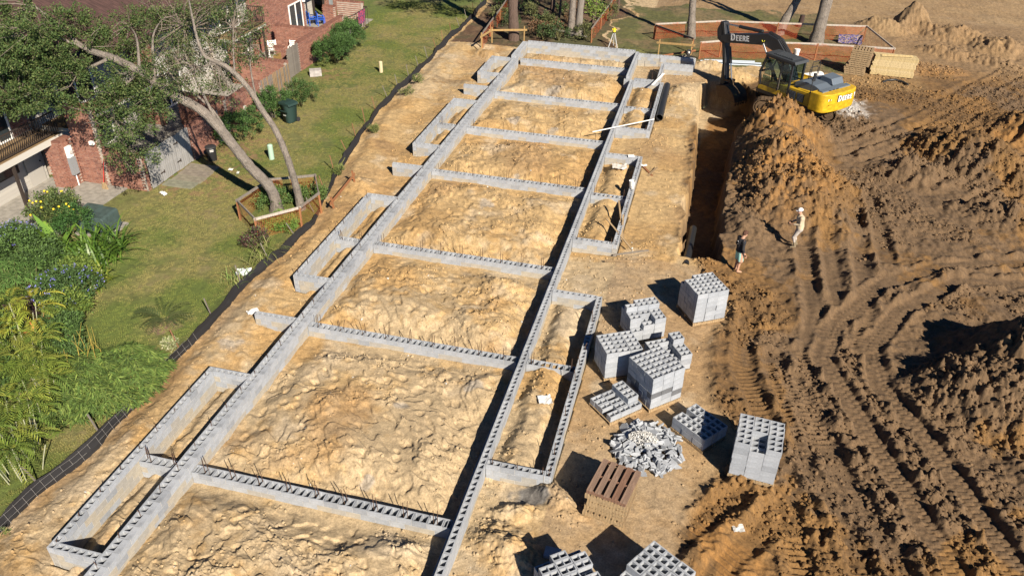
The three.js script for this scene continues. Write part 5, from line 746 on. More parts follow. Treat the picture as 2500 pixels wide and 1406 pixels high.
shrub('shrub', 'leafy undergrowth round the foot of the leaning trunks', 'shrub', [-5.9, -14.6], [0.9, 0.35, 0.9], 3600, 0.09, [[0.05, 0.1, 0.02], [0.08, 0.14, 0.03]], 261, { clumps: 60, clump: 0.22 }); shrub('shrub', 'leafy weeds inside the orange tree fence near the batter boards', 'shrub', [-4.6, -15.6], [0.7, 0.3, 0.8], 2600, 0.09, [[0.06, 0.11, 0.02], [0.09, 0.14, 0.03]], 262, { clumps: 50, clump: 0.2 });
shrub('purple_shrub', 'dark reddish weeds outside the corner of the orange tree fence', 'shrub', [-4.9, -11.2], [0.4, 0.35, 0.7], 1500, 0.09, [[0.05, 0.025, 0.025], [0.08, 0.035, 0.03], [0.07, 0.1, 0.03]], 263, { clumps: 30, clump: 0.2 });
strap('tall_grass', 'tall grassy weeds on the silt fence below the tree fence', 'grass', [-4.1, -10.3], 90, 1.0, 0.02, [[0.16, 0.21, 0.04], [0.22, 0.22, 0.08]], 264, { spread: 0.9, long: 1.6, mat: leafMat }); strap('tall_grass', 'grassy weeds beside the crumpled white sheet on the lawn', 'grass', [-4.3, -8.6], 70, 0.6, 0.018, [[0.12, 0.19, 0.04], [0.2, 0.22, 0.07]], 265, { spread: 0.8, mat: leafMat });
for (const [x, z, r, s, k] of [[-4.7, -23.3, 0.35, 266, 'yellow-green weed tuft on the sand side of the silt fence'], [-5.1, -29.2, 0.4, 267, 'dark green weed tuft beside the silt fence bend'], [-4.5, -18.4, 0.3, 268, 'weed tuft at the end of the batter boards'], [-5.2, -31.5, 0.35, 269, 'low weed tuft above the sandy bank'], [-3.9, 3.9, 0.35, 270, 'dry weedy tuft at the foot of the black silt fabric']]) shrub('weed_tuft', k, 'weeds', [x, z], [r, r * 0.6, r * 1.2], 700, 0.09, [[0.1, 0.14, 0.03], [0.15, 0.17, 0.04], [0.06, 0.09, 0.025]], s, { width: 0.25, clumps: 16, clump: 0.15 });
// tall trees at the far end; most of their crowns stand above the frame and throw shade on the lawn
function tallTree(name, label, path, r, crowns, seed, mat, cols, o = {}) {
  const t = thing(name, label, 'tree'), R = rng(seed); path[0][1] = groundY(path[0][0], path[0][2]) - 0.15; grow(t, path, r, 'trunk', mat, 12); const b = new Build(), tw = new Build(); for (const [c, rr, n] of crowns) { blob(b, c, rr, n, o.size ?? 0.28, cols, R, { clumps: 34, clump: 0.5, fill: 0.4, width: o.width ?? 0.3 }); const k = path[path.length - 1]; tw.tube([[lerp(k[0], path[0][0], clamp((k[1] - c[1] + 1) / k[1])), Math.min(c[1] - 0.6, k[1]), lerp(k[2], path[0][2], clamp((k[1] - c[1] + 1) / k[1]))], c], [0.08, 0.03], 5); } if (crowns.length) { b.make('crown', leafMat, t); tw.make('limbs', mat, t); } return t;
}
const needle = [[0.03, 0.055, 0.018], [0.045, 0.07, 0.022]];
tallTree('pine_tree', 'thick straight pine trunk behind the far corner of the foundation', [[-1.8, 0, -41.9], [-1.95, 2, -42.1], [-2.2, 5, -42.6], [-2.4, 10, -43], [-2.5, 15, -43.2]], [0.42, 0.34, 0.32, 0.27, 0.12], [[[-3.6, 7.2, -42.6], [1.3, 0.5, 1.1], 500], [[-0.8, 8.5, -43.8], [1.4, 0.6, 1.2], 600], [[-2.6, 10.5, -42.2], [1.8, 0.9, 1.6], 900], [[-2.5, 12.6, -43.4], [2, 1, 2], 1000], [[-2.5, 14.8, -43.2], [1.6, 1.2, 1.6], 900], [[-0.2, 9.2, -38.2], [1.5, 0.5, 1.2], 500], [[-2.6, 9.4, -38.4], [1.6, 0.5, 1.3], 600], [[0.9, 8.6, -39.4], [1.3, 0.5, 1.2], 450], [[-4.6, 8.8, -39.6], [1.5, 0.5, 1.3], 500]], 301, pineBark, needle);
tallTree('dead_tree', 'pale split trunk of the twin trees in the leaf litter', [[1.9, 0, -44.1], [1.88, 1.5, -44.2], [1.9, 3.5, -44.4], [2.1, 7, -44.8]], [0.3, 0.24, 0.22, 0.1], [[[1.6, 7, -45], [1.3, 0.9, 1.3], 500]], 302, barkMat, needle);
tallTree('dead_tree', 'grooved grey trunk touching its pale split twin', [[2.4, 0, -44.3], [2.42, 2, -44.4], [2.6, 5, -44.6], [2.9, 9, -45]], [0.3, 0.24, 0.2, 0.1], [[[3.2, 9, -45.4], [1.6, 1.2, 1.6], 800]], 303, greyWood, needle);
tallTree('tree', 'grey trunk rising out of the orange mesh beside the excavator stick', [[10.4, 0, -45.7], [10.2, 2, -45.9], [10.0, 5, -46.2], [9.8, 11, -46.5]], [0.34, 0.24, 0.22, 0.1], [[[9.6, 9.5, -46.5], [2, 1.4, 2], 800], [[10.2, 12, -46.6], [2.2, 1.4, 2.2], 1000]], 304, barkMat, needle);
tallTree('tree', 'bent trunk leaning behind the excavator boom', [[16.5, 0, -48.7], [16.8, 1.1, -48.9], [17.3, 2.3, -49.3], [17.7, 3.8, -49.6], [18, 8, -50.2]], [0.4, 0.33, 0.28, 0.26, 0.12], [[[18, 9, -50.4], [2, 1.4, 2], 900]], 305, barkMat, needle);
tallTree('tree', 'thick pale trunk between the two rails of orange mesh', [[19, 0, -46.8], [19.05, 1.2, -46.9], [19.2, 4, -47.3], [19.3, 10, -47.8]], [0.62, 0.42, 0.37, 0.15], [[[19.2, 10.5, -48], [2.3, 1.6, 2.3], 1100]], 306, barkMat, needle);
tallTree('stump', 'short dark charred stump behind the bent trunk', [[18.1, 0, -51.2], [18.15, 0.5, -51.2], [18.2, 1.1, -51.25]], [0.24, 0.2, 0.17], [], 307, std(rgb(0.05, 0.03, 0.025), 1), needle);
{ const saps = [[-0.2, -47.5, 7, 'thin dark sapling behind the pine'], [0.6, -45.8, 6, 'slim brown sapling in the leaf litter'], [1.0, -48.5, 8, 'slim tree in the shade of the woods'], [-3.2, -48, 8, 'slim tree next to the shaded lawn'], [3.0, -47.5, 8, 'slim tree behind the twin trunks'], [-1, -51, 9, 'slender trunk deep in the shaded woods'], [4.2, -52, 9, 'slender trunk at the edge of the weedy grass'], [1.9, -52.5, 9, 'slender trunk between the deep shade trees'], [-4.6, -53, 9, 'slender trunk by the end of the silt fence']]; saps.forEach(([x, z, h, l], k) => tallTree('sapling', l, [[x, 0, z], [x + 0.1, h * 0.4, z - 0.1], [x - 0.1, h, z - 0.3]], [0.11, 0.08, 0.03], [[[x, h * 0.85, z], [1.6, 1.1, 1.6], 800], [[x + 0.7, h * 0.65, z - 0.6], [1.2, 0.8, 1.2], 500]], 320 + k, pineBark, oakLeaf, { size: 0.18, width: 0.5 })); }
tallTree('leafy_tree', 'small tree with bright yellow-green leaves beside the twin trunks', [[3.3, 0, -44.6], [3.35, 1, -44.7], [3.3, 2.2, -44.9]], [0.08, 0.07, 0.03], [[[3.35, 2.0, -44.9], [0.6, 0.6, 0.5], 600]], 340, pineBark, [[0.17, 0.24, 0.03], [0.12, 0.19, 0.025]], { size: 0.12, width: 0.6 });
{ const R = rng(350), hues = [['dark green', [[0.035, 0.06, 0.018], [0.05, 0.085, 0.022]]], ['brown dry', [[0.16, 0.085, 0.04], [0.11, 0.065, 0.03]]], ['olive', [[0.1, 0.11, 0.035], [0.07, 0.085, 0.025]]]]; const spots = [[-0.4, -43.3, 1], [0.3, -42.4, 0], [0.9, -43.6, 1], [1.3, -42.6, 0], [0.2, -45, 2], [-0.6, -45.6, 0], [3.0, -43.3, 2], [-3, -45.5, 0], [-4.2, -47, 2], [-2.9, -50, 0], [0.2, -49.6, 0], [2.5, -50, 0], [3.8, -49, 2], [-4.8, -50, 0], [1.6, -46.6, 1], [-1.6, -47.4, 2]], where = ['by the pine', 'behind the far block wall', 'in the leaf litter', 'close to the far block corner', 'behind the pine trunk', 'under the first sapling', 'by the twin trunks', 'between the two orange fences and pine', 'along the shaded orange fence', 'beneath the slim shaded tree', 'deep in the woods', 'behind the twin trunks', 'at the second orange fence', 'by the end of the silt fence', 'beside the brown sapling', 'in the middle of the woodland patch']; spots.forEach(([x, z, h], k) => shrub('woodland_shrub', hues[h][0] + ' woodland shrub ' + where[k], 'shrub', [x, z], [0.55 + 0.4 * R(), 0.4 + 0.35 * R(), 0.55 + 0.4 * R()], 700, 0.13, hues[h][1], 351 + k, { clumps: 22, clump: 0.25 }, 'shrubs in the woodland patch')); }
// short grass standing on the lawn, and clods lying on the soil
{
  const R = rng(900), tuft = new Build(); for (let k = 0; k < 5; k++) { const a = k * 1.26, d = V(Math.cos(a) * 0.5, 1, Math.sin(a) * 0.5).normalize(); leaf(tuft, V(Math.cos(a) * 0.012, -0.01, Math.sin(a) * 0.012), d, V(-Math.sin(a), 0.1, Math.cos(a)), 0.075, 0.014, rgb(1, 1, 1)); }
  const g = tuft.geometry(); g.deleteAttribute('color'); const N = 52000, im = new THREE.InstancedMesh(g, std(0xffffff, 0.9, { side: THREE.DoubleSide }), N), m = new THREE.Matrix4(), c = new THREE.Color(); let n = 0;
  while (n < N) { const z = 6 - Math.pow(R(), 1.3) * 56, sx = along(silt, z), x = sx - 0.1 - Math.pow(R(), 1.1) * 8.5; if (x < -14 || (x < -11.8 && z > -31)) continue; const b = fbm(x * 0.55 + 30, z * 0.55, 4); if (fbm(x * 1.7, z * 1.7, 2) < 0.33) continue; const s = 0.6 + 0.8 * R(); m.compose(V(x, groundY(x, z), z), new THREE.Quaternion().setFromAxisAngle(V(0, 1, 0), R() * 6.28), V(s, s * (0.6 + 0.5 * R()), s)); im.setMatrixAt(n, m); const t = smooth(0.35, 0.65, b + (R() - 0.5) * 0.3), v = 0.75 + 0.5 * R(); im.setColorAt(n, c.setRGB(lerp(0.13, 0.23, t) * v, lerp(0.16, 0.205, t) * v, lerp(0.032, 0.07, t) * v)); n++; }
  im.name = 'grass'; shade(im); stuff(im); tag(im, 'short green and straw-coloured grass of the lawn', 'grass'); scene.add(im);
  const shapes = []; for (let s = 0; s < 3; s++) { const q = new THREE.IcosahedronGeometry(1, 1), P = q.attributes.position; for (let k = 0; k < P.count; k++) { const x = P.getX(k), y = P.getY(k), z = P.getZ(k), f = 0.72 + 0.5 * noise(x * 1.7 + s * 9 + 5, y * 1.7 + z * 1.3 + 7); P.setXYZ(k, x * f, y * f * 0.75, z * f); } q.computeVertexNormals(); shapes.push(q); }
  shapes.forEach((q, s) => {
    const M = 12000, im2 = new THREE.InstancedMesh(q, std(0xffffff, 1, { bumpMap: grainBump, bumpScale: 0.01 }), M); let k = 0, guard = 0;
    while (k < M && guard++ < 300000) {
      const z = 5 - Math.pow(R(), 0.85) * 50, x = 9.6 + R() * (16 + (5 - z) * 0.25), me = along(mudEdge, z), inMud = x > me; if (!inMud && R() > 0.06) continue; if (inMud && fbm(x * 0.35 + 9, z * 0.35 + 4, 2) < 0.4 + 0.15 * R()) continue; if (toLine(outerTrack, x, z)[0] < 0.45 || toLine(innerTrack, x, z)[0] < 0.45) continue; if (Math.abs(x - 12.8) < 1.2 && z < -15 && z > -37) continue;
      const gr = ground(x, z), sz = (0.014 + 0.065 * Math.pow(R(), 4)) * (inMud ? 1 : 0.6); m.compose(V(x, gr[0] + sz * 0.2, z), new THREE.Quaternion().setFromEuler(new THREE.Euler(R() * 6, R() * 6, R() * 6)), V(sz * (0.8 + 0.5 * R()), sz, sz * (0.8 + 0.5 * R()))); im2.setMatrixAt(k, m); const v = 0.75 + 0.45 * R(); const tc = soilTint(x, z, gr[1], gr[2]); im2.setColorAt(k, c.setRGB(tc[0] * v * 0.7, tc[1] * v * 0.7, tc[2] * v * 0.7)); k++;
    }
    im2.count = k; im2.name = ['dirt_clods', 'dirt_clods_001', 'dirt_clods_002'][s]; shade(im2); stuff(im2); tag(im2, ['small brown clods of earth strewn over the mud', 'rounded clods of earth strewn over the mud', 'angular clods of earth strewn over the mud'][s], 'clods'); scene.add(im2);
  });
  { // crumbs of sand in the bays and along the walls
    const M = 15000, im3 = new THREE.InstancedMesh(shapes[1], std(0xffffff, 1, { bumpMap: grainBump, bumpScale: 0.01 }), M); let k = 0;
    while (k < M) { const z = 5.5 - Math.pow(R(), 1.2) * 44, x = -3.4 + R() * 14.5; if (x < along(silt, z) + 0.3 || (x > -0.5 && x < 0.08) || (x > 7.25 && x < 7.75) || x > along(mudEdge, z) || (x < -0.5 && R() > 0.3)) continue; if (fbm(x * 0.8 + 5, z * 0.8 + 50, 3) < 0.44 + 0.14 * R()) continue; let onWall = false; for (const c2 of cross) if (x > -0.1 && x < 7.4 && z < c2 + 0.06 && z > c2 - 0.36) onWall = true; for (const s2 of stoops) if (x < -0.4 && x > -1.9 && z < s2[0] + 0.1 && z > s2[1] - 0.1) onWall = true; for (const s2 of porches) if (x > 7.6 && x < 9.55 && (x > 9.2 || Math.abs(z - s2[0] + 0.1) < 0.2 || Math.abs(z - s2[1] - 0.1) < 0.2 || Math.abs(z - s2[2] + 0.15) < 0.25) && z < s2[0] + 0.1 && z > s2[1] - 0.1) onWall = true; if (onWall) continue;
      const gr = ground(x, z), sz = 0.008 + 0.04 * Math.pow(R(), 5); m.compose(V(x, gr[0] + sz * 0.2, z), new THREE.Quaternion().setFromEuler(new THREE.Euler(R() * 6, R() * 6, R() * 6)), V(sz * (0.8 + 0.5 * R()), sz, sz * (0.8 + 0.5 * R()))); im3.setMatrixAt(k, m); const v = 0.75 + 0.3 * R(), tc = soilTint(x, z, gr[1], gr[2]), pale = R() < 0.012; im3.setColorAt(k, pale ? c.setRGB(0.5, 0.5, 0.48) : c.setRGB(tc[0] * v * 0.74, tc[1] * v * 0.74, tc[2] * v * 0.74)); k++; }
    im3.name = 'sand_crumbs'; shade(im3); stuff(im3); tag(im3, 'crumbs of dry sand and pale stones lying in the bays', 'crumbs'); scene.add(im3);
  }
}
// ---------------------------------------------------------------- fences and loose things
{ // black silt fence with stakes
  const t = thing('silt_fence', 'slumping black fabric silt fence between the lawn and the sand', 'fence'), R = rng(400), pts = []; const fab = new Build();
  for (let z = 7; z > -52; z -= 0.18) { const x = along(silt, z); pts.push([x + 0.03 * Math.sin(z * 1.7) + 0.01 * Math.sin(z * 5), z]); }
  let prev = null; for (const [x, z] of pts) { const h = 0.31 + 0.04 * Math.sin(z * 0.9) + 0.03 * Math.sin(z * 3.1) + (z < -13 && z > -20 ? -0.12 : 0), lean = 0.03 + 0.07 * Math.sin(z * 0.6 + 1), y0 = Math.min(groundY(x + 0.1, z), groundY(x - 0.1, z)); const q = [[x + 0.09 + 0.03 * Math.sin(z * 2.2), Math.max(y0, groundY(x + 0.09, z)) - 0.05, z], [x + 0.06, y0 + 0.12, z], [x + 0.02 - lean * 0.3, y0 + h * 0.55, z], [x - lean, y0 + h + 0.02 * Math.sin(z * 7), z], [x - lean - 0.012, y0 + h - 0.01, z], [x - 0.03 - lean * 0.3, y0 + h * 0.5, z], [x + 0.03, y0 - 0.05, z]]; if (prev) for (let k = 0; k < q.length - 1; k++) fab.quad(prev[k], q[k], q[k + 1], prev[k + 1]); prev = q; }
  fab.make('fabric', std(rgb(0.011, 0.011, 0.013), 0.85, { side: THREE.DoubleSide }), t);
  const wood = [greyWood2, std(rgb(0.2, 0.1, 0.05), 0.9)]; for (let z = 6; z > -51; z -= 1.75 + 0.5 * R()) { const x = along(silt, z) - 0.16 - 0.1 * R(), m = mesh('stake', plank(0.035, 0.95, 0.035), wood[(R() * 2) | 0], t); m.position.set(x, groundY(x, z) + 0.3, z); m.rotation.set((R() - 0.5) * 0.3, R(), 0.15 + 0.2 * R()); }
  const wire = new Build(), wm = std(rgb(0.35, 0.34, 0.33), 0.6, { metalness: 0.5 }); for (let z = 6.5; z > -5; z -= 0.3) { const x = along(silt, z), y = groundY(x, z); wire.rod([x + 0.12, y + 0.02, z], [x - 0.01, y + 0.34, z], 0.004, 0.004, 4); } for (const k of [0.15, 0.33]) { let p = null; for (let z = 6.5; z > -5; z -= 0.5) { const x = along(silt, z) + 0.11 - k * 0.3, q = [x, groundY(x, z) + k, z]; if (p) wire.rod(p, q, 0.004, 0.004, 4); p = q; } } stuff(wire.make('wire_mesh', wm, t));
}
const orangeNet = std(rgb(0.6, 0.1, 0.025), 0.8, { side: THREE.DoubleSide }), rustNet = std(rgb(0.42, 0.14, 0.04), 0.85, { side: THREE.DoubleSide }), orangeWood = std(rgb(0.4, 0.17, 0.07), 0.9, { map: woodMap }), yellowWood = std(rgb(0.58, 0.38, 0.15), 0.85, { map: woodMap }), whiteWood = std(rgb(0.62, 0.55, 0.47), 0.85, { map: woodMap });
function net(a, b, h, mat, parent, R, cell = 0.065, sag = 0.04) { // barrier mesh between two ground points
  const L = Math.hypot(b[0] - a[0], b[1] - a[1]), nx = Math.max(2, Math.round(L / cell)), ny = Math.round(h / cell), B = new Build(), at = (i, j) => { const f = i / nx, x = lerp(a[0], b[0], f), z = lerp(a[1], b[1], f), y = groundY(x, z); return [x + sag * Math.sin(i * 0.35 + j * 0.4), y + 0.03 + (h - 0.03 - sag * Math.sin(f * Math.PI) * 1.2) * j / ny, z + sag * Math.sin(i * 0.27 + 2)]; };
  const w = cell * 0.05; for (let j = 0; j <= ny; j++) for (let i = 0; i < nx; i++) { const p = at(i, j), q = at(i + 1, j); B.quad([p[0], p[1] - w, p[2]], [q[0], q[1] - w, q[2]], [q[0], q[1] + w, q[2]], [p[0], p[1] + w, p[2]]); }
  const dx = (b[0] - a[0]) / L * w * 0.8, dz = (b[1] - a[1]) / L * w * 0.8; for (let i = 0; i <= nx; i++) for (let j = 0; j < ny; j++) { const p = at(i, j), q = at(i, j + 1); B.quad([p[0] - dx, p[1], p[2] - dz], [p[0] + dx, p[1], p[2] + dz], [q[0] + dx, q[1], q[2] + dz], [q[0] - dx, q[1], q[2] - dz]); }
  return B.make('mesh', mat, parent);
}
function railFence(label, corners, h, o = {}) { // posts at the corners, a top rail, orange mesh below
  const t = thing('barrier_fence', label, 'fence', [0, 0, 0], 0, 'orange mesh fences'), R = rng(Math.round(corners[0][0] * 37 + 900)), post = o.post ?? orangeWood;
  corners.forEach(([x, z]) => { const y = groundY(x, z), m = mesh('post', plank(0.08, h + 0.25, 0.08), post, t); m.position.set(x, y + h / 2 - 0.1, z); m.rotation.y = R(); m.rotation.z = (R() - 0.5) * 0.06; });
  for (let k = 1; k < corners.length; k++) { const a = corners[k - 1], b = corners[k]; if (o.gaps?.includes(k)) continue; net(a, b, h, o.net ?? orangeNet, t, R, o.cell); const r = new Build(), d = V(b[0] - a[0], 0, b[1] - a[1]).normalize().multiplyScalar(0.06); r.bar([a[0] - d.x, groundY(...a) + h, a[1] - d.z], [b[0] + d.x, groundY(...b) + h, b[1] + d.z], 0.05, 0.11); r.make('rail', (o.rails ?? [whiteWood])[k % (o.rails ?? [1]).length] ?? whiteWood, t); }
  return t;
}
railFence('wooden rail and rusty orange mesh fence boxing in the two leaning oaks', [[-5.0, -11.6], [-3.72, -12.95], [-3.6, -14.5], [-4.5, -16.0], [-6.25, -15.05], [-6.55, -12.85], [-5.0, -11.6]], 0.95, { net: rustNet, rails: [greyWood, whiteWood, greyWood, greyWood2, greyWood, greyWood], cell: 0.07 });
railFence('long orange mesh fence with white rail round the tree trunks beyond the excavator', [[7.85, -45.1], [12.3, -46.7], [16.3, -47.5], [22.4, -48.6], [23.55, -43.4], [18.7, -42.8], [12.5, -41.5], [11.2, -40.8]], 1.1, {});
railFence('leaning orange mesh panel with sagging dark rail behind the wing walls', [[7.75, -45.2], [10.65, -41.9]], 1.0, { rails: [greyWood2, greyWood2] });
railFence('orange mesh fence running into the woods beside the pine', [[-3.5, -39.7], [-3.7, -42.4], [-3.95, -46], [-4.3, -50], [-4.8, -54]], 1.0, { rails: [greyWood, greyWood] });
railFence('orange mesh fence running from the survey tripod into the woods', [[3.6, -42.7], [3.75, -46], [3.85, -50.5], [3.6, -55]], 1.0, { rails: [greyWood, greyWood] });
function batter(label, pts, h, mat, o = {}) { const t = thing('batter_board', label, 'batter board', [0, 0, 0], 0, 'wooden batter boards'); pts.forEach(([x, z]) => { const m = mesh('stake', plank(0.07, h + 0.45, 0.07), mat, t); m.position.set(x, groundY(x, z) + h / 2, z); m.rotation.z = o.lean ?? 0; }); for (let k = 1; k < pts.length; k++) { const a = pts[k - 1], b = pts[k], d = V(b[0] - a[0], 0, b[1] - a[1]).normalize().multiplyScalar(o.over ?? 0.2), r = new Build(); r.bar([a[0] - d.x, groundY(...a) + h, a[1] - d.z + 0.05], [b[0] + d.x, groundY(...b) + h, b[1] + d.z + 0.05], 0.035, 0.13); r.make('board', mat, t); } }
batter('yellow batter boards round the corner in front of the pine', [[-3.3, -38.8], [-3.2, -41.1], [-0.95, -41.45]], 0.9, yellowWood); batter('yellow batter board standing behind the long wing wall', [[8.5, -40.9], [10.65, -40.5]], 0.95, yellowWood); batter('fallen brown batter board beside the fenced oaks', [[-3.15, -14.8], [-3.2, -17.2]], 0.32, orangeWood, { lean: 0.15 });
const loose = (name, label, cat, mat, dims, p, e, group) => { const m = tag(mesh(name, boxUV(...dims), mat), label, cat, group); m.position.set(...p); m.rotation.set(...e, 'YXZ'); return m; };
loose('board', 'short yellow stake leaning by the fenced oaks', 'board', yellowWood, [0.09, 0.9, 0.035], [-3.42, 0.35, -14.45], [0.45, 0.2, -0.35]);
loose('board', 'weathered rail sloping across the leaf litter by the twin trunks', 'board', greyWood, [2.6, 0.1, 0.04], [2.0, 0.62, -43.0], [0, -0.12, -0.1]); loose('board', 'thin prop under the weathered rail', 'board', greyWood, [0.05, 0.75, 0.05], [0.95, 0.4, -43.1], [0, 0, 0.05]);
loose('board', 'brown plank leaning on the long wing wall', 'board', orangeWood, [2.4, 0.12, 0.04], [9.8, 0.95, -39.3], [0, 0.25, 0.18]);
loose('board', 'white plank lying across the last porch walls', 'board', whitePaint, [0.14, 0.03, 2.0], [9.1, 0.93, -33.9], [0.06, -0.24, 0]);
loose('board', 'brown scrap board crossed under another beside the second porch', 'board', orangeWood, [0.1, 0.04, 1.2], [9.8, 0.3, -22.2], [0, 0.5, 0], 'scrap boards'); loose('board', 'pale scrap board crossing the brown one beside the second porch', 'board', paleWood2, [0.1, 0.04, 1.0], [10.05, 0.33, -22.1], [0.1, -0.35, 0], 'scrap boards');
[['pale long board propped over the second porch wall', [9.35, 0.66, -15.1], [0.22, 0.72, 0], 1.9, paleWood], ['thin pale lath beside the propped board', [9.3, 0.72, -16.2], [0.3, 0.25, 0], 2.2, paleWood2], ['second thin lath crossing the propped board', [9.45, 0.62, -15.6], [0.28, 0.1, 0], 1.6, paleWood], ['grey board lying on the sand past the second porch corner', [10.0, 0.3, -14.3], [0.03, -1.1, 0], 1.5, greyWood], ['weathered board half sunk in the sand by the porch corner', [9.7, 0.28, -13.6], [0.02, -1.3, 0], 1.3, paleWood2]].forEach(([l, p, e, L, m]) => loose('board', l, 'board', m, [0.07, 0.035, L], p, e, 'scrap boards'));
const pipe = (name, label, mat, pts, r, hollow, cat = 'pipe') => { const b = new Build(); b.tube(pts, r, 16); const o = tag(mesh(name, b.geometry(), mat), label, cat); return o; };
const blackPipe = std(rgb(0.02, 0.021, 0.022), 0.45), pvc = std(rgb(0.72, 0.72, 0.68), 0.5);
function ringPipe(label, a, b, r, mat) { // hollow pipe with wall thickness
  const A = V(...a), d = V(...b).sub(A), L = d.length(), g = new THREE.LatheGeometry([[r * 0.86, 0], [r, 0], [r, L], [r * 0.86, L], [r * 0.86, 0]].map(([x, y]) => new THREE.Vector2(x, y)), 20), m = tag(mesh('drain_pipe', g, mat), label, 'pipe'); m.position.copy(A); m.quaternion.setFromUnitVectors(V(0, 1, 0), d.normalize()); return m;
}
ringPipe('fat black plastic pipe lying along the last porch frame', [9.72, 0.5, -28.8], [9.66, 0.52, -34.1], 0.2, blackPipe); ringPipe('long black pipe sticking out of the trench mouth', [12.32, -0.55, -18.6], [12.2, 0.22, -14.0], 0.15, blackPipe);
ringPipe('thin white plastic pipe laid across the long wall', [6.6, 0.76, -25.1], [9.5, 0.8, -27.7], 0.028, pvc);
{ const m = pipe('bent_pipe', 'bent black hose lying in front of the yellow lumber', blackPipe, [[22.55, 0.3, -39.3], [22.9, 0.34, -39.75], [23.4, 0.36, -39.95], [23.8, 0.34, -39.7], [24.05, 0.32, -39.3]], 0.07); }
for (let k = 0; k < 5; k++) ringPipe('long grey-blue pipe in the bundle beneath the orange mesh', [11.2 + k * 0.12, 0.3 + (k % 2) * 0.1, -39.85 - k * 0.13], [15.4 - k * 0.2, 0.3 + (k % 2) * 0.1, -40.45 - k * 0.14], 0.055, std(rgb(0.36, 0.42, 0.48), 0.5)).userData.group = 'grey-blue pipes';
{ // bucket on the porch wall
  const t = thing('bucket', 'white plastic bucket standing on the second porch wall', 'bucket', [9.36, 0.7, -19.3]); mesh('pail', new THREE.LatheGeometry([[0, 0], [0.11, 0], [0.14, 0.34], [0.15, 0.34], [0.15, 0.36], [0.13, 0.36], [0.1, 0.02], [0, 0.02]].map(([x, y]) => new THREE.Vector2(x, y)), 20), pvc, t); const h = new Build(); const arc = []; for (let k = 0; k <= 8; k++) arc.push([Math.cos(k / 8 * Math.PI) * 0.15, 0.33 + Math.sin(k / 8 * Math.PI) * 0.05, Math.sin(k / 8 * Math.PI) * 0.16]); h.tube(arc, 0.005, 5); h.make('handle', steel, t); }
loose('mortar_splash', 'white lump of mortar on the second porch wall corner', 'mortar', whitePaint, [0.3, 0.06, 0.16], [8.9, 0.73, -22.75], [0, 0.3, 0]);
{ // wheelbarrow upended against the wing wall
  const t = thing('wheelbarrow', 'dark wheelbarrow with black tyre behind the long wing wall', 'wheelbarrow', [10.35, 0.25, -39.3], 0.4); const w = mesh('wheel', new THREE.TorusGeometry(0.15, 0.055, 8, 20), rubber, t); w.position.set(0.15, 0.85, 0.1); w.rotation.y = 0.4; mesh('hub', new THREE.CylinderGeometry(0.06, 0.06, 0.1, 10).rotateX(Math.PI / 2), pvc, w); const tr = new Build(); tr.geo(profile([[-0.45, 0.1], [0.35, 0.1], [0.5, 0.5], [-0.6, 0.55]], 0.6)); tr.make('tray', rubber, t); const h = new Build(); for (const z of [-0.22, 0.22]) h.bar([-0.8, 0.2, z], [0.3, 0.8, z * 0.3], 0.04, 0.04); h.make('handles', greyWood, t); }
{ // survey level on its tripod
  const x = 5.24, z = -42.2, t = thing('survey_tripod', 'yellow survey level on a grey tripod behind the far wall', 'tripod', [x, groundY(x, z), z]); for (let k = 0; k < 3; k++) { const a = k * 2.09 + 0.5, b = new Build(); b.bar([Math.cos(a) * 0.36, 0, Math.sin(a) * 0.36], [Math.cos(a) * 0.05, 1.02, Math.sin(a) * 0.05], 0.05, 0.05); b.make('leg', std(rgb(0.45, 0.46, 0.46), 0.5), t); } const p = new Build(); p.geo(new THREE.CylinderGeometry(0.1, 0.1, 0.05, 14), M4([0, 1.05, 0])); p.make('head_plate', darkTrim, t); const l = new Build(); l.geo(new THREE.CylinderGeometry(0.08, 0.1, 0.2, 14), M4([0, 1.18, 0])); l.rod([-0.14, 1.24, 0], [0.14, 1.24, 0], 0.05, 0.045, 12); l.box(0.08, 0.06, 0.12, [0, 1.32, 0]); l.make('level', std(rgb(0.75, 0.6, 0.03), 0.5), t); }
{ // lumber stack: courses of yellow beams
  const t = thing('lumber_stack', 'neat stack of pale yellow lumber with two sticks on top', 'lumber', [23.3, groundY(23.3, -41.3), -41.35], -0.06), R = rng(460), ym = [[0.74, 0.58, 0.3], [0.71, 0.55, 0.27], [0.77, 0.61, 0.33]].map((c) => std(rgb(...c), 0.85, { map: woodMap })); for (let r = 0; r < 8; r++) for (let k = 0; k < 6; k++) mesh('beam', plank(2.55, 0.135, 0.19), ym[(R() * 3) | 0], t).position.set((R() - 0.5) * 0.12 + (r > 5 ? 0.08 : 0), 0.1 + r * 0.138, -0.5 + k * 0.195); for (const z of [-0.3, 0.1]) { const m = mesh('stick', plank(1.9, 0.05, 0.06), ym[1], t); m.position.set(0.1, 1.2, z * 0.6 + 0.1); m.rotation.y = 0.22; } for (const x of [-0.9, 0.9]) mesh('bearer', plank(0.1, 0.1, 1.1), paleWood2, t).position.set(x, 0.0, -0.02); }
{ const q = new THREE.IcosahedronGeometry(0.42, 3), P = q.attributes.position; for (let k = 0; k < P.count; k++) { const f = 0.8 + 0.45 * fbm(P.getX(k) * 4 + 9, P.getY(k) * 4 + P.getZ(k) * 3, 3); P.setXYZ(k, P.getX(k) * f * 1.1, P.getY(k) * f * 0.85, P.getZ(k) * f); } q.computeVertexNormals(); tag(mesh('bin_bag', q, std(rgb(0.012, 0.012, 0.014), 0.25)), 'shiny black bin bag on the pale pallets', 'bag').position.set(21.75, 0.45, -42.3); }
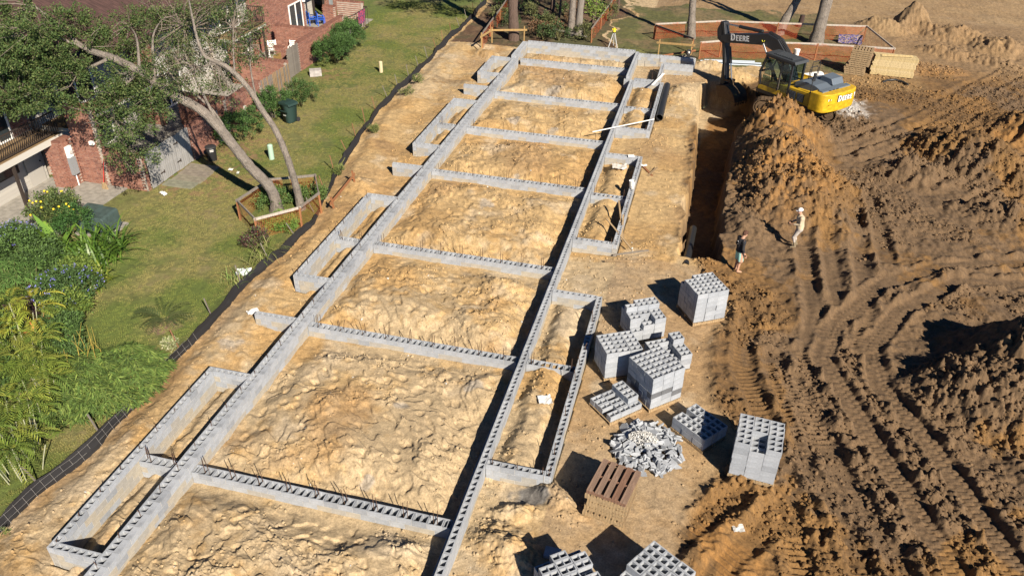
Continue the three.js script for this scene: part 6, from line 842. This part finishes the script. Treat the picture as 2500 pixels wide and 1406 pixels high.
{ const q = new THREE.CapsuleGeometry(0.33, 1.5, 8, 18), P = q.attributes.position; for (let k = 0; k < P.count; k++) { const f = 0.88 + 0.25 * fbm(P.getX(k) * 5 + 3, P.getY(k) * 3 + P.getZ(k) * 4, 3); P.setXYZ(k, P.getX(k) * f, P.getY(k), P.getZ(k) * f); } q.computeVertexNormals(); const m = tag(mesh('fabric_roll', q, std(rgb(0.68, 0.66, 0.62), 0.9)), 'crumpled white roll of fabric lying behind the excavator', 'roll'); m.position.set(18.1, 0.45, -38.4); m.rotation.set(0, 0.62, Math.PI / 2, 'YXZ'); }
{ const q = new THREE.CylinderGeometry(0.17, 0.14, 0.55, 14, 6), P = q.attributes.position; for (let k = 0; k < P.count; k++) { const f = 0.8 + 0.5 * fbm(P.getX(k) * 9, P.getY(k) * 6 + P.getZ(k) * 7, 2); P.setX(k, P.getX(k) * f); P.setZ(k, P.getZ(k) * f); } q.computeVertexNormals(); tag(mesh('sack', q, std(rgb(0.7, 0.7, 0.67), 0.9)), 'small white sack hung on the orange mesh', 'sack').position.set(17.45, 0.75, -42.45); }
{ const g = new THREE.PlaneGeometry(1.6, 0.7, 22, 10), P = g.attributes.position; for (let k = 0; k < P.count; k++) P.setZ(k, 0.25 * fbm(P.getX(k) * 3, P.getY(k) * 3, 3)); g.computeVertexNormals(); const m = tag(mesh('tarp', g, std(rgb(0.22, 0.16, 0.26), 0.7, { side: THREE.DoubleSide, map: tileTex(64, (n) => [0.35 + 0.65 * Math.round(n(12)), 0.4 + 0.6 * Math.round(n(12)), 0.5 + 0.5 * n(8)], true, 0.5) })), 'crumpled purple and white tarp inside the orange mesh', 'tarp'); m.position.set(21.4, 0.45, -47.9); m.rotation.set(-0.8, 0, 0); }
// things on the lawn
{ const t = thing('transformer_box', 'green steel transformer box on a concrete pad beside the strap leaves', 'transformer', [-11.75, 0, -10.6], 0.06); const pad = new Build(); pad.box(1.65, 0.12, 1.3, [0.05, 0.03, 0]); pad.make('pad', concrete, t); const gm = std(rgb(0.075, 0.115, 0.108), 0.5, { map: concreteMap }); const b = new Build(); b.geo(profile([[-0.66, 0.1], [0.66, 0.1], [0.62, 0.74], [0.55, 0.79], [-0.55, 0.85], [-0.66, 0.8]], 1.05, 0.025)); const box = b.make('cabinet', gm, t); const l = new Build(); l.geo(profile([[-0.7, 0.855], [0.0, 0.825], [0.0, 0.855], [-0.7, 0.885]], 1.1, 0.008)); l.make('lid', gm, t); for (let k = 0; k < 9; k++) mesh('rib', plank(0.02, 0.58, 0.02), gm, box).position.set(0.655, 0.42, -0.42 + k * 0.1); const s = new Build(); s.box(0.1, 0.008, 0.06, [-0.3, 0.895, 0.1]); s.make('sticker', whitePaint, t); }
{ const t = thing('wheeled_bin', 'dark green wheeled bin between the two round shrubs', 'bin', [-9.7, groundY(-9.7, -23.5), -23.5], -0.35), gm = std(rgb(0.018, 0.042, 0.036), 0.55); const b = new Build(), s = new THREE.CylinderGeometry(0.42, 0.33, 1.0, 4, 1); s.rotateY(Math.PI / 4); b.geo(s, M4([0, 0.56, 0], [0, 0, 0], [1, 1, 1.1])); b.box(0.56, 0.05, 0.03, [0, 0.72, 0.36]); b.make('body', gm, t); const l = new Build(); l.geo(profile([[-0.4, 1.06], [0.4, 1.06], [0.38, 1.14], [0.1, 1.19], [-0.36, 1.16]], 0.68), M4([0, 0, 0])); l.make('lid', gm, t); for (const x of [-0.24, 0.24]) mesh('wheel', new THREE.CylinderGeometry(0.13, 0.13, 0.06, 14).rotateZ(Math.PI / 2), rubber, t).position.set(x, 0.13, -0.34); const h = new Build(); h.rod([-0.26, 1.05, -0.4], [0.26, 1.05, -0.4], 0.018); h.make('handle', gm, t); mesh('mark', plank(0.2, 0.06, 0.01), std(rgb(0.45, 0.46, 0.42), 0.7), t).position.set(0, 0.5, 0.345); }
{ const t = thing('trash_can', 'round black trash can with a white label beside the white board fence', 'trash can', [-11.05, groundY(-11.05, -18.0), -18.0]); mesh('can', new THREE.LatheGeometry([[0, 0], [0.2, 0], [0.25, 0.68], [0.26, 0.68], [0.26, 0.7]].map(([x, y]) => new THREE.Vector2(x, y)), 24), std(rgb(0.022, 0.023, 0.025), 0.55, { side: THREE.DoubleSide }), t); mesh('lid', new THREE.LatheGeometry([[0, 0.78], [0.12, 0.775], [0.25, 0.74], [0.275, 0.71], [0.275, 0.68], [0.255, 0.68]].map(([x, y]) => new THREE.Vector2(x, y)), 24), std(rgb(0.03, 0.031, 0.033), 0.5, { side: THREE.DoubleSide }), t); const lab = mesh('label', new THREE.CylinderGeometry(0.256, 0.252, 0.11, 10, 1, true, 0.35, 0.7), std(rgb(0.7, 0.7, 0.68), 0.7, { side: THREE.DoubleSide }), t); lab.position.y = 0.58; const st = new Build(); for (let k = 0; k < 4; k++) st.box(0.03, 0.045, 0.006, [Math.sin(0.45 + k * 0.16) * 0.259, 0.58, Math.cos(0.45 + k * 0.16) * 0.259], [0, 0.45 + k * 0.16, 0]); st.make('print', darkTrim, t); }
const post = (name, label, x, z, r, h, mat) => { const t = thing(name, label, 'utility post', [x, groundY(x, z) - 0.03, z]); mesh('tube', new THREE.CylinderGeometry(r, r, h, 20), mat, t).position.y = h / 2; mesh('cap', new THREE.SphereGeometry(r * 1.04, 18, 8, 0, 6.2832, 0, 1.5708).scale(1, 0.55, 1), mat, t).position.y = h; };
post('utility_post', 'pale green plastic utility post beside the slender oak trunk', -8.36, -18.92, 0.13, 0.74, std(rgb(0.33, 0.48, 0.37), 0.6)); post('utility_post', 'tan plastic utility post alone on the lawn', -8.19, -32.75, 0.12, 0.68, std(rgb(0.5, 0.42, 0.26), 0.7));
{ const m = loose('concrete_lump', 'white cast concrete block on the grass by the clipped hedge', 'concrete block', std(rgb(0.5, 0.47, 0.45), 0.95, { map: concreteMap, bumpMap: grainBump, bumpScale: 0.01 }), [0.72, 0.38, 0.5], [-11.85, 0.2, -31.0], [0, 0.5, 0]); }
const scrap = (label, p, w, d, turn, col = [0.68, 0.68, 0.66]) => { const g = new THREE.PlaneGeometry(w, d, 10, 8), P = g.attributes.position; for (let k = 0; k < P.count; k++) P.setZ(k, 0.25 * w * fbm(P.getX(k) * 6 / w + p[0], P.getY(k) * 6 / d, 3)); g.rotateX(-Math.PI / 2); g.computeVertexNormals(); const m = tag(mesh('crumpled_sheet', g, std(rgb(...col), 0.85, { side: THREE.DoubleSide })), label, 'sheet'); m.position.set(p[0], groundY(p[0], p[1]) + 0.02, p[1]); m.rotation.y = turn; };
scrap('crumpled silvery sheet caught in the weeds at the silt fence', [-4.25, -9.1], 0.55, 0.5, 0.3, [0.6, 0.66, 0.66]); scrap('white crumpled sheet at the end of a block wing wall', [-2.4, -6.6], 0.4, 0.3, 0.8); scrap('white paper scrap on leaf litter near the black trash can', [-9.6, -17.2], 0.22, 0.22, 0.2); scrap('white flat scrap on the lawn between the shed leaves', [-9.11, -17.02], 0.12, 0.25, 0.4); scrap('white board scrap on the lawn before the board fence panel', [-11.1, -14.05], 0.5, 0.2, -0.5); scrap('white wrapper inside the first porch frame', [8.6, -4.5], 0.4, 0.4, 0.4); scrap('pale crumpled paper in the second porch frame', [8.5, -21.7], 0.7, 0.6, 0.2, [0.55, 0.52, 0.47]); scrap('small white scrap on sand past the second porch', [9.55, -22.7], 0.35, 0.2, 0.1);
scrap('small white crumpled scrap in the muddy ruts by the block stack', [14.4, -1.2], 0.3, 0.25, 0.3, [0.5, 0.5, 0.48]);
// ---------------------------------------------------------------- people
function skin3(field, lo, hi, cell, color) { // surface of a distance field, one smooth sheet
  const n = [0, 1, 2].map((k) => Math.ceil((hi[k] - lo[k]) / cell) + 1), [nx, ny, nz] = n, F = new Float32Array(nx * ny * nz), id = (i, j, k) => (k * ny + j) * nx + i;
  for (let k = 0; k < nz; k++) for (let j = 0; j < ny; j++) for (let i = 0; i < nx; i++) F[id(i, j, k)] = field(lo[0] + i * cell, lo[1] + j * cell, lo[2] + k * cell);
  const vid = new Int32Array(nx * ny * nz).fill(-1), P = [], idx = [];
  for (let k = 0; k < nz - 1; k++) for (let j = 0; j < ny - 1; j++) for (let i = 0; i < nx - 1; i++) {
    let sx = 0, sy = 0, sz = 0, c = 0; const v = []; for (let q = 0; q < 8; q++) v.push(F[id(i + (q & 1), j + (q >> 1 & 1), k + (q >> 2))]);
    for (const [a, b] of [[0, 1], [2, 3], [4, 5], [6, 7], [0, 2], [1, 3], [4, 6], [5, 7], [0, 4], [1, 5], [2, 6], [3, 7]]) if ((v[a] < 0) !== (v[b] < 0)) { const t = v[a] / (v[a] - v[b]); sx += (a & 1) + t * ((b & 1) - (a & 1)); sy += (a >> 1 & 1) + t * ((b >> 1 & 1) - (a >> 1 & 1)); sz += (a >> 2) + t * ((b >> 2) - (a >> 2)); c++; }
    if (c) { vid[id(i, j, k)] = P.length / 3; P.push(lo[0] + (i + sx / c) * cell, lo[1] + (j + sy / c) * cell, lo[2] + (k + sz / c) * cell); }
  }
  for (let k = 1; k < nz - 1; k++) for (let j = 1; j < ny - 1; j++) for (let i = 1; i < nx - 1; i++) { const a = F[id(i, j, k)] < 0; for (const [d, e, f] of [[[1, 0, 0], [0, 1, 0], [0, 0, 1]], [[0, 1, 0], [0, 0, 1], [1, 0, 0]], [[0, 0, 1], [1, 0, 0], [0, 1, 0]]]) { const b = F[id(i + d[0], j + d[1], k + d[2])] < 0; if (a === b) continue; const w = (s, t) => vid[id(i - s * e[0] - t * f[0], j - s * e[1] - t * f[1], k - s * e[2] - t * f[2])], q = [w(0, 0), w(1, 0), w(1, 1), w(0, 1)]; if (q.includes(-1)) continue; a ? idx.push(q[0], q[1], q[2], q[0], q[2], q[3]) : idx.push(q[0], q[2], q[1], q[0], q[3], q[2]); } }
  const g = new THREE.BufferGeometry(); g.setAttribute('position', new THREE.Float32BufferAttribute(P, 3)); g.setIndex(idx); g.computeVertexNormals(); const C = []; for (let k = 0; k < P.length; k += 3) C.push(...color(P[k], P[k + 1], P[k + 2])); g.setAttribute('color', new THREE.Float32BufferAttribute(C, 3)); g.setAttribute('uv', new THREE.Float32BufferAttribute(new Float32Array(P.length / 3 * 2), 2)); return g;
}
const cap = (a, b, ra, rb) => { const ax = a[0], ay = a[1], az = a[2], dx = b[0] - ax, dy = b[1] - ay, dz = b[2] - az, L = dx * dx + dy * dy + dz * dz; return (x, y, z) => { const t = clamp(((x - ax) * dx + (y - ay) * dy + (z - az) * dz) / L); return Math.hypot(x - ax - dx * t, y - ay - dy * t, z - az - dz * t) - lerp(ra, rb, t); }; };
const smin = (a, b, k) => { const h = clamp(0.5 + 0.5 * (b - a) / k); return lerp(b, a, h) - k * h * (1 - h); };
function person(label, p, turn, J, paint, headTilt, hair) { // J: joints; the body is one sheet, hands and head have finer grids and are merged into it
  const t = thing('person', label, 'person', p, turn), parts = [];
  for (const s of [0, 1]) { parts.push([cap(J.hip[s], J.knee[s], J.thigh ?? 0.1, 0.068), 0.04], [cap(J.knee[s], J.ankle[s], 0.062, 0.043), 0.03], [cap(J.ankle[s], J.toe[s], 0.048, 0.042), 0.02], [cap(J.sh[s], J.el[s], 0.062, 0.05), 0.035], [cap(J.el[s], J.wr[s], 0.05, 0.034), 0.02], [cap(J.belly, J.hip[s], 0.13, 0.11), 0.05], [cap(J.chest, J.sh[s], 0.13, 0.072), 0.06]); if (J.hem) parts.push([cap(J.hip[s], J.hem[s], 0.115, 0.108), 0.025]); }
  parts.push([cap(J.belly, J.chest, 0.15, 0.155), 0.06], [cap(J.chest, J.neck, 0.1, 0.058), 0.04], [cap(J.neck, J.head, 0.056, 0.06), 0.03]);
  const field = (x, y, z) => { let d = 9; for (const [f, k] of parts) { const v = f(x, y, z); d = d > 8 ? v : Math.abs(v - d) > 0.3 ? Math.min(d, v) : smin(d, v, k); } return d; };
  const body = skin3(field, [-0.55, -0.06, -0.55], [0.55, 1.62, 0.55], 0.016, paint);
  const H = J.head, c = Math.cos(headTilt), sn = Math.sin(headTilt), hf = (x, y, z) => { let px = x - H[0], py = y - H[1] - 0.06, pz = z - H[2] - 0.02; const ty = py * c + pz * sn, tz = -py * sn + pz * c; py = ty; pz = tz; const skull = (Math.hypot(px / 0.076, (py - 0.03) / 0.095, (pz + 0.01) / 0.097) - 1) * 0.08, jaw = (Math.hypot(px / 0.056, (py + 0.06) / 0.06, (pz - 0.025) / 0.066) - 1) * 0.06, nose = cap([0, 0.01, 0.085], [0, -0.025, 0.105], 0.008, 0.014)(px, py, pz), ear = Math.min(cap([0.075, 0, -0.005], [0.082, 0.025, -0.015], 0.012, 0.014)(px, py, pz), cap([-0.075, 0, -0.005], [-0.082, 0.025, -0.015], 0.012, 0.014)(px, py, pz)), eye = Math.min(Math.hypot(px - 0.03, py - 0.012, pz - 0.085), Math.hypot(px + 0.03, py - 0.012, pz - 0.085)) - 0.016; return Math.max(smin(smin(smin(skull, jaw, 0.03), nose, 0.012), ear, 0.01), -eye + 0.004 - 0.012); };
  const head = skin3(hf, [H[0] - 0.13, H[1] - 0.14, H[2] - 0.17], [H[0] + 0.13, H[1] + 0.23, H[2] + 0.2], 0.008, (x, y, z) => { const dy = (y - H[1] - 0.06) * c + (z - H[2] - 0.02) * sn, dz = -(y - H[1] - 0.06) * sn + (z - H[2] - 0.02) * c, px = x - H[0]; if (Math.abs(Math.abs(px) - 0.03) < 0.016 && Math.abs(dy - 0.012) < 0.012 && dz > 0.06) return [0.05, 0.03, 0.02]; if (Math.abs(px) < 0.026 && Math.abs(dy + 0.06) < 0.008 && dz > 0.06) return [0.35, 0.12, 0.1]; return [0.42, 0.24, 0.16]; });
  const hands = new Build(); for (const s of [0, 1]) { const w = V(...J.wr[s]), d = w.clone().sub(V(...J.el[s])).normalize(), sd = s ? 1 : -1, out = V(0, 0, 1).addScaledVector(d, -d.z).normalize(), across = d.clone().cross(out).normalize(), sk = rgb(0.42, 0.24, 0.16); hands.geo(new THREE.SphereGeometry(1, 12, 8), new THREE.Matrix4().makeBasis(out.clone().multiplyScalar(0.042), d.clone().multiplyScalar(0.055), across.clone().multiplyScalar(0.018)).setPosition(w.clone().addScaledVector(d, 0.05)), sk); for (let f = 0; f < 4; f++) { const o = (f - 1.5) * 0.02, L = [0.062, 0.074, 0.07, 0.055][f], a = w.clone().addScaledVector(d, 0.085).addScaledVector(out, -o), b = a.clone().addScaledVector(d, L * 0.5).addScaledVector(across, sd * 0.008), e = b.clone().addScaledVector(d, L * 0.38).addScaledVector(across, sd * 0.028); hands.tube([a, b, e], [0.0095, 0.009, 0.0075], 6, sk); } const th = w.clone().addScaledVector(d, 0.03).addScaledVector(out, 0.035); hands.tube([th, th.clone().addScaledVector(d, 0.035).addScaledVector(out, 0.022), th.clone().addScaledVector(d, 0.065).addScaledVector(out, 0.02).addScaledVector(across, sd * 0.012)], [0.011, 0.0105, 0.008], 6, sk); }
  const all = new Build(); all.geo(body).geo(head).geo(hands.geometry()); all.make('body', std(0xffffff, 0.85, { vertexColors: true }), t); hair(t, H, headTilt); return t;
}
const sk = [0.42, 0.24, 0.16];
{ // dark shirt, mint shorts, looking down into the trench
  const J = { hip: [[0.09, 0.92, 0], [-0.09, 0.92, 0]], knee: [[0.1, 0.5, 0.03], [-0.1, 0.5, 0.02]], ankle: [[0.1, 0.09, -0.01], [-0.11, 0.09, -0.02]], toe: [[0.12, 0.035, 0.15], [-0.13, 0.035, 0.14]], hem: [[0.11, 0.56, 0.03], [-0.11, 0.56, 0.03]], belly: [0, 1.0, 0], chest: [0, 1.34, -0.02], neck: [0, 1.52, 0.02], head: [0, 1.6, 0.06], sh: [[0.2, 1.42, -0.02], [-0.2, 1.42, -0.02]], el: [[0.26, 1.14, -0.04], [-0.27, 1.14, -0.04]], wr: [[0.25, 0.9, 0.1], [-0.26, 0.89, 0.08]] };
  const x = 14.12, z = -14.09, t = person('person in black long-sleeved top and mint shorts looking down beside the trench', [x, groundY(x, z) + 0.01, z], Math.atan2(0.9, -0.44), J, (px, py, pz) => { if (py < 0.07) return [0.3, 0.2, 0.12]; if (py < 0.545) return sk; if (Math.abs(px) > 0.2 && py < 1.0) return sk; if (py < 0.93) return [0.34, 0.66, 0.6]; if (py > 1.5) return sk; return [0.016, 0.017, 0.022]; }, 0.35, (tt, H) => { const g = skin3((a, b, c2) => { const p = V(a, b - H[1] - 0.06, c2 - H[2] - 0.02), ty = p.y * Math.cos(0.35) + p.z * Math.sin(0.35), tz = -p.y * Math.sin(0.35) + p.z * Math.cos(0.35); return Math.max((Math.hypot(a / 0.088, (ty - 0.035) / 0.108, (tz + 0.018) / 0.108) - 1) * 0.09 + 0.008 * Math.sin(a * 90) * Math.sin(c2 * 80), Math.min(-(ty - 0.045), 1) * 0.8 - (0.02 - tz) * 0.6 - 0.02); }, [-0.14, H[1] - 0.14, H[2] - 0.18], [0.14, H[1] + 0.24, H[2] + 0.2], 0.009, () => [0.075, 0.03, 0.016]); mesh('hair', g, std(0xffffff, 0.8, { vertexColors: true }), tt); });
  const mark = new Build(), arc = []; for (let k = 0; k <= 9; k++) { const a = 0.7 + k / 9 * 4.4; arc.push([Math.cos(a) * 0.06, 1.33 + Math.sin(a) * 0.07, -0.178 + 0.05 * Math.cos(a) ** 2 * 0.3]); } mark.tube(arc, 0.008, 5); mark.make('shirt_print', whitePaint, t);
}
{ // sand-coloured clothes and a white cap, half turned to the trench, knees bent
  const J = { hip: [[0.09, 0.88, -0.06], [-0.09, 0.88, -0.06]], knee: [[0.11, 0.49, 0.12], [-0.1, 0.47, 0.03]], ankle: [[0.11, 0.08, 0.0], [-0.11, 0.08, -0.1]], toe: [[0.12, 0.03, 0.16], [-0.13, 0.03, 0.06]], belly: [0, 0.98, -0.05], chest: [0, 1.31, 0.0], neck: [0, 1.5, 0.04], head: [0, 1.58, 0.08], thigh: 0.105, sh: [[0.19, 1.4, 0], [-0.19, 1.4, 0]], el: [[0.25, 1.14, 0.02], [-0.25, 1.14, 0.02]], wr: [[0.14, 1.1, 0.25], [-0.14, 1.08, 0.24]] };
  const x = 16.38, z = -16.67; person('person in sand-coloured clothes and white cap standing on the spoil', [x, groundY(x, z) - 0.04, z], Math.atan2(-0.92, 0.1), J, (px, py, pz) => { if (py < 0.3) return [0.2, 0.16, 0.1]; if (py < 0.92) return [0.4, 0.36, 0.32]; if (py > 1.49) return sk; if (Math.abs(px) < 0.17 && pz > 0.22 && py < 1.2) return sk; return [0.43, 0.36, 0.25]; }, 0.3, (tt, H) => { const b = new Build(); b.geo(new THREE.SphereGeometry(0.102, 16, 10, 0, 6.2832, 0, 1.75), M4([0, H[1] + 0.1, H[2] - 0.0], [0.3, 0, 0], [0.92, 1.02, 1.08])); b.geo(new THREE.CylinderGeometry(0.085, 0.085, 0.012, 16, 1, false, -1.2, 2.4), M4([0, H[1] + 0.095, H[2] + 0.075], [0.45, 0, 0], [0.9, 1, 1.15])); b.make('cap', whitePaint, tt); });
}
renderer.render(scene, camera);
